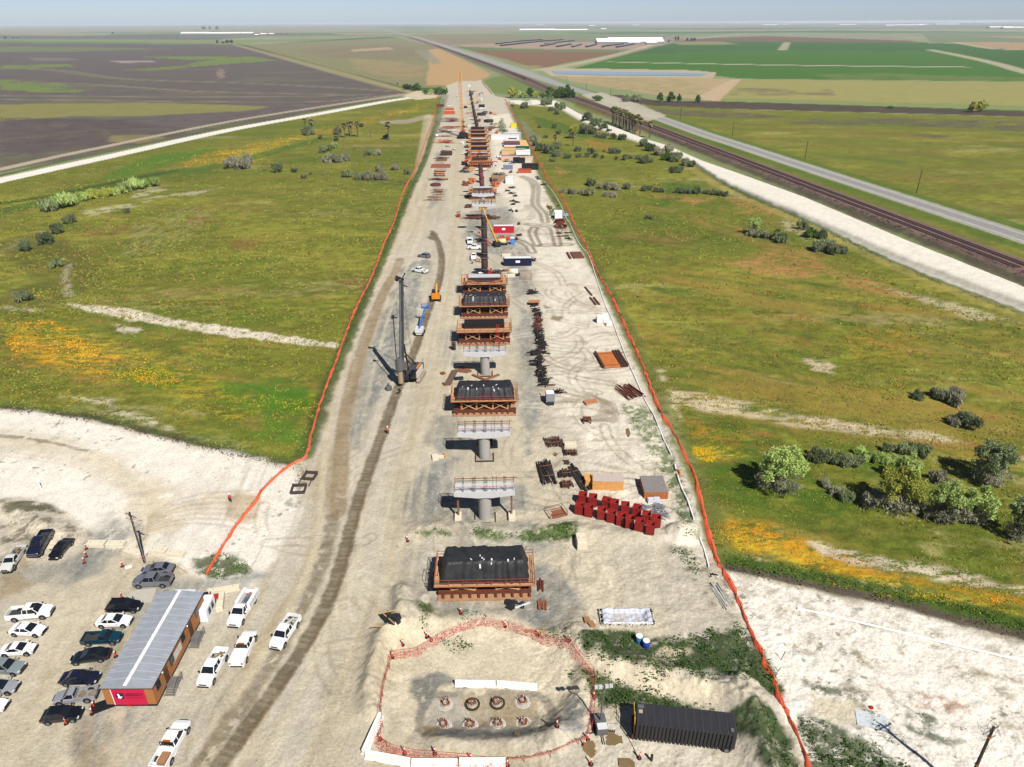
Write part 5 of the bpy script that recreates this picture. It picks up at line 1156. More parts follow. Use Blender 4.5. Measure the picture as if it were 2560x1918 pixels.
# ---- utility poles
WD=mat('pole_wood',(74,58,50),.9,noise=.3,scale=2)
def pole(px,py,h,label,arm=2.4,wires=False,seed=1,lean=0,group='utility poles',rz=.2):
    g=GP(px,py) if py<1918 else G(px,py); t=thing('utility_pole',label,'utility pole',(g.x,g.y,g.z),rz,group)
    b=B(); b.tube((0,0,-.5),(0,0,h),.21,.14,8); b.obj('pole_shaft',WD,t)
    b=B(); b.bar((-arm/2,.12,h-.7),(arm/2,.12,h-.7),.12); 
    for s in(-1,1): b.bar((s*arm*.35,.12,h-.7),(0,.12,h-1.5),.05)
    c=b.obj('crossarm',mat('crossarm_grey',(150,146,138),.8),t)
    b=B()
    for x in(-.45,-.2,.2,.45): b.tube((x*arm,.12,h-.64),(x*arm,.12,h-.42),.06,n=6)
    b.obj('insulator',mat('insul',(190,190,190),.3),c)
    if wires:
        rs=random.Random(seed); b=B()
        for k in range(9):
            c0=Vector((rs.uniform(-.9,.9),rs.uniform(-.6,.6),h-rs.uniform(-.4,2.2))); r=rs.uniform(.35,.95); ax=Vector((rs.uniform(-1,1),rs.uniform(-1,1),rs.uniform(-.4,1))).normalized(); u_=ax.cross(Vector((0,.3,1))).normalized(); w_=ax.cross(u_)
            pts=[c0+u_*r*math.cos(a*.4)+w_*r*.6*math.sin(a*.4)+ax*a*.02 for a in range(15)]; b.path(pts,.018,4)
        b.obj('coiled_wire',mat('wire_dark',(60,60,60),.5),t)
        b=B(); b.path([(.16,0,h-1),(.24,-.02,h*.5),(.2,0,0)],.07,5); b.obj('riser_pipe',mat('riser',(150,150,150),.5,.3),t)
        b=B()
        for z in(h*.08,h*.14,h*.45,h*.85): b.tube((0,0,z),(0,0,z+.12),.22,n=8)
        b.obj('band',mat('band_orange',(200,120,50),.7),t)
    return t
gp=G(362,1407); tp=G(325,1277); 
# pole height from photo
def pole_h(px,py,tx,ty):
    g=G(px,py); lo,hi=1,30
    for _ in range(30):
        m_=(lo+hi)/2; q=(g.y*cp+(H-m_)*sp_); v=((H-m_)*cp-g.y*sp_)/q; y=959+F*v
        if y>ty: lo=m_
        else: hi=m_
    return lo
pole(362,1407,pole_h(362,1407,325,1277),'tall dark wooden utility pole with coiled wires rising beside the grey sedan',wires=True,seed=3,rz=-.5)
pole(2409,1985,pole_h(2409,1985,2478,1822),'wooden utility pole with tangled wires cut by the bottom edge at the right',wires=True,seed=8,rz=.4)
for i,(x,y,ty) in enumerate([(ZB(1468,672)[0],ZB(1468,672)[1],ZB(0,522)[1]),(ZB(697,438)[0],ZB(697,438)[1],ZB(0,322)[1]),(ZB(194,280)[0],ZB(194,280)[1],ZB(0,185)[1]),(ZA(1697,368)[0],ZA(1697,368)[1]-0,ZA(0,240)[1]),(ZA(1333,235)[0],ZA(1333,235)[1],ZA(0,140)[1]),(ZA(1055,160)[0],ZA(1055,160)[1],ZA(0,80)[1]),(ZA(833,90)[0],ZA(833,90)[1],ZA(0,30)[1]),(ZA(652,30)[0],ZA(652,30)[1],ZA(0,-18)[1])]):
    hh=pole_h(x,y,x,ty); pole(x,y,hh,'thin utility pole beyond the highway, %s of eight counted from the nearest'%ORD[i],2.6,rz=-.6,group='utility poles along the highway')
# ============================================================ VIADUCT WORKS
CON=mat('concrete_new',(214,212,213),.8,noise=.07,scale=1.2); COLC=mat('concrete_column',(176,172,166),.8,noise=.08,scale=1.0)
def tl(name,c,rough=.65):
    m=bpy.data.materials.new(name); m.use_nodes=True; n=m.node_tree; b=n.nodes['Principled BSDF']; b.inputs['Base Color'].default_value=L(c)+(1,); b.inputs['Roughness'].default_value=rough
    t=n.nodes.new('ShaderNodeBsdfTranslucent'); t.inputs[0].default_value=L(c)+(1,); x=n.nodes.new('ShaderNodeMixShader'); x.inputs[0].default_value=.12
    n.links.new(b.outputs[0],x.inputs[1]); n.links.new(t.outputs[0],x.inputs[2]); n.links.new(x.outputs[0],n.nodes['Material Output'].inputs[0]); return m
RB=mat('rebar_brown',(78,54,46),.85,noise=.3,scale=4); RBD=mat('rebar_dark',(46,40,40),.85,noise=.3,scale=4); ORT=mat('timber_orange',(196,130,86),.85,noise=.2,scale=2,bump=.2); RST=mat('steel_rust',(112,58,40),.75,noise=.3,scale=2); RSL=mat('steel_rust_light',(150,94,66),.8,noise=.2,scale=2)
TARP=mat('tarp_dusty',(46,46,48),.6,noise=.5,scale=1.0,bump=.8); ORL=mat('safety_orange',(232,120,60),.6); YEL=mat('machine_yellow',(232,168,40),.4,k=1.9); ORM=mat('machine_orange',(226,110,48),.4); REDM=mat('machine_red',(196,40,40),.45); DKM=mat('machine_dark',(52,52,54),.55,.1,noise=.2); GRM=mat('machine_grey',(112,112,112),.5,.1,noise=.15)
LIN=mat('timber_pale',(214,168,112),.85,noise=.15,scale=2)
def cap_mesh(w=10.2,d=2.8,zb0=5.05,zb1=5.5,zt=6.3,cw=2.6):
    b=B(); P=[(-w/2,zb1),(-cw/2-.5,zb0+.08),(-cw/2,zb0),(cw/2,zb0),(cw/2+.5,zb0+.08),(w/2,zb1),(w/2,zt),(-w/2,zt)]
    b.prismy(P,-d/2,d/2); return b
def pier(Y,label,rails=True,props=False,zt=6.3,w=10.2,cage=None,far=False):
    x=clx(Y); t=thing('concrete_pier',label,'bridge pier',(x,Y,0),clr(Y),'concrete piers of the viaduct')
    cap_mesh(w,zt=zt,zb0=zt-1.25,zb1=zt-.8).obj('pier_cap',CON,t)
    b=B(); b.tube((0,0,-.3),(0,0,zt-1.25),1.1,n=40); b.obj('column',COLC,t)
    b=B(); r=random.Random(int(Y))
    rows=[(-w/2+.15,1),(-w*.36,2),(-w*.2,4),(-.05,4),(w*.14,1),(w*.2,1),(w*.32,3),(w/2-.15,1)]
    for x0,n in rows:
        for k in range(n):
            for y0 in(-1.15,1.15):
                b.bar((x0+k*.17,y0,zt),(x0+k*.17,y0,zt+1.35+r.uniform(-.1,.15)),.06 if not far else .09)
    if rails:
        for y0 in(-1.2,1.25): 
            b.bar((-w/2,y0,zt+.95),(w/2+.25,y0,zt+.95),.05); 
        b.bar((-w/2,1.25,zt+.5),(w/2,1.25,zt+.5),.04)
        for y0 in(-1.15,1.15): b.bar((-w/2+.1,y0,zt+.6),(w/2-.1,y0,zt+.6),.05)
        for x0 in(-w/2+.15,w/2-.15): b.bar((x0,-1.2,zt+.6),(x0,1.25,zt+.6),.05)
        b.obj('anchor_bars',RBD,t)
        b=B()
        for y0 in(-1.23,1.3): b.bar((-w/2,y0,zt+1.0),(w/2+.25,y0,zt+1.0),.05)
        b.bar((-w/2,-1.23,zt+1.0),(-w/2,1.3,zt+1.0),.05); b.obj('guard_rail',ORL,t)
    b=B(); 
    for k in range(16):
        b.bar((-1.7+k*.227,-1.7,.02),(-1.7+k*.227,1.2,.02),.05)
    b.bar((-1.75,-1.75,.1),(1.75,-1.75,.1),.25); b.bar((-1.75,-1.75,.1),(-1.75,1.2,.1),.2); b.bar((1.75,-1.75,.1),(1.75,1.2,.1),.2)
    b.obj('base_frame',RB,t)
    if props:
        for s in(-1,1):
            b=B(); b.box((s*4.55,.0,3.1),(.32,.32,4.7)); o=b.obj('prop_post',mat('prop_timber',(140,98,62),.85,noise=.2),t)
            b=B(); b.b0((s*4.6,-.3,0),(1.15,2.3,.75)); b.obj('prop_footing',CB,t)
    return t
pier(98.4,'finished concrete pier with propped cap nearest the viewer, white concrete footings at both ends',props=True)
pier(117.5,'finished concrete pier just in front of the tall black-wrapped falsework',zt=6.3)
pier(154.5,'concrete pier standing between two falsework towers, with a V of timber at its foot')
pier(308,'distant concrete pier right behind the row of dark column cages',far=True)
pier(328,'distant concrete pier with dark beams lying behind it, second of the far pair',far=True)
def falsework(Y,label,kind='tarp',deck=3.8,legs=4,W=13.6,D=5.8,near=False,wbase=True,tz=2.2):
    x=clx(Y); t=thing('falsework_tower',label,'falsework',(x,Y,0),clr(Y),'falsework towers along the viaduct')
    f=-D/2; r=random.Random(int(Y*3))
    b=B(); b.box((0,f+.8,.22),(W,2.4,.36)); b.box((0,-f-.8,.22),(W,2.4,.36)); b.obj('timber_mat',mat('mat_tan',(190,142,104),.85,noise=.25,scale=1.5),t)
    n=11; b=B()
    for s in(-1,1):
        for k in range(n): b.box((-W/2+W*(k+.7)/n+r.uniform(-.15,.15),s*(-f-.75),.56),(.34,1.9,.32))
    b.obj('sand_jacks',mat('jack_dark',(110,64,46),.8),t)
    b=B(); lo=.92
    for s in(-1,1):
        for dy in(-.4,.3): b.box((0,s*(-f-1.0)+dy,lo),(W,.26,.34)); b.box((0,s*(-f-1.0)+dy,lo+.19),(W,.4,.05)); b.box((0,s*(-f-1.0)+dy,lo-.19),(W,.4,.05))
    b.obj('bottom_beam',RST,t)
    top=deck-.85; b=B()
    for s in(-1,1):
        y0=s*(-f-1.0)
        xs=[-W/2+W*v for v in ((.14,.40,.62,.87) if legs==4 else (.13,.37,.63,.87))]
        for q in xs: b.box((q,y0,(lo+top)/2),(.36,.36,top-lo-.1))
    b.obj('timber_leg',ORT,t)
    b=B()
    for s in(-1,1):
        y0=s*(-f-1.0)-.24
        prs=[(xs[0],xs[1]),(xs[2],xs[3])]+([(xs[1],xs[2])] if legs==5 else [])
        for a,c in prs: b.bar((a,y0,lo+.25),(c,y0,top-.1),.22,.1); b.bar((a,y0-.11,top-.1),(c,y0-.11,lo+.25),.22,.1)
    for q in(-W*.36,W*.36): b.bar((q,f+1,lo+.2),(q,-f-1,top-.1),.15); 
    b.obj('cross_brace',LIN,t)
    b=B()
    for s in(-1,1):
        for dy in(-.35,.35): b.box((0,s*(-f-1.0)+dy,top+.2),(W+.2,.26,.36)); b.box((0,s*(-f-1.0)+dy,top+.40),(W+.2,.4,.05)); b.box((0,s*(-f-1.0)+dy,top),(W+.2,.4,.05))
    b.obj('top_beam',RST,t)
    b=B()
    for k in range(12): 
        q=-W/2+.3+(W-.6)*k/11+r.uniform(-.1,.1); b.box((q,0,top+.62),(.28,D+.6,.32))
    b.obj('cross_beam',RSL,t)
    b=B(); dk=deck
    b.box((0,0,dk-.03),(W+.9,D+.9,.12)); b.obj('deck',mat('deck_ply',(204,160,118),.85,noise=.2,scale=.8),t); b=B(); b.box((0,f-.45,dk-.05),(W+.9,.1,.2)); b.box((-W/2-.45,0,dk-.05),(.1,D+.8,.2)); b.obj('edge_board',ORT,t)
    b=B(); hw=W/2+.4; hy=D/2+.4
    for (a,c) in (((-hw,-hy),(hw,-hy)),((hw,-hy),(hw,hy)),((hw,hy),(-hw,hy)),((-hw,hy),(-hw,-hy))):
        L2=math.hypot(c[0]-a[0],c[1]-a[1]); n=max(3,int(L2/1.9))
        for k in range(n+1): q=(a[0]+(c[0]-a[0])*k/n,a[1]+(c[1]-a[1])*k/n); b.bar((q[0],q[1],dk-.3),(q[0],q[1],dk+1.15),.07)
        for z in(.55,1.08): b.bar((a[0],a[1],dk+z),(c[0],c[1],dk+z+r.uniform(-.04,.04)),.07,.06)
    b.obj('guard_rail',mat('rail_rust',(160,80,56),.8),t)
    if kind=='tarp':
        tz=6.25-deck; nx,ny=72,30; TN=fbm(*np.meshgrid(np.arange(80.)/7+Y,np.arange(80.)/5,indexing='ij'),1.6,4,int(Y),rough=.7); w2=W*.445; d2=D*.46; rs=np.random.RandomState(int(Y)); vs=[]
        ph=rs.rand(8)*6
        for i in range(nx+1):
            for j in range(ny+1):
                u=i/nx*2-1; v=j/ny*2-1
                fall=max(0,(abs(u)-.91)/.09); fv=max(0,(abs(v)-.66)/.34)
                z=tz+.06*math.sin(u*7+ph[0])
                z=z*(1-.97*fall**1.3)*(1-.97*fv**1.25)
                wv=.13*math.sin(u*19+ph[2]+3*math.sin(v*2+u*3))*(.4+.6*math.sin(u*5+ph[6])**2)+.05*math.sin(u*43+ph[3]+2*v); 
                z+=TN[i,j]*.13*(1-.7*max(fall,fv)); wv+=TN[j+3,(i*2)%50]*.2
                x_=u*w2*(1+.06*max(fall,fv))+.1*math.sin(v*9+ph[5]); y_=v*d2*(1+.10*fv)+wv*(fv>0)*.9
                vs.append((x_,y_-.1,dk+.06+max(0,z)))
        fs=[(i*(ny+1)+j,(i+1)*(ny+1)+j,(i+1)*(ny+1)+j+1,i*(ny+1)+j+1) for i in range(nx) for j in range(ny)]
        b=B(); b.add(vs,fs); o=b.obj('tarp_cover',TARP,t,True)
        b=B()
        for k in range(9 if near else 4):
            i=rs.randint(5,nx-5); j=rs.randint(2,12); p=Vector(vs[i*(ny+1)+j])+Vector((0,-.06,.08)); q=Vector(vs[(i)*(ny+1)+min(ny,j+rs.randint(1,4))])+Vector((rs.uniform(-.2,.2),-.06,.1)); b.bar(p,q,.22 if k%2 else .14,.03)
        b.obj('white_scrap',mat('scrap_white',(232,232,230),.7),o)
        if near:
            b=B()
            for k in range(6): b.b0((W*.40+r.uniform(-.5,.9),-D*.36+r.uniform(-.3,.8),dk+.05),(.5,.4,.15),r.random()*3)
            b.obj('plastic_scrap',mat('scrap_white',(232,232,230),.7),t)
    elif kind=='rebar':
        b=B()
        for k in range(60): q=-W*.39+W*.78*k/59; 
        for k in range(60):
            q=-W*.39+W*.78*k/59; b.bar((q,-1.3,dk+.2),(q,-1.3,dk+1.9),.05); b.bar((q,-1.3,dk+1.9),(q,1.5,dk+1.9),.05)
        for k in range(14): z=dk+.3+1.6*k/13; b.bar((-W*.39,-1.32,z),(W*.39,-1.32,z),.05)
        b.box((0,.1,dk+.95),(W*.77,2.5,1.6)); b.obj('rebar_cage',RBD,t)
        b=B(); b.bar((-W*.4,-1.9,dk+.1),(0,-2.2,dk+.1),.3,.2); b.bar((W*.4,-1.9,dk+.1),(0,-2.2,dk+.1),.3,.2); b.obj('form_edge',LIN,t)
    elif kind=='form':
        cap=cap_mesh(W*.72,2.6,dk,dk+.7,dk+1.7); cap.obj('concrete_pour',mat('fresh_concrete',(206,208,212),.8),t)
        b=B(); b.prismy([(-W*.37,dk+.5),(0,dk-.1),(W*.37,dk+.5),(W*.37,dk+1.45),(-W*.37,dk+1.45)],-1.5,-1.36); b.obj('form_panel',mat('form_dark',(62,52,50),.7),t)
        b=B(); 
        for s in(-1,1): b.box((s*W*.40,0,dk+.9),(.6,2.8,1.9)); b.bar((s*W*.45,-2.2,dk+1.2),(s*W*.05,-3.2,dk+.1),.3,.2)
        b.obj('form_end',ORT,t)
    elif kind=='red':
        b=B()
        for k in range(12): b.box((-W*.42+W*.84*k/11,-D/2-.1,deck-.9),(.34,.4,2.3))
        b.obj('form_rib',mat('form_orange',(222,108,66),.8,noise=.2),t)
        b=B(); b.box((0,-D/2+.3,deck-.9),(W*.9,.2,2.2)); b.obj('form_panel',RSL,t)
        b=B(); b.box((0,0,dk+1.0),(W*.72,2.4,.9)); b.obj('rebar_cage',RBD,t)
    return t
falsework(81.8,'large black-tarped falsework nearest the viewer, low on rust brown beams',deck=3.0,near=True,W=13.8,D=5.6)
falsework(136.8,'tall black-tarped falsework with three crossed braces, second nearest',legs=5,near=True)
falsework(174.8,'falsework with an uncovered rebar cage and a red ladder','falsework' and 'rebar')
falsework(193.7,'black-tarped falsework, third tarp counted from the viewer',near=True)
falsework(212.8,'falsework with white fresh concrete top in front of the dark column cages','form')
falsework(346.5,'small distant falsework with a white pier top, just behind the two far piers','form',W=12.5)
kinds=['red','form','rebar','rebar','form','rebar','rebar','rebar']
descs=['with bright orange ribs on its front','with a grey cap, second of the far cluster','with dark rebar and two red-clad spots','with dark rebar between two orange decks','with a bright white concrete strip','with brown rebar just behind the white strip','second last of the far cluster, orange deck','last of the far cluster beside the crawler crane']
for i,Y in enumerate((430,449,468,487,506,525,544,563)):
    falsework(Y,'far orange falsework %s'%descs[i],kinds[i],W=13.0,D=7.5)
# red ladder and worker
x=clx(170.2); b=B()
for s in(-1,1): b.bar((s*.28,0,0),(s*.28,1.6,6.2),.09)
for k in range(14): b.bar((-.28,1.6*k/14,6.2*k/14),(.28,1.6*k/14,6.2*k/14),.06)
solo(b,'ladder',REDM,'red ladder leaning on the falsework with the uncovered rebar cage','ladder',(x+3.5,168.9,.2))
# scaffolding stair left of the near falsework
b=B()
for (sx,sy) in((0,0),(1.3,0),(0,2.4),(1.3,2.4)): b.bar((sx,sy,0),(sx,sy,3.2),.06)
for z in(1.0,2.0,3.1):
    for (a,c) in(((0,0),(1.3,0)),((1.3,0),(1.3,2.4)),((1.3,2.4),(0,2.4)),((0,2.4),(0,0))): b.bar((a[0],a[1],z),(c[0],c[1],z),.05)
b.bar((.6,0,0),(.6,2.4,2.4),.5,.06)
solo(b,'scaffold_stair',mat('scaffold_dark',(70,66,64),.6,.2),'small dark scaffold stair at the left end of the nearest falsework','scaffold',(clx(83)-8.2,80.6,0))
# column cages
def column(Y,h,label,mt,tri=True,red=False):
    x=clx(Y); t=thing('column_cage',label,'rebar column',(x,Y,0),clr(Y),'tall steel column cages of the viaduct')
    b=B(); b.tube((0,0,0),(0,0,h),1.08,n=20); b.obj('column_form',mt,t,True)
    b=B()
    for k in range(28): a=k*2*math.pi/28; b.bar((1.1*math.cos(a),1.1*math.sin(a),0),(1.1*math.cos(a),1.1*math.sin(a),h+.5),.05)
    b.obj('rebar_cage',RBD,t)
    b=B(); 
    for z in(h*.30,h*.97): b.lathe([(1.1,z-.08),(1.45,z-.08),(1.45,z+.06),(1.1,z+.06)],n=16)
    b.obj('collar_ring',GRM if not red else REDM,t)
    return t
CF=mat('cage_brown',(84,58,52),.8,noise=.3,scale=3,bump=.5); CFR=mat('cage_red',(128,70,80),.75,noise=.25,scale=3)
for i,Y in enumerate((231.5,250.3,269.5,288.5)): 
    column(Y,5.7,'dark brown column cage behind the white-topped falsework, %s of four'%ORD[i],CF)
for i,Y in enumerate((365,384,403)): column(Y,6.4,'reddish column cage between the far piers and the far falsework, %s of three'%ORD[i],CFR if i<2 else CF,red=i<2)
for i,Y in enumerate((585,606,628,652,680,712,748,785,830,880)): column(Y,6.0,'small brown column cage beyond the far falsework, %s of ten'%ORD[i],CF)
# guy lines
b=B()
for i,(Y,z) in enumerate(((231.5,5.5),(250.3,5.6))):
    b=B(); q=G(*((1260,640) if i else (1268,680))); b.bar((clx(Y)+1,Y,z),(q.x,q.y,.6),.07); tag(b.obj('guy_cable',mat('cable',(120,92,76),.6)),'brown guy cable from the %s dark column down to the right'%ORD[i],'cable')
for i,(px,py,nm) in enumerate(((1266,641,'farther'),(1276,692,'nearer'))): block('counterweight_block','cream concrete counterweight at the foot of the %s guy cable'%nm,G(px,py),3.2,1.2,.9,.05,'concrete counterweights')
# flat dark discs on the ground by the columns
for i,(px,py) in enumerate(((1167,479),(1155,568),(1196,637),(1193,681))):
    b=B(); b.lathe([(1.5,0),(1.5,.06)],n=14); o=solo(b,'flat_dark_disc',DKM,'dark flat disc lying left of the column cages, %s from the far end'%ORD[i],'plate',G(px,py)); o.scale=(1.4,1.0,1)
# ============================================================ MACHINES
def tracks(b,L_,gap,w=.75,h=1.1):
    for s in(-1,1):
        P=[(-L_/2+.3,0),(L_/2-.3,0),(L_/2,.35),(L_/2-.05,.75),(L_/2-.4,h),(-L_/2+.4,h),(-L_/2+.05,.75),(-L_/2,.35)]
        b.loft([[(x,s*gap-w/2,z) for x,z in P],[(x,s*gap+w/2,z) for x,z in P]])
def drillrig():
    g=G(1006,962); g=g+Vector((2.3,3.5,0)); t=thing('drill_rig','tall dark rotary drill rig with a very long mast','drill rig',(g.x,g.y,0),math.pi/2-.18)
    # local +x = machine forward? machine faces -y (towards viewer): mast at front-left
    b=B(); tracks(b,5.6,1.9,.8,1.1); b.obj('crawler_track',mat('track_worn',(176,158,140),.8,noise=.2),t)
    b=B(); b.b0((0,0,.9),(3.2,3.0,.5)); b.b0((.4,-.3,1.4),(5.2,2.8,1.5)); b.obj('upper_body',mat('rig_body',(84,84,86),.5,.1,noise=.2,scale=3),t)
    B().b0((.8,-1.2,2.9),(3.0,.5,.25)).obj('engine_cover',mat('rig_orange',(230,140,60),.5),t)
    B().b0((-.6,-1.75,1.5),(4.6,.25,1.5)).obj('side_panel',mat('rig_white',(226,218,206),.5),t)
    b=B(); b.b0((-2.6,-.9,1.5),(1.5,1.3,1.7)); b.obj('cab',GLS,t)
    b=B()
    for y in(-1.6,.9): b.bar((-.5,y,2.9),(2.9,y,3.9),.06); b.bar((2.9,y,2.9),(2.9,y,3.9),.06); b.bar((.5,y,2.9),(.5,y,3.6),.06)
    b.obj('handrail',GRM,t)
    # mast: starts in front of machine, local -x is towards viewer
    mb=Vector((-3.9,1.6,.8)); mt_=Vector((-2.9,.25,25.4)); d=(mt_-mb)
    b=B(); b.bar(mb,mt_,.8,.75); m_=b.obj('mast',mat('mast_dark',(72,74,78),.45,.2,noise=.2,scale=2),t)
    b=B(); b.bar(mt_+Vector((0,-.6,.2)),mt_+Vector((0,1.2,.9)),.35); b.bar(mt_,mt_+Vector((.2,-.9,1.7)),.25); b.tube(mt_+Vector((-.3,.9,.3)),mt_+Vector((.3,.9,.3)),.5,n=12); b.bar(mt_+Vector((0,-.3,-1)),mt_+Vector((0,-1.3,-1.4)),.2); b.obj('mast_head',DKM,m_)
    b=B(); b.tube(mb+Vector((-.9,0,2.2)),mb.lerp(mt_,.98)+Vector((-.9,0,0)),.2,n=8); b.tube(mb+Vector((-.9,0,2.2)),mb.lerp(mt_,.62)+Vector((-.9,0,0)),.3,n=8); b.obj('kelly_bar',GRM,m_)
    b=B(); p=mb+Vector((-.6,.75,2)); 
    b.tube(p+Vector((0,0,2)),p+Vector((.2,0,14.4)),.12,n=6); b.bar(p+Vector((0,0,2)),p+Vector((.3,-1,2)),.12); b.bar(p+Vector((.2,0,14.4)),p+Vector((.3,-1,14.2)),.2); b.tube(p+Vector((.2,-.2,14.4)),p+Vector((.2,.3,14.4)),.45,n=10); b.obj('service_line',DKM,m_)
    b=B(); c=mb+Vector((-.95,-.0,0)); b.tube(c+Vector((0,0,3.6)),c+Vector((0,0,6.0)),.95,n=16); b.tube(c+Vector((0,0,6)),c+Vector((0,0,6.5)),.75,n=16); b.b0(c+Vector((.3,-.6,3.8)),(1.2,1.5,1.6)); b.obj('rotary_drive',GRM,m_)
    b=B(); b.tube(c+Vector((0,0,.2)),c+Vector((0,0,3.6)),.62,n=14); b.obj('casing_tube',mat('casing',(176,150,120),.7,noise=.15),m_)
    b=B()
    for s in(-1,1): b.bar((-1.6,1.0+s*.5,1.8),mb.lerp(mt_,.38)+Vector((.5,s*.3,0)),.28); b.bar((2.2,.5+s*.7,2.4),mb.lerp(mt_,.30)+Vector((.5,s*.4,0)),.2)
    b.obj('mast_strut',DKM,m_)
    b=B()
    for k in range(8): z=.2+.11*k
    b.bar((2.3,.6,2.9),mt_+Vector((.4,0,0)),.05); b.bar((2.3,.9,2.9),mt_+Vector((.4,.4,0)),.05); b.obj('hoist_rope',DKM,m_)
    B().b0((-2.2,1.3,.9),(2.2,2.2,.9)).obj('front_frame',DKM,t)
    g2=G(983,975); b=B(); b.lathe([(.75,0),(.75,.9),(.3,1.0),(.3,1.6)],n=14); solo(b,'drilling_bucket',GRM,'grey drilling bucket on the ground left of the drill rig','bucket',(g2.x-1.0,g2.y,0))
    b=B(); P=[Vector((math.cos(a)*1.2,math.sin(a)*1.2,.3)) for a in [k*.25 for k in range(9)]]; b.path(P,.22,6); o=solo(b,'curved_pipe',DKM,'dark curved pipe piece in front of the drill rig','pipe',(g2.x+.6,g2.y-1.2,0),-1)
drillrig()
def excavator():
    g=G(*((860+830/3.6,540+755/3.6))); t=thing('excavator','orange excavator on the haul track with its arm folded towards the far side','excavator',(g.x,g.y,0),math.pi/2+.05)
    b=B(); tracks(b,4.2,1.2,.6,.9); b.obj('crawler_track',DKM,t)
    b=B(); b.b0((-.4,0,.95),(3.3,2.5,.9)); b.b0((-1.2,0,1.85),(1.6,2.4,.5)); b.obj('upper_body',mat('exc_orange',(238,150,36),.45,k=1.9),t)
    B().b0((.6,.75,1.8),(1.5,.95,1.2)).obj('cab',GLS,t)
    b=B(); b.bar((.6,-.2,1.8),(2.6,-.2,4.2),.45,.55); b.bar((2.6,-.2,4.2),(4.4,-.2,3.3),.4,.45); b.obj('boom',mat('exc_orange',(238,150,36),.45),t)
    b=B(); b.bar((4.3,-.2,3.5),(5.0,-.2,1.2),.35,.35); b.obj('stick',mat('exc_orange',(238,150,36),.45),t)
    B().prismy([(4.6,.2),(5.5,.2),(5.7,1.2),(4.7,1.3)],-.7,.3).obj('bucket',DKM,t)
    b=B(); b.b0((-1.7,-.6,.9),(.3,1.0,.9)); b.obj('counterweight',DKM,t)
excavator()
def boomlift(px,py,rz,cm,label,bm=None,h=9,ln=8,name='boom_lift'):
    g=G(px,py); t=thing(name,label,'boom lift',(g.x,g.y,0),rz,'lifts and telehandlers')
    b=B(); b.b0((0,0,.45),(3.0,1.7,.7)); b.b0((-.4,0,1.1),(2.6,2.1,1.0)); b.obj('chassis',mat('lift_white',(230,230,228),.5) if bm is None else bm,t)
    for s in(-1,1):
        for x in(-1.1,1.1): B().tube((x,s*.8,.5),(x,s*1.15,.5),.5,n=12).obj('wheel',TYR,t)
    b=B(); b.bar((-1.0,0,1.9),(ln*.55,0,1.9+h*.45),.5,.5); b.bar((ln*.45,0,1.9+h*.37),(ln,0,1.9+h*.82),.34,.34); b.obj('boom',cm,t)
    b=B(); e=Vector((ln,0,1.9+h*.8))
    for z in(0,.55,1.1):
        for a,c in(((0,-1.1),(.9,-1.1)),((.9,-1.1),(.9,1.1)),((.9,1.1),(0,1.1)),((0,1.1),(0,-1.1))): b.bar(e+Vector((a[0],a[1],z-.4)),e+Vector((c[0],c[1],z-.4)),.09)
    for a in((0,-1.1),(.9,-1.1),(.9,1.1),(0,1.1)): b.bar(e+Vector((a[0],a[1],-.4)),e+Vector((a[0],a[1],.7)),.09)
    b.box(e+Vector((.45,0,-.4)),(.9,2.2,.08)); b.obj('work_basket',cm,t)
    return t
BLU=mat('lift_blue',(52,116,196),.45)
boomlift(860+685/3.6,540+1065/3.6,math.pi/2-.08,BLU,'blue boom lift with white base on the wet track beside the drill rig',h=3.5,ln=8.5)
# yellow telehandler beside the columns, orange ones far
TH=boomlift(1140+640/6.375,440+1125/6.375,math.pi/2+.42,YEL,'yellow telehandler raising its boom beside the dark column cages',DKM,h=12,ln=13,name='telehandler')
boomlift(1060+650/6.373,200+1355/6.373,.55,mat('lift_redorange',(238,86,44),.45),'red-orange boom lift at the left of the far falsework',DKM,h=6,ln=10)
boomlift(1060+700/6.373,200+1215/6.373,1.2,YEL,'yellow lift at the left flank of the far falsework',DKM,h=4,ln=5)
boomlift(1060+665/6.373,200+450/6.373,.5,YEL,'far yellow boom lift reaching to a small column cage',DKM,h=11,ln=14)
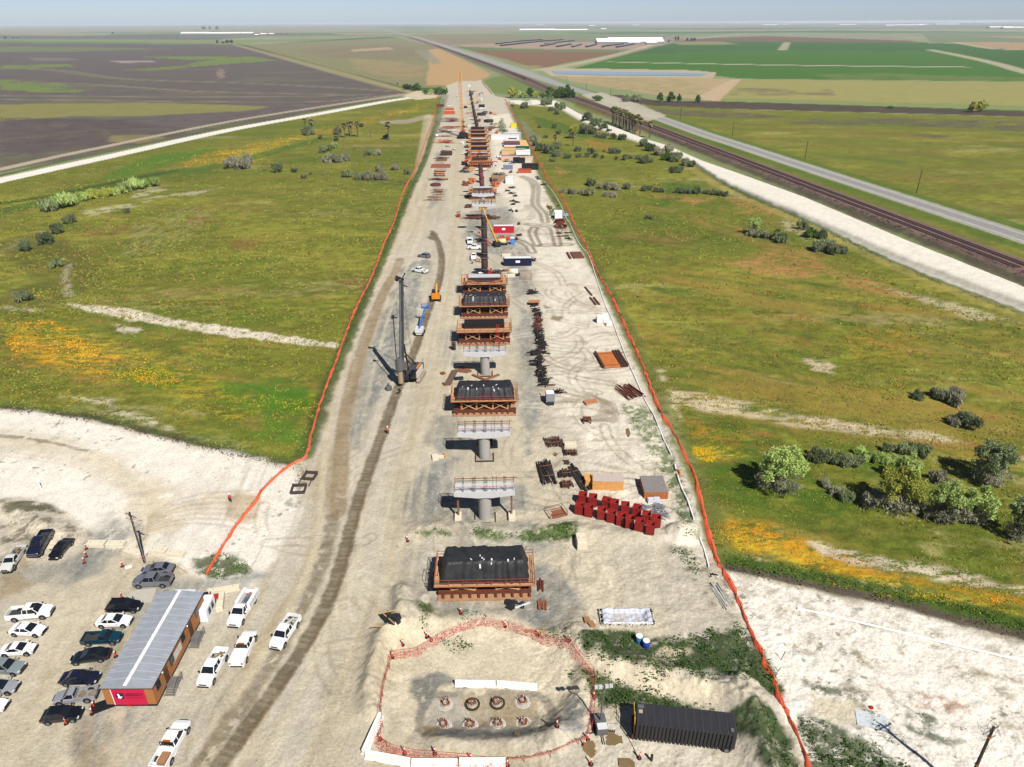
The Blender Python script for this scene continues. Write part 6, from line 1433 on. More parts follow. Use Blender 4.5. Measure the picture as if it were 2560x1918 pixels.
# crawler crane
def crane():
    g=G(1060+618/6.373,200+925/6.373); t=thing('crawler_crane','yellow lattice boom crawler crane with a black base in the distance','crane',(g.x,g.y,0),.12)
    b=B(); tracks(b,9.5,3.3,1.2,1.6)
    o=b.obj('crawler_track',mat('black_steel',(26,26,28),.6),t); o.rotation_euler=(0,0,math.pi/2)
    b=B(); b.b0((0,0,1.4),(4.2,9.5,2.6)); b.b0((0,-4.6,1.3),(6.2,2.2,2.9)); b.obj('upper_body',mat('black_steel',(26,26,28),.6),t)
    B().b0((0,1.5,4.0),(2.5,4.5,.4)).obj('machine_deck',mat('crane_red',(160,50,40),.6),t)
    ym=mat('crane_yellow',(228,168,92),.5,k=1.7); base=Vector((0,4.0,2.5)); h=pole_h(1151,345,1150,178)
    Z_=base.y*0+H; tip=Vector((0,14,44.5)); 
    for i in range(1): pass
    n=34; sec=[]
    for k in range(n+1):
        f_=k/n; c=base.lerp(tip,f_); w=1.1 if .06<f_<.95 else (1.1*(f_/.06*.7+.3) if f_<=.06 else 1.1*((1-f_)/.05*.75+.25)); sec.append([c+Vector((sx*w,0,0))+Vector((0,-.92,.21))*sy*w for sx,sy in((-1,-1),(1,-1),(1,1),(-1,1))])
    b=B()
    for q in range(4):
        for k in range(n): b.bar(sec[k][q],sec[k+1][q],.30)
    for k in range(n):
        for q in range(4):
            b.bar(sec[k][q],sec[k+1][(q+1)%4],.15); 
            if k%2==0: b.bar(sec[k][q],sec[k][(q+1)%4],.15)
    b.obj('lattice_boom',ym,t)
    b=B(); 
    for s in(-.5,.5): b.bar((s,-4.5,4.5),(s,-9,14),.25); b.bar((s,-9,14),tip+Vector((s,-.5,-1)),.09); b.bar((s,3,3),(s,-9,14),.2)
    b.obj('pendant',mat('pendant_dark',(70,60,50),.6),t)
    b=B(); b.bar(tip+Vector((0,.8,0)),(0,14.8,20),.06); b.b0((0,14.8,18.5),(.8,.8,1.8)); b.obj('hook_block',mat('hook_y',(190,140,60),.6),t)
    b=B(); b.tube((-1.3,-.6,0),(1.3,-.6,0),.8,n=12); o=b.obj('boom_foot',ym,t); o.location=base
crane()
# ============================================================ FENCES, PIT, LIGHT TOWER, TANK
OF=tl('fence_orange',(255,112,72)); OFD=tl('fence_orange_old',(255,104,64))
def fence(P,h,label,m,nm='orange_fence',sag=.2,wd=.25,step=2.2,dark=False,seed=1,cat='fence'):
    pts=[G(a,b) for a,b in P]; rs=np.random.RandomState(seed); q=[]
    sp=spline([(p.x,p.y) for p in pts],4)
    tot=0; out=[sp[0]]
    for a,c in zip(sp[:-1],sp[1:]):
        d=math.hypot(c[0]-a[0],c[1]-a[1]); n=max(1,int(d/step*1.0))
        for k in range(1,n+1): out.append((a[0]+(c[0]-a[0])*k/n,a[1]+(c[1]-a[1])*k/n))
    o0=thing(nm,label,cat,(0,0,0)); b=B(); secs=[]; zz=relief(np.array([o[0] for o in out]),np.array([o[1] for o in out]))
    for i,(x,y) in enumerate(out):
        j=min(i+1,len(out)-1); k=max(i-1,0); dx,dy=out[j][0]-out[k][0],out[j][1]-out[k][1]; l=math.hypot(dx,dy)+1e-6; nx,ny=-dy/l,dx/l
        hh=h*(1-2.2*sag*rs.rand()); w=wd*(.4+1.1*rs.rand()); off=rs.uniform(-.15,.15); z=zz[i]; x+=nx*off; y+=ny*off
        ls=rs.uniform(-.25,.25)
        secs.append([(x-nx*w,y-ny*w,z-.05),(x+nx*w,y+ny*w,z-.05),(x+nx*(w*.6+ls*.3),y+ny*(w*.6+ls*.3),z+hh*.6),(x+nx*(.05+ls*.5),y+ny*(.05+ls*.5),z+hh),(x-nx*(w*.6-ls*.3),y-ny*(w*.6-ls*.3),z+hh*.5)])
    b.loft(secs); b.obj('fence_fabric',m,o0)
    b=B(); 
    for i in range(0,len(out),2): b.bar((out[i][0],out[i][1],zz[i]-.1),(out[i][0],out[i][1],zz[i]+h+.12),.06)
    b.path([(q[0],q[1],zz[i]+h*.9) for i,q in enumerate(out)][::2],.02,3); b.obj('stakes',mat('stake_rust',(120,70,50),.8),o0); return o0
fence([(515,1438),(555,1370),(590,1315),(630,1265),(680,1200),(735,1160),(765,1140),(775,1100),(790,1040),(812,975),(840,905),(868,825),(895,760),(930,690),(960,610),(985,555),(1008,480),(1040,420),(1055,380),(1068,340),(1080,310),(1087,285),(1094,250),(1092,240)],.6,'orange silt fence along the left side of the site, ending near the trailer',OF,seed=2,wd=.3,step=1.4)
fence([(2030,1940),(1990,1830),(1960,1780),(1938,1710),(1905,1640),(1870,1560),(1840,1490),(1808,1425),(1790,1400),(1770,1330),(1755,1270),(1735,1190),(1705,1130),(1680,1080),(1655,1040),(1630,980),(1600,900),(1560,810),(1525,735),(1490,675),(1465,615),(1440,570),(1425,535),(1400,485),(1372,455),(1358,425),(1335,380),(1310,330),(1290,300),(1272,265),(1262,247)],.42,'long orange silt fence along the right side of the site',OFD,seed=5,wd=.42,step=1.4)
fence([(1205,206),(1215,218),(1222,226),(1230,236)],1.0,'short stretch of orange fence at the far right end of the site',OFD,seed=7,wd=.3)
# mesh fence round the pit
def meshmat():
    m=bpy.data.materials.new('mesh_orange_net'); m.use_nodes=True; n=m.node_tree; b=n.nodes['Principled BSDF']; b.inputs['Base Color'].default_value=L((216,100,86))+(1,); b.inputs['Roughness'].default_value=.7
    tc=n.nodes.new('ShaderNodeTexCoord'); c=n.nodes.new('ShaderNodeTexNoise'); c.inputs['Scale'].default_value=9; mr=n.nodes.new('ShaderNodeMath'); mr.operation='GREATER_THAN'; mr.inputs[1].default_value=.545
    n.links.new(tc.outputs['Object'],c.inputs['Vector']); n.links.new(c.outputs['Fac'],mr.inputs[0]); n.links.new(mr.outputs[0],b.inputs['Alpha']); return m
NET=meshmat()
def net(P,label,seed,h=1.0,lay=.9,step=.8,nm='safety_net_fence'):
    pts=[GP(a,b) for a,b in P]; rs=np.random.RandomState(seed); o0=thing(nm,label,'fence'); b=B(); sp=spline([(p.x,p.y) for p in pts],6); L0=len(sp)
    zz=relief(np.array([q[0] for q in sp]),np.array([q[1] for q in sp])); rows=[]
    for i,(x,y) in enumerate(sp):
        j=min(i+1,L0-1);k=max(i-1,0); dx,dy=sp[j][0]-sp[k][0],sp[j][1]-sp[k][1]; l=math.hypot(dx,dy)+1e-6; nx,ny=-dy/l,dx/l
        e=lay*(.6+.6*rs.rand()); rows.append([(x,y,zz[i]+h*(.8+.2*rs.rand())*(1-.5*lay/1.5)),(x-nx*e*.5,y-ny*e*.5,zz[i]+h*.35),(x-nx*e,y-ny*e,zz[i]+.08)])
    vs=[p for r in rows for p in r]; fs=[]
    for i in range(L0-1):
        for j in range(2): a=i*3+j; fs.append((a,a+1,a+4,a+3))
    b.add(vs,fs); b.obj('netting',NET,o0)
    b=B(); 
    for i in range(0,L0,6): b.bar((sp[i][0],sp[i][1],zz[i]-.1),(sp[i][0],sp[i][1],zz[i]+h+.1),.05)
    b.obj('stakes',mat('stake_rust',(120,70,50),.8),o0)
    b=B(); b.path([(sp[i][0],sp[i][1],zz[i]+h*.8) for i in range(0,L0,3)],.03,4); b.obj('top_line',mat('net_line',(226,80,64),.6),o0)
net([Z2(885,935),Z2(870,1020),Z2(845,1090),Z2(825,1200),Z2(815,1300),Z2(825,1400),Z2(810,1470),Z2(850,1520),Z2(960,1560),Z2(1160,1585),Z2(1390,1605),Z2(1640,1640)],'orange safety net on the left and lower side of the pit',3,lay=1.3)
net([Z2(885,925),Z2(1050,905),Z2(1180,825),Z2(1330,755),Z2(1480,710),Z2(1620,740)],'orange safety net at the upper left side of the pit',4,lay=.9)
def Z3(x,y): return (1280+x/2.597,1280+y/2.597)
net([Z3(-20,735),Z3(150,795),Z3(370,845),Z3(440,930),Z3(530,1040),Z3(540,1200),Z3(525,1380),Z3(490,1480),Z3(430,1510),Z3(250,1590),Z3(80,1625),Z3(-30,1630)],'orange safety net on the right side of the pit, running past the light tower',6,lay=1.1)
for k,(a,lab) in enumerate([(Z2(885,945),'orange delineator at the left corner of the pit net'),(Z2(1110,815),'orange delineator at the upper left of the pit, left of a close pair'),(Z2(1138,835),'orange delineator at the upper left of the pit, right of a close pair'),(Z2(952,865),'orange delineator alone on the bank left of the pit'),(Z2(1330,660),'orange delineator in the weeds above the pit'),(Z2(1618,745),'orange delineator at the top of the pit net'),(Z3(165,800),'orange delineator where the net passes the weeds above the pit'),(Z3(372,835),'orange delineator at the upper right corner of the pit net'),(Z3(530,1210),'orange delineator on the right pit net above the light tower'),(Z3(465,1515),'orange delineator at the lower right bend of the pit net'),(Z3(490,1480),'orange delineator just below the light tower'),(Z3(292,1395),'orange delineator leaning in the mud right of the pile heads'),(Z2(805,1480),'orange delineator at the lower left corner of the pit'),(Z2(965,1570),'orange delineator on the lower pit net, first from the left'),(Z2(1162,1572),'orange delineator on the lower pit net, second from the left'),(Z2(1393,1608),'orange delineator on the lower pit net, third from the left'),(Z2(1632,1650),'orange delineator at the right end of the white barriers'),(Z3(512,1640),'orange delineator at the bottom edge of the photo'),(Z3(825,1600),'orange delineator in front of the black tank'),(Z2(985,190),'orange delineator fallen at the left end of the weeds near the piers')]): delin(GP(*a),lab)
# white K-rails
for i,(a,c,lab) in enumerate([(Z2(700,1580),Z2(808,1320),'white concrete barrier running diagonally at the left of the pit'),(Z2(712,1585),Z2(1005,1640),'white concrete barrier along the bottom edge, left of three'),(Z2(1010,1642),Z2(1312,1642),'white concrete barrier along the bottom edge, middle of three'),(Z2(1318,1638),Z2(1622,1638),'white concrete barrier along the bottom edge, right of three'),(Z2(1292,1125),Z2(1558,1130),'white concrete barrier inside the pit, left of two'),(Z2(1562,1128),Z3(165,1150),'white concrete barrier inside the pit, right of two')]):
    p=GP(*a);q=GP(*c); jersey('concrete_barrier',lab,p,q,group='white barriers around the pit',w=.9 if i<4 else .7,top=.45 if i<4 else .25,h=.9)
# pile heads
def ZP(x,y): return (1080+x/7.9,1690+y/7.9)
for i,(x,y,wet) in enumerate([(262,560,0),(795,560,1),(1290,540,1),(1790,520,0),(235,990,0),(755,985,0),(1300,960,0),(1815,940,0)]):
    p=GP(*ZP(x,y)); t=thing('pile_head','rusty rebar pile head in the pit, %s row, %s from the left'%('far' if i<4 else 'near',ORD[i%4]),'pile',p,0,'eight pile heads in the pit')
    t.scale=(1.1,1.1,1)
    b=B(); b.lathe([(.92,-.02),(.92,.05),(.80,.08),(.62,.03)],n=18); b.obj('casing_ring',mat('ring_dark' if wet else 'ring_pale',(74,66,44) if wet else (206,196,184),.8 if not wet else .2,noise=.2),t)
    b=B(); b.lathe([(.52,-.3),(.52,.28)],n=14); b.obj('concrete_core',mat('core',(196,180,158),.85,noise=.15),t)
    b=B(); r=random.Random(i)
    for k in range(22):
        a=k*2*math.pi/22; q=r.uniform(.3,.5); b.bar((q*math.cos(a),q*math.sin(a),.0),(q*math.cos(a)+r.uniform(-.08,.08),q*math.sin(a)+r.uniform(-.08,.08),r.uniform(.5,1.0)),.055)
    b.obj('rebar_bars',mat('rebar_rusty',(146,84,62),.8,noise=.3,scale=5),t)
    b=B(); 
    for k in range(5):
        a=r.random()*6.28; b.path([(.6*math.cos(a+j*.5),.6*math.sin(a+j*.5),.1+.05*r.random()) for j in range(6)],.035,4)
    b.obj('wire_loops',mat('wire_pale',(214,206,198),.6),t)
# puddles
def puddle(P,label=None):
    pts=[GP(*p) for p in P]; pl=[(p.x,p.y) for p in pts]; pl=spline(pl+[pl[0]],5)[:-1]; A=np.array(pl); g=.14
    xs=np.arange(A[:,0].min(),A[:,0].max(),g); ys=np.arange(A[:,1].min(),A[:,1].max(),g); X_,Y_=np.meshgrid(xs,ys,indexing='ij'); x=X_.ravel(); y=Y_.ravel(); ins=(sd_poly(x,y,pl)+.35*fbm(x,y,1.0,3,4)<0).reshape(X_.shape); Zz=relief(x,y)+.10+.045
    n2=len(ys); b=B(); b.add([(x[i],y[i],Zz[i]) for i in range(len(x))],[(i*n2+j,(i+1)*n2+j,(i+1)*n2+j+1,i*n2+j+1) for i in range(len(xs)-1) for j in range(n2-1) if ins[i,j]]); o=b.obj('puddle_water',mat('puddle',(136,114,80),.18,noise=.1,scale=1)); tag(o,kind='structure')
for P in ([Z3(610,1430),Z3(640,1412),Z3(665,1450),Z3(715,1470),Z3(718,1500),Z3(670,1520),Z3(615,1510)],[Z3(470,1505),Z3(520,1490),Z3(545,1540),Z3(520,1600),Z3(480,1570),Z3(458,1530)],[Z3(680,1600),Z3(740,1598),Z3(795,1640),Z3(790,1670),Z3(700,1670)],[Z3(195,1395),Z3(235,1405),Z3(235,1420),Z3(180,1430)],[Z3(10,1430),Z3(50,1425),Z3(55,1450),Z3(10,1455)],[ZA(0,0) if 0 else (1565,1075),(1572,1072),(1576,1085),(1571,1095),(1565,1088)]): puddle(P)
# light tower
g=GP(*Z3(585,1460)); t=thing('light_tower','dark mobile light tower with a raised mast at the right side of the pit','light tower',g,.1)
b=B(); b.b0((0,1.0,.45),(1.3,2.3,1.0)); b.obj('generator_body',GRM,t)
B().b0((0,.3,1.45),(1.2,.8,.15)).obj('white_panel',mat('lift_white',(230,230,228),.5),t)
b=B(); b.tube((0,1.2,1.4),(.1,1.2,7.2),.12,.07,8); b.obj('mast',GRM,t)
b=B(); b.bar((-.9,1.2,7.2),(1.0,1.2,7.1),.08)
for x in(-.85,-.35,.4,.9): b.b0((x,1.1,7.1),(.4,.3,.4))
b.obj('lamp_heads',mat('lampw2',(210,210,210),.3),t)
b=B()
for s in(-1,1): b.bar((0,.6,.5),(s*1.6,.4,.15),.09); b.bar((s*1.6,.4,.0),(s*1.6,.4,.5),.1)
b.bar((0,0,.5),(0,-1.3,.4),.12); b.obj('outrigger',DKM,t)
for s in(-1,1): B().tube((s*.65,1.1,.35),(s*.85,1.1,.35),.35,n=12).obj('wheel',TYR,t)
# frac tank
a=GP(*Z3(800,1490)); c=GP(*Z3(1440,1560)); d=c-a; Ln=math.hypot(d.x,d.y); rz=math.atan2(d.y,d.x)
t=thing('storage_tank','long black ribbed storage tank with a yellow ladder end in the lower right','tank',(a.x,a.y,min(a.z,c.z)),rz)
tk=mat('tank_black',(58,58,62),.45,noise=.15,scale=1.5); Wt=2.9; Ht=3.1
b=B(); b.box((Ln/2,Wt/2,1.85),(Ln,Wt,2.6)); b.obj('tank_body',tk,t)
b=B(); n=26
for k in range(n+1):
    x=Ln*k/n
    b.prismy([(x-.12,.5),(x+.12,.5),(x+.05,3.0),(x-.05,3.0)],-.16,.0) if k<n else None
b.obj('side_rib',mat('tank_rib',(44,44,48),.5),t)
b=B()
for k in range(13): b.box((Ln*k/12.0*.985+.1,Wt/2,3.17),(.06,Wt+.1,.05))
b.obj('roof_seam',mat('tank_seam',(84,84,88),.5),t)
B().b0((Ln-.5,.5,3.15),(.4,.4,.15)).obj('hatch',GRM,t); B().b0((.45,1.7,3.15),(.45,.45,.06)).obj('placard',mat('placard',(196,180,150),.6),t); B().b0((.5,2.4,3.15),(.7,.5,.06)).obj('vent',GRM,t)
b=B(); ly=mat('ladder_yellow',(214,166,60),.5)
for y in(.2,1.0): b.bar((-.25,y,.2),(-.25,y,3.9),.07)
for k in range(9): b.bar((-.25,.2,.4+k*.38),(-.25,1.0,.4+k*.38),.05)
b.bar((-.3,1.0,3.3),(-.3,2.8,3.3),.07); b.bar((-.3,2.8,.3),(-.3,2.8,3.3),.07); b.obj('ladder',ly,t)
B().b0((-.25,Wt/2,.4),(.4,Wt,.5)).obj('end_frame',RST,t)
for x in(Ln-.9,): 
    w=B().tube((x,-.18,.45),(x,.3,.45),.45,n=14).obj('wheel',TYR,t); B().tube((x,-.2,.45),(x,-.16,.45),.25,n=12).obj('rim',RIM,w)
B().b0((Ln/2,Wt/2,.15),(Ln*.96,.9,.4)).obj('skid',BLK,t)
# cylinder standing
b=B(); b.tube((0,0,0),(0,0,1.0),.16,n=10); solo(b,'black_cylinder',DKM,'small black upright cylinder in front of the black tank','cylinder',GP(*Z3(905,1615)))
# hoses
def hose(P,r,m,nm,label,cat,z=.08,sp=True):
    pts=[GP(*p) for p in P]; q=spline([(p.x,p.y) for p in pts],5) if sp else [(p.x,p.y) for p in pts]
    zz=relief(np.array([a[0] for a in q]),np.array([a[1] for a in q])); b=B(); b.path([(a[0],a[1],zz[i]+z) for i,a in enumerate(q)],r,6); o=b.obj(nm,m); tag(o,label,cat); return o
WP_=mat('pipe_white',(246,244,240),.5,k=1.5)
hose([Z3(610,1380),Z3(650,1375),Z3(690,1382)],.04,mat('hose_blue',(120,140,190),.5),'blue_hose','thin blue hose between the light tower and the tank','hose')
hose([Z3(300,1405),Z3(350,1420),Z3(420,1412),Z3(500,1385)],.04,mat('hose_blue',(120,140,190),.5),'blue_hose','thin blue hose running through the mud left of the light tower','hose')
hose([Z3(700,1390),Z3(760,1480),Z3(815,1590)],.04,DKM,'dark_cable','dark cable running down from the tank ladder','cable')
hose([(1468,632),(1478,655),(1492,700),(1512,760),(1530,800),(1548,850),(1570,905),(1590,950),(1612,1000),(1635,1040),(1655,1090),(1678,1138)],.13,WP_,'white_pipe','white pipeline running beside the right orange fence in mid distance','pipe',.15)
hose([(1360,455),(1380,478),(1400,510),(1415,545),(1425,560),(1440,595),(1455,620),(1468,632)],.13,WP_,'white_pipe','white pipeline beside the right fence, farthest stretch','pipe',.15)
hose([(1693,1186),(1700,1210),(1718,1250),(1735,1300)],.16,WP_,'white_pipe','white pipeline stretch below the orange elbow by the right fence','pipe',.15)
hose([(1687,1162),(1690,1176)],.16,WP_,'white_pipe','short white pipe piece just above the orange elbow','pipe',.15)
hose([(1690,1176),(1698,1180),(1700,1190),(1693,1188)],.2,mat('elbow_orange',(226,140,90),.6),'orange_elbow','orange hose elbow linking two white pipes','pipe',.15)
hose([(1750,1345),(1760,1375),(1772,1418)],.13,WP_,'white_pipe','thin white pipe in the weeds near the bend of the right fence','pipe',.12)
def Z4(x,y): return (1920+x/2.597,1280+y/2.597)
hose([Z4(190,630),Z4(520,705),Z4(900,795),Z4(1300,890),Z4(1662,972),Z4(1900,1030)],.17,WP_,'white_pipe','long white pipeline across the chalk ground at the right','pipe',.15,False)
o=solo(B().b0((0,0,0),(3.6,2.3,.06)),'sheet_metal',mat('sheet_grey',(216,222,224),.5),'pale rectangular sheet lying near the bottom right','sheet',GP(*Z4(675,1355)),-.28)
solo(B().b0((0,0,0),(.4,.35,.3)),'red_box',REDM,'tiny red box in the weeds above the pale sheet','box',GP(*Z4(668,1275)))
for k,(x,y,lab) in enumerate([(85,960,'upper'),(65,1035,'lower')]):
    b=B(); b.bar((0,0,0),(.3,0,1.5 if k==0 else .8),.07); solo(b,'survey_stake',mat('stake_rust',(120,70,50),.8),'%s survey stake right of the orange fence on the chalk'%lab,'stake',GP(*Z4(x,y)))
b=B(); b.bar((0,0,0),(.0,0,2.6),.16); solo(b,'white_marker_post',KR,'white marker post in the weeds at the left bank','post',GP(105,1224)).rotation_euler=(0,-.15,0)
# blue drums
for i,(x,y,c) in enumerate([(823,845,(52,128,176)),(868,875,(40,70,190))]):
    p=GP(*Z3(x,y)); t=thing('plastic_drum','%s drum with a white lid in the weeds, %s of two'%(('light blue','left') if i==0 else ('deep blue','right')),'drum',p,0,'blue drums in the weeds')
    b=B(); b.lathe([(.42,0),(.47,.1),(.47,.5),(.49,.55),(.47,.6),(.47,1.1),(.43,1.15)],n=18); b.obj('drum_body',mat('drum%d'%i,c,.4),t,True)
    b=B(); b.lathe([(.46,1.15),(.46,1.2),(.3,1.22)],n=18); b.obj('lid',KR,t)
# lined washout
def washout():
    P=[Z3(580,640),Z3(740,650),Z3(900,648),Z3(915,745),Z3(740,740),Z3(590,730)]; c=G(*Z3(745,690)); t=thing('lined_washout_pit','rectangular pit lined with silvery plastic sheet','washout pit',(c.x,c.y,hgt(c.x,c.y)),0)
    a=G(*Z3(578,735)); d=G(*Z3(918,745)); e=G(*Z3(580,635)); w=(d-a).length; dp=e.y-a.y; nx,ny=60,26; vs=[]; rs=np.random.RandomState(5)
    for i in range(nx+1):
        for j in range(ny+1):
            u=i/nx*2-1; v=j/ny*2-1; r=max(abs(u),abs(v)); 
            z=.55 if .80<r<.93 else (.55*(1-r)/.07 if r>=.93 else .55-min(.62,(.80-r)*3.2))
            z+=rs.uniform(-.05,.05)+.07*math.sin(u*30+v*3)*(r<.8)+.05*math.sin(u*12-v*9)+.10*max(0,math.cos(u*2.3))*(r<.7)
            vs.append((u*w/2,v*dp/2*(1+.03*math.sin(u*9)),max(z,-.02)+.03))
    b=B(); b.add(vs,[(i*(ny+1)+j,(i+1)*(ny+1)+j,(i+1)*(ny+1)+j+1,i*(ny+1)+j+1) for i in range(nx) for j in range(ny)]); b.obj('plastic_lining',mat('silver_plastic',(206,208,218),.3,.0,noise=.14,scale=1.5,bump=.3),t,True)
    b=B()
    for k in range(150):
        s=rs.rand()*4; u=rs.uniform(-1,1); q=[(u,1),(u,-1),(1,u),(-1,u)][int(s)]; b.b0((q[0]*w/2*rs.uniform(.93,1.02),q[1]*dp/2*rs.uniform(.9,1.05),.1),(.3,.25,.25),rs.rand()*3)
    b.obj('sandbags',mat('sandbag',(222,214,200),.9),t)
washout()
# ============================================================ YARD GOODS (right strip)
def ZY(x,y): return (1320+x/4.424,1040+y/4.424)
RC=mat('crate_red',(176,44,38),.6,noise=.15,scale=2)
def crate_proto():
    t=thing('red_form_crate','x','crate'); b=B(); w=1.9; d=1.9; h=1.9
    for s in(-1,1):
        b.box((s*(w/2-.04),0,h/2+.1),(.08,d,h-.1)); b.box((0,s*(d/2-.04),h/2+.1),(w,.08,h-.1))
    b.obj('side_panel',RC,t)
    b=B()
    for k in range(7):
        z=.2+k*.27
        for s in(-1,1): b.box((0,s*(d/2+.02),z),(w+.12,.08,.09)); b.box((s*(w/2+.02),0,z),(.08,d+.12,.09))
    b.obj('rib',mat('crate_rib',(134,30,28),.6),t)
    B().box((0,0,1.25),(w-.15,d-.15,.1)).obj('inner_floor',mat('crate_in',(132,34,32),.7,noise=.3,scale=4),t)
    b=B(); b.bar((-w/2,-d/2,h),(w/2,d/2,h+.05),.1); b.bar((-w/2,d/2,h),(w/2,d/2,h),.1); b.bar((-w/2,-d/2,h),(w/2,-d/2,h),.12); b.bar((-w/2,-d/2,h),(-w/2,d/2,h),.1); b.bar((w/2,-d/2,h),(w/2,d/2,h),.1); b.obj('top_bar',RC,t)
    b=B()
    for s in(-1,1): b.box((0,s*.6,.05),(w,.15,.1)); b.obj('runner',LIN,t)
    return t
CR=crate_proto(); q=[(605,985),(718,1010),(865,1045),(955,1070),(1075,1100),(1205,1130),(1310,1205),(1420,1245),(570,1100),(675,1125),(815,1155),(925,1190),(1030,1220),(1125,1250),(1235,1285),(1355,1320)]
nmz=['far row, %s'%ordn(i,8) for i in range(8)]+['near row, %s'%ordn(i,8) for i in range(8)]
for i,(x,y) in enumerate(q):
    p=GP(*ZY(x,y)); p=Vector((p.x,p.y+.7,p.z)); lab='red steel form crate in the double row, %s'%nmz[i]
    if i==0: CR.location=p; CR.rotation_euler=(0,0,-.25); CR['label']=lab; CR['group']='red form crates'
    else: dup(CR,p,-.25+.1*math.sin(i*2.1),lab,'red form crates')
for o in COL.objects:
    if o.name.startswith('red_form_crate'): o.scale=(.73,.73,1.02)
def lumber(px,py,w,d,h,rz,label,tm,em,axis='x'):
    p=GP(*ZY(px,py)); t=thing('lumber_stack',label,'lumber stack',p,rz,'timber stacks'); r=random.Random(int(px))
    b=B(); n=max(3,int(h/.3))
    for k in range(n):
        z=h*k/n; m=max(2,int((d if axis=='x' else w)/.45)); 
        for j in range(m):
            e=r.uniform(-.05,.05)
            if axis=='x': b.b0((e,-d/2+d*(j+.5)/m,z+.03),(w,d/m-.03,h/n-.05))
            else: b.b0((-w/2+w*(j+.5)/m,e,z+.03),(w/m-.03,d,h/n-.05))
    b.obj('timber',em,t)
    b=B()
    if axis=='x':
        for j in range(int(d/.3)): b.b0((r.uniform(-.1,.1),-d/2+.15+j*.3,h),(w*r.uniform(.95,1.0),.27,.05))
    else:
        for j in range(int(w/.28)): b.b0((-w/2+.14+j*.28,r.uniform(-.1,.1),h),(.25,d*r.uniform(.96,1.0),.05))
    b.obj('top_boards',tm,t)
    b=B(); 
    for s in(-.35,.35): b.box((w*s,0,.02) if axis=='x' else (0,d*s,.02),(.1,d,.06) if axis=='x' else (w,.1,.06))
    b.obj('bearer',RST,t); return t
GW_=mat('wood_grey',(150,144,142),.85,noise=.15,scale=1.5); OW=mat('wood_fresh',(232,168,96),.8,noise=.14,scale=1.5)
lumber(875,780,5.6,2.6,2.0,-.03,'fresh orange timber stack with pale top boards, widest of the stacks',mat('wood_pale',(206,190,182),.85),OW)
lumber(1385,828,4.3,5.2,1.5,.0,'weathered grey-topped timber stack farthest right',GW_,mat('wood_orange_end',(190,116,66),.85,noise=.3,scale=5),'y')
lumber(665,745,1.4,2.4,1.3,.05,'small ragged timber stack left of the fresh orange stack',OW,OW)
def bundle(Z,x,y,Lx,Ly,n,label,m=RB,rz=0,h=.5,name='rebar_bundle',cat='rebar',group='bundles of bars',fan=.12,th=.16,wood=True):
    p=GP(*Z(x,y)); t=thing(name,label,cat,p,rz,group); r=random.Random(int(x*3+y)); b=B()
    for k in range(n):
        q=-Lx/2+Lx*(k+.5)/n+r.uniform(-.1,.1); l=Ly*r.uniform(.72,1.0); o=r.uniform(-.12,.12)*Ly; a=r.uniform(-fan,fan)*.5; z=r.uniform(.1,h)
        b.bar((q-a*l/2,o-l/2,z),(q+a*l/2,o+l/2,z+r.uniform(-.05,.05)),th*r.uniform(.7,1.5),th)
    b.obj('bars',m,t)
    if wood:
        b=B(); 
        for f in(-.35,-.05,.3): b.bar((-Lx*.56,Ly*f,.06),(Lx*.56,Ly*f+.1,.06),.12); 
        for f in(-.2,.2): b.bar((-Lx*.35,Ly*f,h+.1),(Lx*.4,Ly*f+.2,h+.1),.09)
        b.obj('bearers',RSL,t)
    return t
bundle(ZY,205,640,2.9,8.2,17,'long dark rebar bundle, big left one of the storage yard',RBD,.14,.6)
bundle(ZY,275,300,3.2,3.8,14,'dark brown rebar bundle at the top of the yard piles',RB,.10,.5)
bundle(ZY,560,690,1.7,8.6,8,'long narrow dark steel bundle left of the fresh timber stack',RBD,.28,.4,fan=.03,th=.3)
bundle(ZY,465,415,2.6,2.0,12,'short square dark bundle right of the top rebar pile',RBD,.0,.5)
bundle(ZY,415,655,2.3,2.3,9,'black short bundle between the two long bundles, upper of two',RBD,.05,.7,th=.3)
bundle(ZY,425,770,2.4,1.9,9,'black short bundle between the two long bundles, lower of two',RB,.1,.6,th=.25)
bundle(ZY,385,330,.6,5.0,2,'pair of single bars beside the white block in the yard',RB,.05,.2)
bundle(ZY,300,435,.9,.9,3,'three crossed pieces of brown timber between the rebar piles',RSL,.9,.2,wood=False)
bundle(ZY,425,520,1.8,1.4,5,'small open brown frame between rebar piles',RB,1.5,.3,wood=False)
block('concrete_block','cream concrete block at the right of the top rebar pile',GP(*ZY(468,335)),2.4,1.1,.8,.02,'cream concrete blocks on the site')
block('concrete_block','cream concrete block standing alone on the dirt below the red crates',GP(*ZY(585,1425)),1.5,2.6,1.5,.05,'cream concrete blocks on the site')
# frame on ground
t=thing('lumber_rack','square timber frame lying beside the left end of the red crates','frame',GP(*ZY(310,1080)),.35); b=B()
for a,c in(((-1.6,-1.2),(1.6,-1.2)),((1.6,-1.2),(1.6,1.2)),((1.6,1.2),(-1.6,1.2)),((-1.6,1.2),(-1.6,-1.2))): b.bar((a[0],a[1],.1),(c[0],c[1],.1),.12); b.bar((a[0],a[1],.9),(c[0],c[1],.9),.07); b.bar((a[0],a[1],0),(a[0],a[1],1),.08)
b.b0((.2,-.1,.0),(2.6,2.0,.06)); b.obj('frame_bars',RSL,t)
# rust stand
t=thing('steel_stand','small rusty steel table standing alone in the mud','stand',GP(*ZY(655,85)),.02); b=B(); b.b0((0,.6,.9),(1.7,1.4,.12)); b.obj('top_plate',RST,t)
for sx in(-.75,.75):
    for sy in(0,1.2): B().b0((sx,sy,0),(.2,.2,.9)).obj('leg',RST,t)
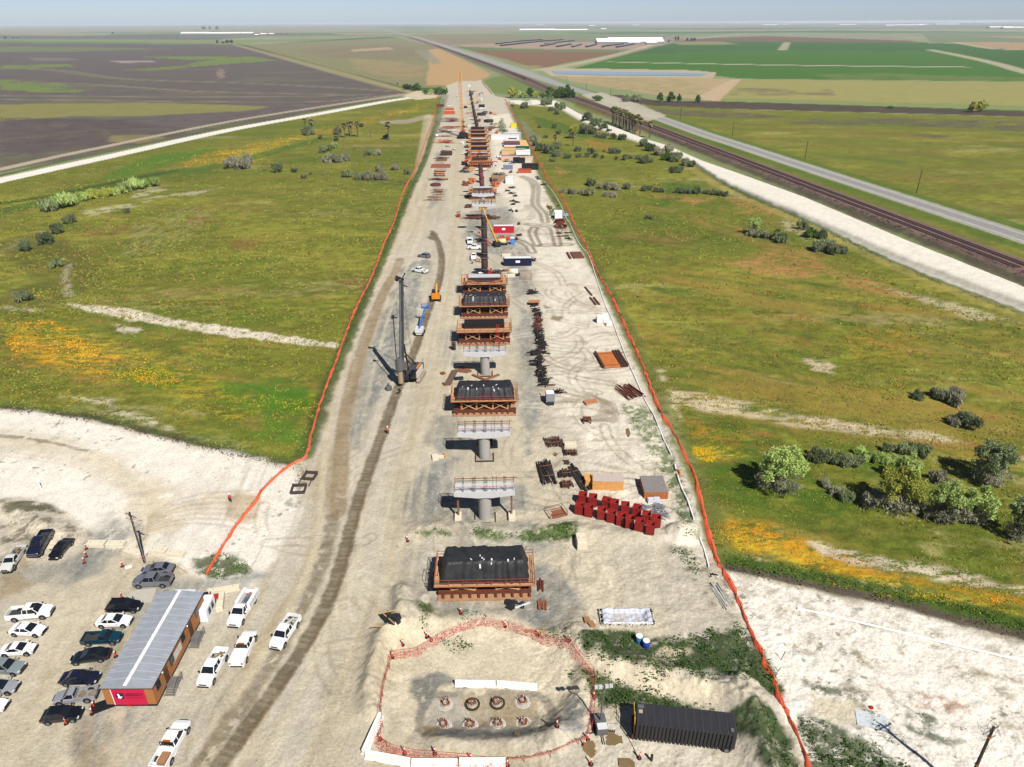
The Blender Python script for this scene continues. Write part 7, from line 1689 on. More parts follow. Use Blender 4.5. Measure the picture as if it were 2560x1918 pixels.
# grey scrap piles
for i,(x,y,sx) in enumerate([(1355,955,1.0),(1420,950,1.0),(1240,1020,2.6),(1440,1010,2.2),(1440,1075,2.6),(1475,1125,2.2)]):
    p=GP(*ZY(x,y))
    if i<2:
        b=B(); b.loft([[(a*1.3,c*.9,z) for a,c in((-.5,-.5),(.5,-.5),(.5,.5),(-.5,.5))] for z,a in((0,0),(.6,0))]) if 0 else b.b0((0,0,0),(1.2,.9,.7)); b.b0((0,0,.7),(1.0,.75,.15)); solo(b,'bulk_bag',mat('bag_white',(224,224,230),.6,noise=.15,bump=.3),'white bulk bag above the galvanised scrap, %s of two'%('left','right')[i],'bag',p,.1)
    else:
        b=B(); r=random.Random(i)
        for k in range(26): c=Vector((r.uniform(-sx/2,sx/2),r.uniform(-.6,.6),r.uniform(.05,.4))); a=r.random()*3; l=r.uniform(.3,.9); b.bar(c-Vector((math.cos(a),math.sin(a),0))*l,c+Vector((math.cos(a),math.sin(a),r.uniform(-.1,.2)))*l,.09)
        solo(b,'galvanised_parts',mat('galv_parts',(176,178,184),.35,.4,noise=.3,scale=4),'pile of galvanised brackets near the right fence, %s from the top'%ORD[i-2],'metal parts',p,-.1)
# items round near falsework
bundle(Z3,185,480,1.1,2.4,6,'upright bunch of rusty beams right of the nearest falsework, upper of two',RST,.0,.3,th=.14,wood=False)
bundle(Z3,197,610,1.1,2.0,6,'upright bunch of orange timbers right of the nearest falsework, lower of two',RSL,.0,.3,th=.16,wood=False)
b=B(); rs_=random.Random(8)
for k in range(16): b.b0((rs_.uniform(-1.2,1.2),rs_.uniform(-.8,.8),0),(rs_.uniform(.4,1.1),rs_.uniform(.3,.8),rs_.uniform(.15,.4)),rs_.random()*3)
solo(b,'tarp_heap',TARP,'crumpled black tarp heap below the right end of the nearest falsework','tarp',G(*Z3(15,600)))
solo(B().bar((0,0,.15),(2.2,.9,.3),.3,.15),'white_sheet_roll',mat('scrap_white',(232,232,230),.7),'white plastic edge lying on the crumpled tarp heap','plastic',G(*Z3(20,628)))
t=thing('tarp_and_planks','black tarp heap with planks leaning on it, on the bank left of the pit','tarp',GP(*Z2(885,700)),.2); b=B()
for k in range(10): b.b0((rs_.uniform(-.9,.9),rs_.uniform(-.9,.9),0),(rs_.uniform(.5,1.2),rs_.uniform(.5,1.0),rs_.uniform(.2,.7)),rs_.random()*3)
b.obj('tarp',TARP,t); b=B(); b.bar((-1.2,.9,.5),(.2,-1.2,.5),.14); b.bar((-1.4,.8,.8),(.6,.9,.8),.12); b.bar((-3,-.8,.05),(-1,-1.0,.05),.1); b.obj('planks',LIN,t)
for i,(x,y,lab) in enumerate([(487,710,'upper'),(515,735,'lower')]): solo(B().b0((0,0,0),(.8,1.1,.4),.3*i+.1),'timber_cradle',mat('cradle',(168,124,88),.85,noise=.2),'%s of two small brown timber cradles left of the lined pit'%lab,'timber',GP(*Z3(x,y)))
solo(B().bar((-3.2,0,.08),(3.2,-.25,.08),.12),'timber_plank',mat('plank',(196,160,96),.8),'long thin plank on the ground above the pit net','plank',G(*Z3(235,775)))
bundle(Z3,1355,545,1.5,5.0,7,'bundle of thin white pipes lying beside the bend of the right fence',mat('pipe_pale',(196,190,182),.6,noise=.2),.2,.15,name='pipe_bundle',cat='pipes',th=.13,wood=False)
b=B()
for k in range(12): b.b0((rs_.uniform(-.8,.8),rs_.uniform(-.4,.4),0),(.5,.35,.2),rs_.random()*3)
solo(b,'sandbag_pile',mat('sandbag',(222,214,200),.9),'small pile of pale sandbags above the thin white pipes','sandbags',G(*Z3(1300,420)))
for i,(a,l) in enumerate([((1195,790),'long pale boards'),((1500,770),'square pale board')]): 
    b=B(); b.b0((0,0,0),(.5 if i==0 else 1.6,3.6 if i==0 else 2.4,.06),1.0 if i==0 else .1); b.b0((.6,.3,0),(.5,3.2,.05),1.1) if i==0 else None
    solo(b,'weathered_board',mat('board_grey',(190,182,168),.9),'weathered %s in the weeds by the right fence'%l,'board',GP(*Z3(*a)))
# left ground frames (three dark steel frames)
def ZF(x,y): return (700+x/11.84,1120+y/11.84)
for i,(x,y,w,open_) in enumerate([(825,950,1.7,0),(690,1130,1.7,1),(520,1360,1.9,0)]):
    p=G(*ZF(x,y)); t=thing('steel_form_frame','dark square steel frame beside the haul road, %s'%['farthest of three','open middle one','nearest of three'][i],'steel frame',p,-.12+.1*i,'dark square steel frames'); b=B(); h=.55 if not open_ else .2
    E=[((-w,0),(-w,2*w)),((-w,2*w),(w,2*w)),((w,2*w),(w,0))]+([] if open_ else [((w,0),(-w,0))])
    for a,c in E: b.bar((a[0]*.62,a[1]*.62,h/2),(c[0]*.62,c[1]*.62,h/2),.28 if not open_ else .14,h)
    b.obj('frame_beam',mat('frame_steel',(78,66,66),.7,noise=.2),t); b=B()
    for a in((-w,0),(w,0),(-w,2*w),(w,2*w)): b.b0((a[0]*.62,a[1]*.62,h*.5),(.25,.25,h*.7)); 
    b.obj('corner_lug',RST,t)
t=thing('styrofoam_scrap','heap of pale insulation blocks left of the second nearest pier','scrap',G(1020+440/5.52,1040+580/5.52),.1); b=B(); b.b0((-.9,0,0),(1.2,1.8,.5),.1); b.b0((.2,.2,0),(1.3,.8,.35),-.1); b.obj('blocks',CB,t); b=B(); b.b0((1.1,.5,0),(.5,1.2,.5),.2); b.obj('timber',LIN,t)
# mid yard line of dark rebar heaps
heap_labels=[]
def heap(px,py,w,d,h,label,m=RBD,n=26,kind='heap',group='heaps of dark steel in the middle yard'):
    p=G(px,py); t=thing('steel_heap',label,'steel heap',(p.x,p.y+d*.3,0),0,group); r=random.Random(int(px*5+py)); b=B()
    for k in range(n):
        c=Vector((r.uniform(-w/2,w/2)*.8,r.uniform(-d/2,d/2)*.8,r.uniform(.1,h))); a=r.choice([0,0,1.57,1.3,.2])+r.uniform(-.3,.3); l=r.uniform(.3,.5)*(w if abs(math.cos(a))>.7 else d)
        b.bar(c-Vector((math.cos(a),math.sin(a),0))*l*.6,c+Vector((math.cos(a),math.sin(a),r.uniform(-.1,.15)))*l*.6,.24,.2)
    b.obj('bars',m,t); b=B()
    for k in range(5): c=Vector((r.uniform(-w/2,w/2),r.uniform(-d/2,d/2),.08)); b.bar(c-Vector((w*.3,.1,0)),c+Vector((w*.3,.1,0)),.12)
    b.obj('bearers',mat('bearer_brown',(96,66,50),.85),t)
def ZM(x,y): return (1060+x/5.52,660+y/5.52)
H_=[(1500,420,130,3,1,'zigzag of dark beams, farthest heap of the middle row'),(1520,590,120,3,1,'heap with an orange plywood top in the middle row'),(1545,665,110,2,.8,'small frame heap below the orange-topped one'),(1575,725,110,3,1,'tangled heap, fourth in the middle row'),(1580,810,120,4,1,'reddish brown heap, fifth in the middle row'),(1575,905,120,4,1,'red-brown frame heap, sixth in the middle row'),(1585,985,130,4,1.1,'very dark heap, seventh in the middle row'),(1600,1060,110,4,1.4,'tallest grey-black heap of the middle row'),(1610,1130,150,4,1.2,'dark heap directly below the tallest one'),(1635,1180,120,3,.9,'dark pointed heap, tenth in the middle row'),(1575,1265,250,4,1.1,'widest dark heap of the middle row'),(1600,1320,90,2,.7,'small open heap between two wide ones'),(1580,1410,200,4,1.2,'wide striped heap, nearest but two'),(1620,1495,130,3,.9,'fan-shaped pale heap, nearest but one'),(1620,1610,150,5,1.2,'square dark cage heap, nearest of the stacked row')]
for (x,y,w,d,h,lab) in H_:
    px,py=ZM(x,y); mp=mpp(px,py); heap(px,py,w/5.52*mp,d,h,lab,RST if 'red' in lab else RBD,22)
p=G(*ZM(1520,560)); solo(B().b0((0,0,1.0),(3.4,2.2,.08),.1),'plywood_sheet',ORT,'orange plywood panel on top of a dark heap in the middle row','panel',p)
heap(1365,965,3.2,4.5,.9,'slanted dark heap just beyond the grey generator',RBD,18); heap(1395,985,3.0,1.6,.9,'dark heap hanging right behind the grey generator',RBD,14)
p=G(1376,1012); t=thing('generator','grey box generator on wheels with white top standing alone in the yard','generator',p,.05); b=B(); b.b0((0,1.2,.5),(1.9,2.6,1.8)); b.obj('housing',mat('gen_grey',(150,152,156),.5),t); B().b0((0,1.6,2.3),(1.7,1.6,.12)).obj('top_cover',mat('cont_white',(240,242,246),.45,k=1.45),t); b=B(); b.b0((0,-.2,.2),(1.5,.8,.6)); b.obj('drawbar',DKM,t)
for s in(-1,1): B().tube((s*.8,1.2,.35),(s*1.02,1.2,.35),.35,n=12).obj('wheel',TYR,t)
solo(B().b0((0,0,0),(2.2,.9,.3),.3),'plywood_board',mat('board_pinkish',(206,180,160),.8),'pale board left of the grey generator','board',G(1362,985))
# between F2 and pier3: long dark channel, ply pile, V timbers
solo(B().b0((0,0,.05),(1.5,7.6,.35)),'steel_channel',mat('channel_brown',(112,90,78),.8,noise=.15),'long brown steel channel lying left of the tarped falsework','steel channel',G(1128,946),-.16)
bundle(lambda a,b:(a,b),1160,926,3.0,4.2,9,'loose orange planks left of the third pier',RSL,1.3,.3,'plank_pile','planks','plank piles',wood=False)
for a,lab in(((1107,935),'left of the long brown channel'),((1114,962),'at the near end of the long brown channel')): bundle(lambda q,r_:(q,r_),a[0],a[1],1.2,1.6,5,'small bunch of orange sticks %s'%lab,RSL,.4,.3,'plank_pile','planks','plank piles',wood=False)
solo(B().b0((0,0,0),(2.2,1.2,.4),.2),'tarp_heap',TARP,'small dark tarp heap behind the second nearest tarped falsework','tarp',G(1147,948))
t=thing('timber_v_frame','V-shaped timber skirt at the foot of the third pier','timber frame',(clx(154),152.3,0),clr(154)); b=B(); b.bar((-3.0,1.2,.3),(0,-1.6,.3),.5,.3); b.bar((0,-1.6,.3),(3.4,1.0,.3),.5,.3); b.obj('skirt',RSL,t)
# cage standing
b=B()
for k in range(10): a=k*.628; b.bar((.5*math.cos(a),.5*math.sin(a),0),(.5*math.cos(a),.5*math.sin(a),2.2),.08)
for z in(.2,.8,1.4,2.0): b.lathe([(.55,z),(.55,z+.08)],n=12)
solo(b,'rebar_cage_stub',RB,'small upright rebar cage left of the falsework with the red ladder','rebar cage',G(1060+412/5.52,660+1185/5.52))
# rebar wrapped tube on pier 2 area behind
t=thing('foil_wrapped_bundle','dark wrapped bundle lying behind the cap of the second nearest pier','bundle',(clx(122)+.1,121.8,0),0); b=B(); 
for k in range(16): b.bar((-1.5,rs_.uniform(-.8,.8),rs_.uniform(.2,1.2)),(1.5,rs_.uniform(-.8,.8),rs_.uniform(.2,1.2)),.2)
b.obj('bars',RB,t); B().b0((.9,.5,1.0),(1.2,.1,1.1),.4).obj('foil',mat('foil',(120,116,112),.35,.2,bump=.4),t)
# right strip steel
def ZR(x,y): return (1300+x/2.765,560+y/2.765)
b=B(); 
for k in range(7): b.b0((-.9+k*.0,0,0),(.01,.01,.01)) if 0 else None
t=thing('steel_plate_stack','big orange rusty steel plates beside the right fence','steel plates',G(*ZR(660,990)),.13); B().b0((-.9,3.8,.1),(4.0,8.6,.4)).obj('plates',mat('plate_orange',(204,118,58),.75,noise=.2,scale=1),t)
b=B()
for x_,w_ in((-3.1,.45),(1.5,.5),(2.2,.5),(2.9,.5)): b.b0((x_,4.1,.0),(w_,9.0,.75))
b.obj('beam',mat('beam_dark',(84,50,42),.75,noise=.2),t); b=B(); 
for y_ in(.3,7): b.b0((0,y_,.5),(7.2,.25,.12)); 
b.obj('cross_piece',RSL,t)
bundle(ZR,755,1165,4.6,7.0,20,'splayed dark rusty bars beside the right fence',RST,.42,.5,fan=.25,th=.16,wood=False)
t=thing('steel_plate_stack','brown steel plates beside the right fence, farther and darker than the orange ones','steel plates',G(*ZR(400,240)),.10); B().b0((.4,3.6,.1),(3.9,7.4,.35)).obj('plates',mat('plate_brown',(118,74,60),.75,noise=.15,scale=1),t); B().b0((-2.7,3.4,0),(.7,7.2,.5)).obj('beam',RST,t)
for i,(x,y,l,lab) in enumerate([(485,495,8,'single dark beam on the mud'),(515,560,6.5,'pair of rusty beams on the mud below a single one')]):
    b=B(); b.b0((0,l*.45,0),(.5,l,.35),.12); b.b0((1.1,l*.45,0),(.5,l,.35),.12) if i else None
    solo(b,'steel_beam',RST,lab,'steel beam',G(*ZR(x,y)),.06)
t=thing('white_bag_stack','stack of white wrapped pallets beside the white pipeline','pallets',G(*ZR(575,690)),.05); b=B()
for (x_,y_,z_) in((-.9,.9,0),(.9,.9,0),(-.9,2.2,0),(.9,2.2,0),(1.4,-1.2,0),(-.9,.9,1.1),(.8,2,1.1)): b.b0((x_,y_,z_+.1),(1.6,1.2,1.0),.03*x_)
b.obj('wrapped_pallet',KR,t); B().b0((1.4,-1.3,0),(1.4,1.1,.1)).obj('pallet',LIN,t)
t=thing('formwork_tray','small orange topped form lying on the mud','form panel',G(*ZR(495,1245)),.3); B().b0((0,.5,.35),(2.9,1.8,.1)).obj('top_sheet',ORT,t); B().b0((0,.5,0),(2.8,1.7,.35)).obj('frame_body',mat('board_grey',(190,182,168),.9),t)
def Z8(x,y): return (1360+x/11.84,480+y/11.84)
t=thing('white_site_box','white box cabin beside the right fence in mid distance','site cabin',G(*Z8(430,810)),.0); B().b0((0,2.4,.05),(3.2,4.6,2.7)).obj('cabin_wall',mat('cont_white',(240,242,246),.45,k=1.45),t); B().b0((0,2.4,2.75),(3.4,4.8,.12)).obj('cabin_roof',mat('white_strip',(250,250,250),.5,k=1.4),t)
for i,(x,y,r1) in enumerate([(470,935,2.3),(500,1065,2.7)]):
    b=B(); b.lathe([(r1,0),(r1,.7),(r1-.15,.7),(r1-.15,0)],n=26); 
    if i==0: b.lathe([(r1*.9,.7),(r1*.9,1.3),(r1*.8,1.3),(r1*.8,.7)],n=26)
    solo(b,'steel_ring_form',mat('ring_rust',(120,50,36),.7,noise=.2),'%s rusty ring form beside the pipeline below the white cabin'%('stacked upper','open lower')[i],'ring form',(G(*Z8(x,y)).x,G(*Z8(x,y)).y+1.5,0))
t=thing('pump_cluster','grey and blue pump cluster straddling the white pipeline','pump',G(*Z8(630,720)),.2); b=B(); b.b0((0,0,.2),(2.4,1.6,1.0)); b.tube((-1.4,.8,.8),(1.5,.6,.8),.3,n=8); b.obj('pump_body',mat('pump_grey',(170,180,200),.5,.2,noise=.25,scale=3),t); B().b0((-.6,1.5,.3),(.8,.8,.8)).obj('motor',mat('motor_blue',(40,60,170),.5),t)
for (x,y,w,d,lab) in [(180,500,2.2,6.5,'narrow rusty beam pile pointing away, left of the white cabin'),(510,1245,3.0,2.0,'pinkish plate on the mud below the ring forms'),(520,1325,4.2,.5,'single rusty beam on the mud below the ring forms'),(720,1230,2.6,1.6,'small tangle of rusty steel beside the pipeline'),(740,1410,2.6,2.0,'small dark drum group beside the pipeline'),(420,430,2.0,1.4,'small rusty scrap left of the pipeline above the white cabin')]: 
    heap(*Z8(x,y),w,d,.5,lab,RST if 'drum' not in lab else DKM,9,group='rusty steel bits along the pipeline')
# ============================================================ MIDDLE AND FAR SITE
def Q4(x,y): return (1140+x/6.375,440+y/6.375)
def Q5(x,y): return (1060+x/6.373,200+y/6.373)
def Q6(x,y): return (1060+x/7.53,300+y/7.53)
def Q7(x,y): return (1230+x/11.05,330+y/11.05)
def Q8(x,y): return (1100+x/12.74,210+y/12.74)
def Q9(x,y): return (1140+x/12.29,580+y/12.29)
def car(Z,f,r,kind,col,label,nm='pickup_truck',cat='pickup',ex=None,**k): return park(Z,f,r,kind,col,label,nm,cat,ex,'vehicles on the site',**k)
def ZX(x,y): return (860+x/3.603,540+y/3.603)
car(ZX,(680,350),(765,362),'suv',GRY,'grey SUV on the haul road near the upper end of the wet tracks','parked_car','car')
car(ZX,(628,480),(738,500),'pickup',WHT,'white pickup with a black bed parked left of the curved wet track')
car(Q9,(385,470),(800,480),'pickup',WHT,'white flatbed pickup side-on at the left of the dark column cages',bedmat=BLK)
car(Q9,(430,360),(420,200),'service',WHT,'white box truck parked behind the flatbed pickup beside the columns','utility_truck','truck',('service',))
car(Q9,(545,660),(545,860),'pickup',WHT,'white pickup seen from behind with a person at its tailgate',bedmat=WHT)
car(Q6,(575,505),(577,560),'suv',WHT,'white SUV on the haul road below the crawler crane','parked_car','car')
car(Q6,(275,45),(275,85),'sedan',SLV,'small silver car far along the left fence','parked_car','car')
car(Q6,(245,265),(245,310),'service',WHT,'white truck at the left end of the crane shadow line','utility_truck','truck')
car(Q8,(530,360),(550,400),'sedan',WHT,'tiny white car beside the crane boom at the far end','parked_car','car')
car(Q8,(250,690),(310,690),'suv',WHT,'tiny white car beside the rust pile at the far left','parked_car','car')
car(Q7,(215,675),(290,668),'pickup',WHT,'white pickup just left of the green containers')
car(Q7,(275,540),(345,530),'suv',WHT,'white vehicle behind the pickup left of the green containers','parked_car','car')
car(Q8,(1250,780),(1385,780),'service',WHT,'far white truck with a dark load behind the blue generator','utility_truck','truck')
car(Q4,(500,1440) if 0 else (90,560),(95,545) if 0 else (95,540),'smallpickup',REDM,'small red and grey utility vehicle left of the far piers','utility_vehicle','buggy',L_=3.2) if 0 else None
p=G(*Q4(40,650)); t=thing('utility_buggy','small red utility buggy with a grey canopy left of the far piers','buggy',p,math.pi/2); b=B(); b.b0((0,0,.35),(2.9,1.5,.6)); b.obj('body',REDM,t); B().b0((.3,0,1.9),(1.7,1.5,.08)).obj('canopy',GRM,t)
b=B(); 
for s in(-.7,.7):
    for x in(-.5,1.1): b.bar((x,s,.9),(x,s,1.9),.06)
b.obj('canopy_post',DKM,t)
for s in(-1,1):
    for x in(-1,1): B().tube((x,s*.6,.33),(x,s*.85,.33),.33,n=10).obj('wheel',TYR,t)
def container(Z,x,y,Lx,Ly,h,rz,label,m,top=None,nm='shipping_container',cat='container',open_=False,sign=None,group='containers on the site',z=0):
    p=G(*Z(x,y)); t=thing(nm,label,cat,(p.x,p.y,z),rz,group); b=B()
    b.loft([[(-Lx/2+Lx*k/24,0+(.06 if k%2 else 0),.12),(-Lx/2+Lx*k/24,0+(.06 if k%2 else 0),h),(-Lx/2+Lx*k/24,Ly,h),(-Lx/2+Lx*k/24,Ly,.12)] for k in range(25)]); b.obj('container_body',m,t)
    if top: 
        b=B(); b.b0((0,Ly*.55,h+.003),(Lx*.98,Ly*.75,.1)); b.obj('container_roof',top,t)
    b=B()
    for sx in(-1,1):
        for y0 in(.0,Ly): b.bar((sx*Lx/2,y0,0),(sx*Lx/2,y0,h+.05),.16)
    for z_ in(.12,h): b.bar((-Lx/2,-.02,z_),(Lx/2,-.02,z_),.14)
    b.obj('corner_frame',m,t)
    if sign: B().b0((0,-.06,h*.45),(Lx*.16,.05,h*.3)).obj('sign_plate',mat('cont_white',(240,242,246),.45,k=1.45),t)
    return t
CRD=mat('container_red',(206,32,52),.5,noise=.1); CNV=mat('container_navy',(26,32,64),.5,noise=.15); CGN=mat('container_green',(36,100,82),.6,noise=.1); CWT=mat('container_white',(232,232,232),.5,noise=.05,k=1.5); CTN=mat('container_tan',(226,186,130),.7,noise=.1); CGY=mat('container_grey',(110,114,120),.6,noise=.2)
container(Q4,760,910,8.2,2.6,2.7,.0,'bright red container with a white top beside the yellow telehandler',CRD,CWT,sign=True)
container(Q4,985,1435,9.5,2.6,2.6,.03,'dark navy open container with a white sign, right of the dark columns',CNV,CWT,sign=True)
container(Q4,850,125,3.9,3.2,3.2,0,'white box with an orange stripe below the two timber stacks',CWT,CWT)
container(Q7,630,780,17,2.6,2.7,-.0,'long pink-and-white hoarding with a green roof, front of the container yard',mat('hoarding',(226,190,176),.7,noise=.15,scale=1),CGN)
container(Q7,930,790,9,2.6,2.7,-.0,'green roofed container at the right end of the long hoarding',mat('hoarding2',(224,196,176),.7,noise=.15,scale=1),CGN)
container(Q7,590,620,15,8,2.5,-.0,'wide tan-roofed timber store behind the green roof',CTN,mat('tan_roof',(206,190,150),.8,noise=.15))
container(Q7,860,640,9,7,2.5,-.0,'white-roofed container block right of the tan store',CWT,CWT)
container(Q7,840,530,9,5,2.5,-.0,'green and tan container block behind the white one',CGN,CGN)
container(Q7,560,520,11,7,2.5,0,'white container with orange edge in the middle of the yard',mat('orange_edge',(232,150,70),.6),CWT)
container(Q7,550,420,11,8,2.5,0,'brown-roofed container behind the white one',mat('maroon',(112,80,84),.7),mat('maroon',(112,80,84),.7))
container(Q7,530,350,11,7,2.5,0,'pale container with a rusty rim at the back of the yard',ORT,CWT)
container(Q7,800,480,12,38,.6,.05,'broad stack of fresh yellow timber at the right of the container yard',CTN,mat('yellow_timber',(232,196,128),.8,noise=.2,scale=.3),'timber_stack','timber')
container(Q7,570,285,6,3,2.5,0,'small grey container at the back end of the container yard',CGY,CGY)
container(Q7,365,215,20,3,3.2,0,'long white trailer parked beyond the container yard',CWT,CWT,'semi_trailer','trailer')
container(Q7,560,135,13,4,2.5,.0,'pale silver car carrier parked behind the long white trailer',mat('silver_body',(190,196,202),.4),CWT,'semi_trailer','trailer')
container(Q7,680,860,4.2,2.6,3.0,0,'black skip box in front of the hoarding, left of two',BLK,DKM,'skip_box','skip',group='black skips')
container(Q7,815,870,4.2,2.6,3.0,0,'black skip box in front of the hoarding, right of two',BLK,DKM,'skip_box','skip',group='black skips')
container(Q7,1050,1050,9.5,3,3.4,-.02,'long black tank container beside the right fence bend',BLK,RST)
container(Q7,900,1140,7.5,2.4,2.0,-.05,'orange-red long box below the black tank container',mat('box_orangered',(196,92,60),.6,noise=.15),mat('box_orangered',(196,92,60),.6),'steel_box','box')
container(Q7,440,1040,5.4,3,2.4,0,'grey and blue tank pair standing left of the black tank container',mat('tank_greyblue',(130,140,160),.5,noise=.25,scale=1),mat('tank_pale',(206,210,216),.5),'water_tanks','tank')
container(Q7,1100,440 if 0 else 140,4,1.5,1,0,'tiny red item by the fence behind the trailer',REDM,None,'red_box','box') if 0 else None
container(Q5,1430,760,4.5,3,3.2,.1,'bright yellow skip beside the right fence in the distance',mat('skip_yellow',(238,216,30),.5,k=1.6),mat('skip_yellow',(238,216,30),.5),'yellow_skip','skip')
container(Q5,975,540,4.2,4,2.2,0,'grey generator under a blue cover at the far end',GRM,mat('blue_cover',(56,120,214),.5),'generator','generator')
container(Q5,725,190,2.6,2,2.2,0,'small white and blue item on top of the farthest column cage',CWT,mat('lt_blue',(180,200,230),.5),'site_box','box',z=6)
container(Q5,260,430,7,3,2.2,0,'rusty brown box beside the fence at the far left',RST,RST,'steel_box','box')
container(Q5,400,550,10,5,2.5,0,'orange steel box behind the long rust stack at the far left',mat('box_orange',(206,100,56),.6,noise=.15),None,'steel_box','box')
container(Q5,405,485,8,4,2,0,'farther orange steel pile at the far left',mat('box_orange',(206,100,56),.6,noise=.15),None,'steel_box','box')
container(Q5,920,440,6,4,2.5,0,'black container beyond the blue-covered generator',BLK,BLK)
# left stock rows beside haul road
heap(*Q5(400,670),15,14,2.6,'long stack of reddish steel beams at the far left of the site',mat('beam_redbrown',(140,88,84),.7,noise=.2),34,group='steel stock left of the haul way')
heap(*Q5(460,670),7,9,2.0,'smaller stack of reddish beams right of the long one',mat('beam_redbrown',(140,88,84),.7),18,group='steel stock left of the haul way')
heap(*Q5(490,760),16,5,.8,'pinkish flat beams left of the crane, top of the stock row',RSL,14,group='steel stock left of the haul way')
heap(*Q5(385,785),12,5,1.4,'orange and white pile left of the crane',ORT,16,group='steel stock left of the haul way')
heap(*Q5(440,820),18,5,1.0,'white sheeting pile left of the crane foot',mat('sheet_white',(232,226,220),.7),20,group='steel stock left of the haul way')
heap(*Q5(330,840),9,6,1.5,'dark red mixed pile left of the crane foot',mat('dark_red',(96,48,40),.8),20,group='steel stock left of the haul way')
heap(*Q5(345,905),12,3,.8,'low pinkish beam pile beside the crane counterweight',RSL,10,group='steel stock left of the haul way')
heap(*Q6(370,440),13,5,2.0,'orange form pile below the crane shadow line',mat('box_orange',(206,100,56),.6),24,group='steel stock left of the haul way')
heap(*Q6(430,410),8,3,1,'dark strip behind the orange form pile',DKM,8,group='steel stock left of the haul way')
heap(*Q6(435,510),3,4,.6,'thin grey frame on the ground below the orange form pile',GRM,6,group='steel stock left of the haul way')
container(Q6,420,672,7,4,2.6,0,'brown steel box with a lighter top in the left stock row',mat('box_brown',(78,54,48),.8),mat('box_topb',(150,104,86),.8),'steel_box','box',group='steel stock left of the haul way')
heap(*Q6(350,735),8,4,.8,'dark tangle above the flat pinkish box',DKM,14,group='steel stock left of the haul way')
container(Q6,325,775,6.4,3,.9,0,'flat pinkish box in the left stock row',RSL,RSL,'steel_box','box',group='steel stock left of the haul way')
container(Q6,315,905,11,2.6,1.8,0,'long reddish trough in the left stock row',mat('box_trough',(170,98,76),.7,noise=.2),None,'steel_box','box',group='steel stock left of the haul way')
for i,(x,y,w,lab) in enumerate([(295,985,7,'farthest of four parallelogram shaped'),(285,1030,6.6,'second of four parallelogram shaped'),(290,1065,6.6,'third of four parallelogram shaped'),(340,1135,6.8,'nearest and most orange of four')]):
    p=G(*Q6(x,y)); b=B(); b.prism([(-w/2,1.6),(w/2-1,1.4),(w/2,-1),(-w/2+1.3,-.8)],.5,.75); t=thing('stacked_formwork','orange form panel, %s ones left of the haul way'%lab,'form panel',(p.x,p.y+1.2,0),0,'form panels'); b.obj('panel',ORT,t); b=B(); b.prism([(-w/2+.1,1.4),(w/2-1.1,1.2),(w/2-.2,-.8),(-w/2+1.4,-.6)],0,.5); b.obj('underside',RB,t)
heap(*Q6(230,1140),7,2.5,1,'dark red pile left of the most orange form panel',mat('dark_red',(96,48,40),.8),14,group='steel stock left of the haul way')
p=G(*Q6(213,1245)); b=B(); b.lathe([(2.8,0),(2.8,.8),(2.5,.9),(.5,1.2)],n=22); solo(b,'round_form_lid',mat('lid_red',(104,52,44),.7,noise=.2),'round dark red steel lid in the left stock row','lid',(p.x,p.y+1.5,0))
heap(*Q6(270,1325),6.5,.8,.5,'single reddish beam below the round lid',RSL,5,group='steel stock left of the haul way')
heap(*Q6(265,1370),5,2.5,.8,'brown open frame below the single reddish beam',RST,10,group='steel stock left of the haul way')
heap(*Q6(285,1410),5,2.6,.6,'white and orange panel frame near the fence bend',ORT,8,group='steel stock left of the haul way')
heap(*Q6(180,1460),7,2,.3,'grey flat bars on the ground near the fence bend',GRM,8,group='steel stock left of the haul way')
heap(*Q6(165,1515),7.5,2,.8,'orange steel parts, nearest pile of the left stock row',ORT,12,group='steel stock left of the haul way')
heap(*Q6(310,600),4,2.5,.7,'white bags in the left stock row',mat('sheet_white',(232,226,220),.7),9,group='steel stock left of the haul way')
heap(*Q6(365,570),3,2,.7,'small white crates above the white bags',mat('sheet_white',(232,226,220),.7),7,group='steel stock left of the haul way')
heap(*Q5(640,1480),6,7,1.4,'black tarp heap left of the reddish column cages',DKM,18,group='dark piles at the columns')
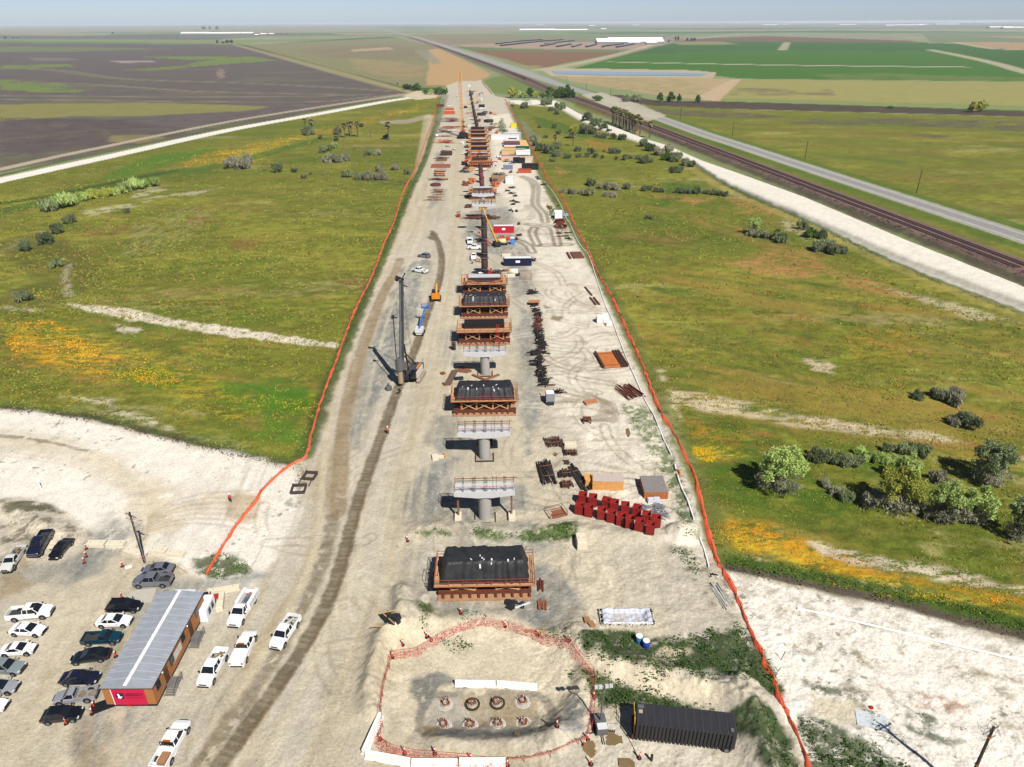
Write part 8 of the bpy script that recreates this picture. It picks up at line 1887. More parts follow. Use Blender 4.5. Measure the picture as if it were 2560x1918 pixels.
# timber stacks in middle
for i,(x,lab) in enumerate([(115,'left'),(320,'right')]):
    p=G(*Q7(x,1385)); t=thing('timber_stack','tall brown timber stack above the white box, %s of two'%lab,'timber',(p.x,p.y,0),0,'brown timber stacks'); b=B()
    for k in range(7): b.b0((0,1.6,.1+k*.42),(4.4,3.0,.36))
    b.obj('timber',mat('timber_brownish',(178,142,108),.85,noise=.25,scale=1.5),t); B().b0((-2.25,1.6,0),(.4,2.8,2.9)).obj('dark_end',RB,t)
heap(*Q7(185,1200),8,3,1.4,'dark pipes in a low row above the brown timber stacks',DKM,18,group='dark piles at the columns')
heap(*Q7(100,1380),4,1,.5,'pale boards between the brown timber stacks',LIN,6,group='dark piles at the columns')
for (x,y,w,lab) in [(890,200,100,'upper black heap right of the far falsework'),(820,245,70,'small black heap left of two larger ones'),(900,290,110,'middle black heap in the group right of the far piers'),(940,330,60,'lowest black heap in the group right of the far piers'),(890,410,90,'black heap with poles right of the nearer far pier'),(905,465,80,'lower black heap with poles right of the nearer far pier'),(970,430,70,'crossed dark poles beside the black heap'),(905,580,20,'upright dark beam beside three brown bars'),(860,560,60,'three brown bars left of the upright dark beam'),(965,575,36,'small square dark item right of the upright beam'),(995,780,50,'two parallel dark beams pointing away from the viewer'),(1000,960,100,'brown-black heap above the blue toilet'),(965,1020,50,'small brown heap beside the blue toilet'),(1235,1360,80,'branching dark bars lying right of the navy container'),(1290,30,60,'small mixed heap near the pipeline'),(1320,60,60,'second small mixed heap near the pipeline'),(1400,150,90,'rusty boat-shaped scrap by the pipeline')]:
    px,py=Q4(x,y); w_=w/6.375*mpp(px,py); heap(px,py,w_,max(2,w_*.6),.8,lab,RB if 'brown' in lab or 'rusty' in lab else RBD,12,group='small dark heaps right of the piers')
heap(*Q5(1090,780),13,10,1.5,'grey tarp and pipe heap right of the far column cages',GRM,24,group='small dark heaps right of the piers')
heap(*Q5(1240,810),7,5,1.3,'grey pipe racks beside the weeds at the right',GRM,12,group='small dark heaps right of the piers')
for i,(x,y) in enumerate([(915,570),(1030,680)]): 
    p=G(*Q5(x,y)); b=B(); b.lathe([(4,0),(4,2.0),(3.4,2.1),(3.4,.3)],n=20); solo(b,'round_tank',mat('ring_dark2',(60,44,44),.7),'dark rimmed round basin right of the far cages, %s of two'%('farther','nearer')[i],'basin',(p.x,p.y+3,0)); 
heap(*Q5(835,380),5,4,2.5,'dark red drum shape beyond the yellow lift',mat('dark_red',(96,48,40),.8),10,group='things at the far end')
for (x,y,m,lab) in [(690,545,REDM,'red machine left of the far cages'),(760,545,REDM,'small red item touching the far cages'),(850,490,REDM,'red machine right of the far cages'),(745,475,mat('pale_yellow',(226,214,130),.6),'pale yellow item left of the far cages'),(810,190,REDM,'tiny red item at the very end of the site'),(1140,560,mat('yel_box',(226,170,70),.5),'small yellow machine on the right dirt at the far end'),(790,215,CWT,'white boards on the dirt at the very end'),(730,630,CWT,'white tank left of the far cages'),(905,760,REDM,'small dark red box beside the first far falsework'),(1020,840,REDM,'red drum right of the crane row'),(1335,1310,REDM,'bright red drum pair by the hoarding'),(1300,1300,mat('pale_yellow',(226,214,130),.6),'pale yellow drum beside the red one by the hoarding'),(1400,1335,mat('barrel_blue',(40,60,160),.5),'blue barrels below the hoarding'),(850,1450,CWT,'white machine left of the reddish cage'),(975,1450,CWT,'white machine right of the reddish cage'),(770,1420,ORM,'orange form leaning below the far falsework'),(650,1190,CWT,'white item left of the yellow lift')]:
    heap(*Q5(x,y),3.6,3,1.6,lab,m,9,group='small machines far on the site')
# pump, toilet, tank near columns
p=G(*Q9(1740,395)); t=thing('portable_toilet','blue portable toilet with a white roof below the red container','portable toilet',p,0); B().b0((0,.9,0),(1.5,1.6,2.4)).obj('cabin',mat('toilet_blue',(56,128,206),.5),t); B().b0((0,.9,2.4),(1.6,1.7,.2)).obj('roof',CWT,t); B().b0((0,.07,.3),(1.0,.04,1.8)).obj('door',mat('toilet_door',(90,160,226),.5),t)
for (x,y,col,lab) in [(1420,420,mat('tank_cream',(240,216,150),.5),'cream tank trailer beside the blue toilet'),(1775,1370,mat('tank_white2',(240,236,216),.5),'cream white tank trailer right of the white-topped falsework')]:
    p=G(*Q9(x,y)); t=thing('tank_trailer',lab,'tank',p,0); b=B(); b.tube((-1.6,.9,1.5),(1.4,.9,1.5),.95,n=16); b.obj('tank_body',col,t,True); B().b0((0,.9,.35),(4.2,1.5,.35)).obj('trailer_frame',DKM,t)
    for x_ in(-.6,.6): B().tube((x_,.0,.4),(x_,.25,.4),.4,n=10).obj('wheel',TYR,t)
for k,(x,y) in enumerate([(1395,250),(1600,260)]): heap(*Q9(x,y),2.6,2.2,1.9,'red-orange steel form %s of the toilet'%('far left','left')[k],mat('redorange',(226,84,60),.6),14,group='red-orange forms')
heap(*Q9(740,330),2.6,2.0,1.6,'dark machinery with orange top left of the second dark column',DKM,16,group='machines at the column feet'); heap(*Q9(740,160),1.6,1.2,3.4,'orange lift basket beside the third dark column',mat('redorange',(226,84,60),.6),10,group='machines at the column feet'); heap(*Q9(975,430),1.6,1.2,2.6,'orange clad platform at the right of the second dark column',mat('redorange',(226,84,60),.6),10,group='machines at the column feet')
heap(*Q9(1240,1330),2.6,1.5,1.2,'black compressor below the nearest dark column',BLK,14,group='machines at the column feet'); heap(*Q9(1075,1300),2.2,1.4,1.2,'red and white machine at the foot of the nearest dark column',REDM,12,group='machines at the column feet')
heap(*Q9(1290,1225),3.0,1.6,.6,'grey-blue tarp right of the nearest dark column',mat('tarp_blue',(90,110,134),.6),12,group='machines at the column feet'); heap(*Q9(1620,1215),4.5,1.2,.7,'orange planks right of the nearest dark column',ORT,10,group='machines at the column feet')
heap(*Q9(1490,1000),1.5,1.3,1.7,'dark square frame left of the navy container',DKM,10,group='machines at the column feet'); heap(*Q9(700,940),1.5,1.6,1.2,'cardboard and white box beside the left row of pickups',mat('cardboard',(176,128,92),.9),8,group='machines at the column feet'); heap(*Q9(790,1300),1.9,1.1,.7,'white equipment at the left foot of the nearest dark column',CWT,10,group='machines at the column feet')
for k in range(7): pass
b=B()
for k in range(9): q=G(*Q4(1010,1510+18*k)); b.bar((q.x,q.y,.03),(q.x+4.2,q.y-.2,.03),.10)
tag(b.obj('form_rods',RSL),'row of thin parallel rods laid out right of the cream tank','rods')
# steel beams at far pier feet
for (x,y,w,lab) in [(430,310,480,'dark beam row behind the white-topped small falsework'),(440,695,500,'rusty beams lying across at the feet of the far piers'),(200,345,150,'black tarped beams left of the far pier caps'),(200,510,130,'rusty dark machine block left of the nearer far pier')]:
    px,py=Q4(x,y); w_=w/6.375*mpp(px,py); heap(px,py,w_,2.6,1.2,lab,RST if 'rusty' in lab else RBD,22,group='beam piles at the far piers')
# ============================================================ PEOPLE
def person(px,py,label,vest=(240,110,60),trousers=(60,64,84),bend=0.0,rz=0,arm=.0):
    p=G(px,py); t=thing('person',label,'person',(p.x,p.y,hgt(p.x,p.y)),rz,'people on the site')
    J=[(0,0,.96),(0,.02,1.18),(0,.02+bend*.2,1.42),(0,.0+bend*.25,1.52),(0,.0+bend*.3,1.66),(-.09,0,.9),(-.11,.03,.5),(-.12,-.06,.08),(-.12,.1,.04),(.09,0,.9),(.13,.10,.5),(.14,.02,.08),(.14,.18,.04),(-.19,.02+bend*.2,1.42),(-.27,.05,1.15),(-.25,.2+arm,.95),(-.24,.27+arm,.9),(.19,.02+bend*.2,1.42),(.28,.02,1.15),(.26,.14,.95),(.25,.2,.9)]
    E=[(0,1),(1,2),(2,3),(3,4),(0,5),(5,6),(6,7),(7,8),(0,9),(9,10),(10,11),(11,12),(2,13),(13,14),(14,15),(15,16),(2,17),(17,18),(18,19),(19,20)]
    R_=[.13,.14,.15,.06,.11,.1,.07,.05,.05,.1,.07,.05,.05,.07,.05,.04,.045,.07,.05,.04,.045]
    me=bpy.data.meshes.new('body'); me.from_pydata(J,E,[]); o=bpy.data.objects.new('body',me); COL.objects.link(o); o.parent=t
    md=o.modifiers.new('s','SKIN'); 
    for i,v in enumerate(me.skin_vertices[0].data): v.radius=(R_[i],R_[i]); v.use_root=(i==0)
    o.modifiers.new('u','SUBSURF').levels=1
    me.materials.append(mat('skin_work',(186,140,112),.7))
    b=B(); b.lathe([(.17,.95),(.19,1.15),(.2,1.4),(.1,1.5)],n=12); b.obj('vest',mat('vest%d'%vest[1],vest,.7),t)
    b=B(); b.tube((-.09,0,.96),(-.12,.02,.1),.12,.08,8); b.tube((.09,0,.96),(.13,.04,.1),.12,.08,8); b.obj('trousers',mat('trousers',trousers,.8),t)
    b=B(); b.lathe([(.17,1.70),(.13,1.72),(.125,1.80),(.05,1.86)],(0,bend*.3,0),n=12); b.obj('hard_hat',KR,t); t.scale=(1.08,)*3
    return t
person(970,1086,'worker in an orange vest walking beside the wet haul track')
person(1181,661,'person in a pale orange vest behind the white pickup at the columns',(244,190,160))
person(*Q9(985,1285),'worker in a red vest at the foot of the nearest dark column',(236,70,50)); person(*Q9(1075,1240),'second worker in red near the nearest dark column, farther right',(226,60,60))
q=G(577,1258); person(577,1256,'small dark-clothed figure on the chalk left of the orange fence',(90,60,60),(50,40,40))
o=person(1163,700,'worker in a yellow vest standing at the left end of the white-topped falsework',(240,190,30)); o.location=(clx(212)-5.6,208.8,3.9)
# ============================================================ RAILS, BASIN, FAR BUILDINGS
def rib(P,z,w,h,name,m,parent=None,off=0):
    pts=spline([(a,c) for a,c in P],8); b=B(); secs=[]
    for i,(x,y) in enumerate(pts):
        j=min(i+1,len(pts)-1);k=max(i-1,0); dx,dy=pts[j][0]-pts[k][0],pts[j][1]-pts[k][1]; l=math.hypot(dx,dy)+1e-6; nx,ny=-dy/l,dx/l; cx,cy=x+nx*off,y+ny*off
        secs.append([(cx-nx*w/2,cy-ny*w/2,z),(cx+nx*w/2,cy+ny*w/2,z),(cx+nx*w/2,cy+ny*w/2,z+h),(cx-nx*w/2,cy-ny*w/2,z+h)])
    b.loft(secs); return b.obj(name,m,parent)
def railtrack(off,label):
    t=thing('railway_track',label,'railway track',(0,0,0),0,'railway tracks')
    rm=mat('rail_steel',(120,100,92),.5,.2); sm_=mat('sleeper_dark',(84,68,62),.85,noise=.15,scale=.5)
    rib(RAILC[1:11],1.32,2.6,.12,'sleepers',sm_,t,off); 
    for s in(-.78,.78): rib(RAILC[1:11],1.45,.16,.2,'rail',mat('rail_dark',(58,46,44),.5) if s<0 else rm,t,off+s)
railtrack(2.2,'railway track nearer the highway, on reddish ballast'); railtrack(-2.6,'railway track nearer the white haul road, with a shiny rail')
pts=WV([(1192,153.6),(1500,158),(1528,159.5),(1515,164.5),(1300,163),(1200,160)]); b=B(); b.add([(x,y,.35) for x,y in pts],[tuple(range(len(pts)))]); o=b.obj('basin_water',mat('basin_water',(128,140,156),.12,noise=.02,spec=.5)); tag(o,kind='structure')
def farb(px,py,w,d,h,label,m,roof=None,nm='barn',group='far farm buildings',rz=0,open_=False):
    p=G(px,py); W_=w*mpp(px,py); t=thing(nm,label,'barn',(p.x,p.y,0),rz,group)
    B().b0((0,d/2,0),(W_,d,h)).obj('wall',mat('barn_wall',(150,140,132),.8) if not open_ else mat('barn_dark',(84,76,72),.8),t)
    b=B(); b.loft([[(x,-.5,h),(x,d/2,h+d*.12),(x,d+.5,h),(x,d/2,h-.05)] for x in(-W_/2-.5,W_/2+.5)]); b.obj('roof',m,t)
FW=mat('far_white',(250,250,250),.6,noise=.02,scale=.01,k=1.3); FG=mat('far_grey',(150,146,150),.6,noise=.05,scale=.01)
def N1(x,y): return (440+x/6.9125,60+y/6.9125)
farb(*N1(380,183),330/1,90,9,'left half of the very long white barn at the upper left',FW) if 0 else None
for (x,y,w,d,lab) in [(310,182,520,70,'longest white barn of the upper left farm, leftmost section'),(640,184,300,60,'white barn section right of the longest one'),(900,184,440,60,'white barn section in the right half of the upper left farm'),(1220,182,210,60,'right end section of the long white barns'),(1385,208,70,40,'small bright white shed beyond the long barns'),(1500,190,110,40,'grey white shed right of the small bright one'),(1640,190,95,40,'dark sided shed at the right end of the upper left farm')]: farb(*N1(x,y),w/6.9,d,8 if w>200 else 6,lab,FW,open_=w<100)
def N2(x,y): return (1240+x/4.608,60+y/4.608)
for (x,y,w,d,lab) in [(480,80,410,70,'long thin white barn near the horizon, left part'),(840,82,420,60,'long thin white barn near the horizon, right part'),(1240,68,60,40,'small white shed right of the thin white barn'),(1380,236,420,90,'big white dairy barn, front left part'),(1620,234,620,110,'big white dairy barn, long back part'),(1960,207,80,40,'grey roofed barn at the right end of the dairy'),(2030,215,60,30,'pale house beside the dairy trees')]: farb(*N2(x,y),w/4.608,d,9,lab,FW if 'white' in lab else FG)
for (x,y,w,lab) in [(1590,238,140,'dark red sided shed at the dairy, left of two'),(1795,240,120,'dark red sided shed at the dairy, right of two')]: farb(*N2(x,y),w/4.608,24,7,lab,FW)
for i,(x0,y0,x1,y1) in enumerate([(0,236,260,205),(50,256,520,205),(270,204,530,186),(480,207,770,187),(560,238,900,196),(520,262,680,232),(700,268,860,238),(880,270,980,240),(1040,270,1150,242),(1230,270,1290,240),(1250,262,1460,236),(1390,274,1620,232)]):
    a=G(*N2(x0,y0)); c=G(*N2(x1,y1)); d=c-a; Ln=math.hypot(d.x,d.y); t=thing('cattle_shed','long low grey cattle shed of the dairy, %s from the left'%ORD[i],'cattle shed',(a.x,a.y,0),math.atan2(d.y,d.x),'cattle sheds of the dairy')
    B().b0((Ln/2,0,4.5),(Ln,13,.6)).obj('roof',FG,t); B().b0((Ln/2,0,0),(Ln*.98,8,4.4)).obj('pens',mat('pens_dark',(74,62,62),.8),t)
rr=random.Random(77)
def far_tree(px,py,wpx,hpx,label,lm='far',group='far trees'):
    k=('T'+lm,int(px)%2)
    if k not in SHR:
        rs=np.random.RandomState(len(SHR)+3); cen=[(0,0,.75),(.25,0,.5),(-.25,.1,.55),(0,-.2,.4),(.05,.2,.3)]; rad=[.25,.26,.27,.3,.25]; SHR[k]=leafobj('x',leaves(rs,cen,rad,420,.09),LM[lm]).data; bpy.data.objects.remove(bpy.data.objects['x'])
    o=bpy.data.objects.new('tree',SHR[k]); COL.objects.link(o); p=G(px,py); m_=mpp(px,py); o.location=(p.x,p.y+wpx*m_*.3,-.1); hh=hpx*m_/max(.5,cp); o.scale=(wpx*m_*1.1,wpx*m_,hh*1.0); o.rotation_euler=(0,0,px%6.28); tag(o,label,'tree',group)
def R1(x,y): return (1280+x/1.728,y/1.728)
for i,(x,y,w,h,lm) in enumerate([(640,440,34,36,'green'),(688,443,42,42,'green'),(722,443,24,32,'green'),(803,446,27,32,'green'),(500,438,26,26,'gray'),(528,438,20,26,'gray'),(548,438,24,24,'gray'),(1995,487,42,42,'yell'),(2030,485,42,44,'yell'),(1640,470,30,10,'green')]):
    far_tree(*R1(x,y),w/1.728,h/1.728,'roadside tree beyond the highway, %s from the left'%(ORD[i]) ,lm,'trees beyond the highway')
q=[(150,168,90,95,'yell'),(215,165,60,60,'lime'),(310,165,85,85,'green'),(255,168,60,50,'lime'),(370,168,60,55,'yell'),(430,170,60,45,'green'),(490,140,70,70,'green'),(490,172,80,50,'green'),(560,172,90,70,'green'),(600,165,100,95,'green'),(655,172,110,110,'green'),(705,178,60,80,'green'),(940,197,95,48,'green'),(1195,202,80,34,'dead'),(1265,200,30,56,'gray'),(1305,203,60,50,'dead')]
q.sort()
for i,(x,y,w,h,lm) in enumerate(q): far_tree(*ZA(x,y),w/3.687,h/3.687,'tree in the ditch line beyond the site, %s from the left'%ORD[i],lm,'trees of the ditch line')
q=[(30,232,110,75,'green'),(110,235,90,80,'lime'),(190,236,80,60,'green'),(250,238,90,85,'green'),(320,235,90,80,'green'),(360,215,50,90,'green')]
for i,(x,y,w,h,lm) in enumerate(q): far_tree(*Q5(x,y),w/6.37,h/6.37,'green tree at the left far end of the site, %s from the left'%ORD[i],lm,'trees at the left far end')
def R0(x,y): return (x/1.728,y/1.728)
q=[(20,168,14,10),(55,167,8,7),(75,167,8,7),(485,148,14,9),(938,188,12,14),(962,188,18,8),(980,188,22,15),(999,188,16,15),(878,128,26,14),(906,128,12,14),(938,129,20,16),(1218,152,6,7),(1240,152,5,7),(1745,375,14,10),(1760,388,50,22),(1800,392,46,28),(1900,408,44,26),(1718,365,8,8)]
for i,(x,y,w,h) in enumerate(q): far_tree(*R0(x,y),w/1.728,h/1.728,'distant tree on the left plain, %s of its list from the left'%ORD[i] ,'far' if i<13 else 'green','distant trees on the left plain')
for i,(x,y,w,h) in enumerate([(1940,192,26,30),(1978,196,26,32),(2038,200,24,30),(2066,200,26,48),(2098,198,26,48),(2010,198,18,26)]): far_tree(*N2(x,y),w/4.6,h/4.6,'dark tree beside the dairy, %s in its row'%ORD[i],'far','trees by the dairy')
for i,(x,y) in enumerate([(758,178),(775,178),(788,178)]): far_tree(*R1(x,y),8,7,'small tree by the farm road beyond the dairy, %s of three'%ORD[i],'far','trees by the dairy')
# far horizon sheds: white streaks
k=0
for (x,y,w) in [(330,62.6,10),(350,62.6,7),(600,62,12),(725,60.5,14),(800,60.5,40),(860,60,30),(900,59.5,50),(1000,60.5,14),(1050,63,6),(1105,61,26),(1350,63,18),(1480,64.5,14),(1590,63,16),(1915,63,14),(1935,62.5,16),(1965,61,10),(2120,62.5,30),(2225,64,16),(2255,63.2,26),(2292,63,24),(2310,61.5,14),(2370,61,36),(2330,53.8,20),(2440,55,26),(2462,54,20),(2480,55,14),(2505,69.5,46),(2535,70.5,40),(1300,57.5,20),(1450,57.5,30),(1700,57,30),(1850,57.5,24),(2000,57,30),(2080,56.5,24),(2180,56,26),(560,59.5,20),(450,60.5,30),(1010,58,22)]:
    k+=1; farb(x,y+1.2,w,60,9,'tiny white shed on the horizon, %s from the left of all'%k if 0 else 'tiny pale shed near the horizon at the %s'%('far left' if x<700 else 'upper middle' if x<1500 else 'upper right'),FW,group='tiny sheds near the horizon %s'%('left' if x<700 else 'middle' if x<1500 else 'right'))
# far tree belts as stuff
def belt(y0,y1,n,seed,label,x0=-200,x1=2760,h=11,hz=1.0):
    rs=np.random.RandomState(seed); V_=[]
    for i in range(n):
        px=rs.uniform(x0,x1); py=rs.uniform(y0,y1); 
        if fbm(np.array([px/90.]),np.array([py/3.]),1.0,2,seed)[0]<-.1: continue
        p=G(px,py-(px-1280)*ROLL); w=rs.uniform(12,60); hh=h*rs.uniform(.5,1.2)
        V_.append(leaves(rs,[(p.x,p.y,hh*.5)],[hh*.55],10,3.2)+np.array([rs.uniform(-w,w),0,0]))
    o=leafobj('tree_belt',np.concatenate(V_),LM['far']); tag(o,label,'trees',kind='stuff')
belt(56.0,61,1500,5,'low line of distant trees along the horizon'); belt(61,70,260,6,'scattered distant trees on the plain')
# ============================================================ WEEDS AND BRUSH (stuff)
def tufts(name,label,lm,polys=(),lines=(),dens=1.0,size=.16,h=.35,seed=1,clump=1.0):
    rs=np.random.RandomState(seed); pts=[]
    for P in polys:
        W_=np.array([tuple(GP(a*S,b*S)[:2]) for a,b in P]); a=W_.min(0); c=W_.max(0); n=int((c[0]-a[0])*(c[1]-a[1])*dens*2.2); x=rs.uniform(a[0],c[0],n); y=rs.uniform(a[1],c[1],n)
        d=sd_poly(x,y,[tuple(q) for q in W_])+1.2*fbm(x,y,3,3,seed); g=fbm(x,y,2.2,3,seed+3); k=(d<0)&(g>-.12*clump); pts.append(np.stack([x[k],y[k]],1))
    for P,w,off in lines:
        W_=spline(WV(P),5); Ls=[math.hypot(q[0]-p[0],q[1]-p[1]) for p,q in zip(W_[:-1],W_[1:])]
        for (p,q),l in zip(zip(W_[:-1],W_[1:]),Ls):
            n=int(l*w*dens*2); 
            if n<1: continue
            t=rs.rand(n); nx,ny=-(q[1]-p[1])/l,(q[0]-p[0])/l; e=rs.normal(size=n)*w*.45+off; x=p[0]+(q[0]-p[0])*t+nx*e; y=p[1]+(q[1]-p[1])*t+ny*e
            g=fbm(x,y,4,3,seed+3); k=g>-.25*clump; pts.append(np.stack([x[k],y[k]],1))
    pts=np.concatenate(pts); z=relief(pts[:,0],pts[:,1]); N_=len(pts); m_=5; sz=np.repeat(rs.uniform(.6,1.4,N_),m_)
    c=np.repeat(np.concatenate([pts,z[:,None]],1),m_,0); c[:,:2]+=rs.normal(size=(len(c),2))*size*1.6; c[:,2]+=rs.rand(len(c))*h*.6*sz
    d=rs.normal(size=(len(c),3)); d[:,2]=np.abs(d[:,2])*h/size*.6; d*=size*.55*sz[:,None]; s=np.cross(d,rs.normal(size=(len(c),3))); s/=np.linalg.norm(s,axis=1)[:,None]+1e-6; s*=size*.42*sz[:,None]
    vs=np.stack([c-s,c+s,c+d+s*.5,c+d-s*.5],1).reshape(-1,3); o=leafobj(name,vs,LM[lm]); tag(o,label,'weeds',kind='stuff'); return o
tufts('weeds','dark green weeds on the banks at the lower right','weed',[[(1235,1372),(1330,1365),(1430,1385),(1520,1370),(1610,1350),(1650,1400),(1680,1470),(1690,1500),(1600,1480),(1480,1450),(1400,1455),(1330,1430),(1270,1420)],[(1225,1450),(1260,1440),(1330,1465),(1420,1490),(1500,1525),(1560,1545),(1580,1565),(1500,1565),(1400,1530),(1300,1520),(1240,1490)],[(1590,1540),(1620,1520),(1660,1540),(1700,1600),(1720,1680),(1680,1680),(1640,1610)],[(1728,1560),(1790,1565),(1830,1590),(1900,1612),(1960,1657),(1980,1700),(1790,1700),(1750,1657)]],dens=2.4,size=.2,h=.4,seed=3,clump=1.4)
tufts('weeds','patches of green weeds on the dirt by the nearest piers and the pit','weed',[[(1020,1142),(1100,1156),(1160,1148),(1235,1128),(1248,1164),(1180,1170),(1090,1168),(1020,1158)],[(890,1148),(960,1146),(980,1160),(920,1165)],[(950,1378),(1030,1380),(1050,1402),(980,1412)],[(905,1310),(930,1310),(935,1372),(915,1362)],[(1090,1352),(1230,1368),(1230,1385),(1100,1365)],[(415,1207),(500,1197),(545,1235),(500,1250),(430,1245)],[(1440,1180),(1490,1190),(1530,1240),(1500,1240)],[(985,1320),(1050,1330),(1050,1345),(980,1335)]],dens=2.2,size=.17,h=.35,seed=5,clump=1.0)
tufts('weeds','scattered weeds over the chalk ground at the right bottom','weed',[[(1735,1475),(1800,1480),(1830,1500),(1760,1500)],[(1830,1500),(1900,1540),(1960,1600),(1940,1620),(1880,1560)],[(1950,1530),(2040,1555),(2090,1580),(2000,1570)],[(1800,1470),(1870,1480),(1900,1500),(1850,1510)],[(1740,1560),(1760,1600),(1800,1650),(1760,1657)]],dens=.9,size=.15,h=.25,seed=7,clump=.2)
tufts('dry_brush','strip of brown dry brush between the chalk and the left green field','brush',[],[([(0,884),(180,904),(400,957),(530,988),(622,1006)],1.0,0)],dens=2.2,size=.2,h=.4,seed=9)
tufts('dry_brush','strip of brown dry brush along the foot of the right green field','brush',[],[([(2300,1400),(2212,1376),(1900,1295),(1700,1253),(1575,1229)],1.0,0)],dens=1.1,size=.18,h=.3,seed=11)
tufts('grass_tufts','green taller grass behind the right dry brush','green',[],[([(2300,1378),(2212,1357),(1900,1277),(1700,1238),(1575,1216)],2.2,0)],dens=2.2,size=.2,h=.4,seed=13)
tufts('dry_brush','dark brush along the foot of the railway embankment','brush',[],[([(2212,601),(1958,503),(1740,417),(1590,354),(1500,322),(1400,285)],1.8,0)],dens=.8,size=.35,h=.6,seed=15)
tufts('grass_tufts','green weeds along the toe of the white haul road','weed',[],[([(2212,682),(1958,582),(1740,479),(1620,427),(1560,398)],1.3,0)],dens=.8,size=.28,h=.4,seed=17)
tufts('grass_tufts','green weeds along the inside of the left orange fence','weed',[],[([(958,215),(932,300),(880,425),(848,505),(788,645),(738,765),(700,855),(676,935),(655,985),(650,1040)],1.5,0)],dens=.9,size=.2,h=.3,seed=19)
tufts('grass_tufts','green weeds beside the right orange fence','weed',[[(1340,880),(1395,890),(1440,965),(1480,1060),(1515,1170),(1480,1150),(1440,1055),(1390,965)]],[([(1112,262),(1150,345),(1188,425),(1238,505),(1289,595),(1338,695),(1388,805),(1428,895),(1470,990),(1500,1060),(1536,1185)],1.4,1)],dens=.8,size=.18,h=.3,seed=21,clump=.3)
tufts('grass_tufts','thin green plants in the gravel at the far right of the site','weed',[[(1085,255),(1098,290),(1108,330),(1114,352),(1104,350),(1090,310),(1074,270)],[(1180,440),(1200,455),(1235,520),(1225,520),(1190,470)]],dens=.3,size=.4,h=.6,seed=23,clump=.2)

def scatter(name,label,lm,polys,n,size,h,seed,near=1):
    rs=np.random.RandomState(seed); out=[]
    for P in polys:
        W_=np.array(WV(P)); tri=[(W_[0],W_[i],W_[i+1]) for i in range(1,len(W_)-1)]
        u=rs.uniform(min(p[0] for p in P),max(p[0] for p in P),n); v=rs.uniform(min(p[1] for p in P),max(p[1] for p in P),n)
        ins=sd_poly(u,v,P)<0; q=np.array([tuple(V(a,b)[:2]) for a,b in zip(u[ins],v[ins])]); g=fbm(q[:,0],q[:,1],9,4,seed+2,None,1.6,.8,.7); out.append(q[g>-.05])
    pts=np.concatenate(out); z=relief(pts[:,0],pts[:,1]); m_=3; dist=np.repeat(np.hypot(pts[:,0],pts[:,1]),m_); sz=rs.uniform(.5,1.5,len(pts)*m_)*np.clip(dist/110,.8,2.6)
    c=np.repeat(np.concatenate([pts,z[:,None]],1),m_,0); c[:,:2]+=rs.normal(size=(len(c),2))*size*2*sz[:,None]
    d=rs.normal(size=(len(c),3)); d[:,2]=np.abs(d[:,2])*h/size*.6; d*=(size*.6*sz)[:,None]; s_=np.cross(d,rs.normal(size=(len(c),3))); s_/=np.linalg.norm(s_,axis=1)[:,None]+1e-6; s_*=(size*.6*sz)[:,None]
    o=leafobj(name,np.stack([c-s_,c+s_,c+d+s_*.5,c+d-s_*.5],1).reshape(-1,3),LM[lm]); tag(o,label,'grass' if 'grass' in name else 'flowers',kind='stuff')
LM['gr1']=leafmat('grass_olive',(120,126,46),(146,148,62),(102,114,40)); LM['gr2']=leafmat('grass_rusty',(136,98,60),(156,122,76),(118,98,54)); LM['or']=leafmat('flower_orange',(226,150,30),(236,176,40),(214,126,30)); LM['ye']=leafmat('flower_yellow',(236,206,44),(228,190,40),(240,216,70))
FL_=[(0,400),(600,290),(900,222),(945,215),(925,300),(875,420),(790,620),(700,840),(650,985),(620,1000),(400,950),(180,895),(0,875)]
FR_=[(1115,240),(1200,240),(1400,320),(1535,400),(1700,485),(1900,585),(2212,700),(2212,1360),(1900,1280),(1570,1215),(1500,1020),(1430,870),(1340,670),(1240,480),(1150,320)]
scatter('grass_tufts','olive grass tufts all over the left and right fields','gr1',[FL_,FR_],26000,.16,.22,31)
scatter('grass_tufts','rusty dry grass tufts mottling the green fields','gr2',[FL_,FR_],9000,.16,.2,33)
scatter('orange_flowers','orange wildflowers in bands over both fields','or',[[(0,700),(100,690),(260,780),(560,860),(560,880),(250,815),(30,770)],[(1545,1125),(1640,1130),(1760,1180),(2050,1262),(2212,1290),(2212,1320),(1850,1255),(1560,1165)],[(380,345),(620,295),(900,225),(640,300),(400,362)]],7000,.11,.18,35)
scatter('yellow_flowers','yellow wildflowers speckled beside the orange ones','ye',[[(1530,1135),(1700,1185),(2000,1268),(2212,1325),(2212,1345),(1950,1288),(1550,1180)],[(100,720),(420,800),(560,850),(700,850),(680,890),(480,870),(200,800)],[(1500,970),(1580,965),(1600,985),(1500,1000)],[(1600,1200),(1800,1250),(2100,1300),(1900,1290),(1640,1220)]],6000,.10,.16,37)

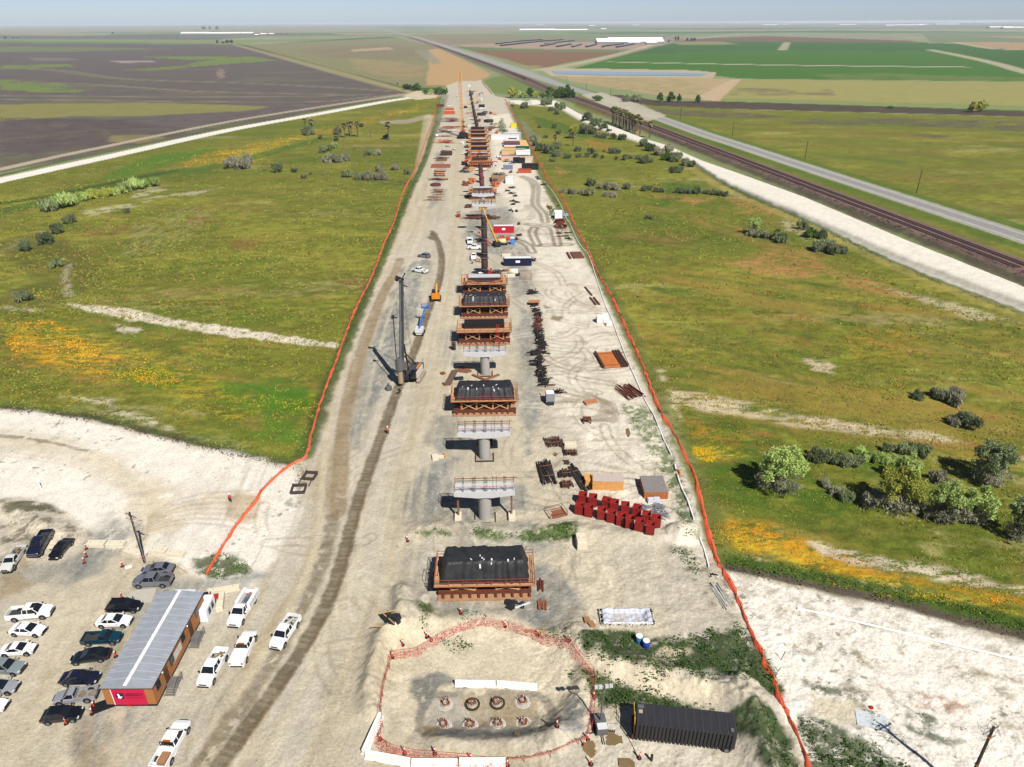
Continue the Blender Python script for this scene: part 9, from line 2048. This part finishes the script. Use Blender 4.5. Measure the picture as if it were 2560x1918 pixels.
rr=random.Random(21); PL_=[]
for k,(nm_,c_) in enumerate([('white',(232,230,226)),('rusty brown',(136,82,62)),('dark grey',(84,84,86)),('orange',(216,116,66)),('pale timber',(214,180,132))]):
    b=B(); r_=random.Random(k)
    for j in range(6): b.b0((r_.uniform(-1,1),r_.uniform(-.8,.8),.0 if j<3 else .7),(r_.uniform(1,2.2),r_.uniform(.7,1.6),r_.uniform(.5,1.0)),r_.random()*.5)
    PL_.append((nm_,b.mesh('pallet_load',mat('pallet_'+nm_.replace(' ','_'),c_,.7,noise=.25))))
for k in range(64):
    y_=rr.uniform(228,470); hw_=(y_-180)*.30; x_=1190+rr.choice([-1,1])*rr.uniform(.30,.95)*hw_+(20 if rr.random()<.4 else 0)
    if y_>360 and 1100<x_<1160: continue
    nm_,me_=PL_[k%5]; o=bpy.data.objects.new('pallet_load',me_); COL.objects.link(o); p=G(x_,y_); o.location=p; o.rotation_euler=(0,0,rr.random()*3); s_=rr.uniform(.7,1.5); o.scale=(s_,s_,s_); tag(o,'tiny %s pallet load among the clutter of the far site'%nm_,'pallet','%s pallet loads on the far site'%nm_)
# ------------------------------------------------------------ haze
def haze():
    me=bpy.data.meshes.new('haze'); bm=bmesh.new(); bmesh.ops.create_cube(bm,size=1)
    for v in bm.verts:
        v.co.x*=240000; v.co.y=(v.co.y+.5)*100000-1000; v.co.z=(v.co.z+.5)*82-4
    bm.to_mesh(me); bm.free()
    m=bpy.data.materials.new('haze_air'); m.use_nodes=True; n=m.node_tree
    for q in list(n.nodes):
        if q.type=='BSDF_PRINCIPLED': n.nodes.remove(q)
    pv=n.nodes.new('ShaderNodeVolumePrincipled'); pv.inputs['Density'].default_value=HAZE_D
    pv.inputs['Color'].default_value=(.80,.87,.97,1); pv.inputs['Anisotropy'].default_value=0.0
    n.links.new(pv.outputs[0],n.nodes['Material Output'].inputs['Volume'])
    me.materials.append(m); o=bpy.data.objects.new('haze',me); COL.objects.link(o); tag(o,kind='stuff')
HAZE_D=5.0e-5
haze()
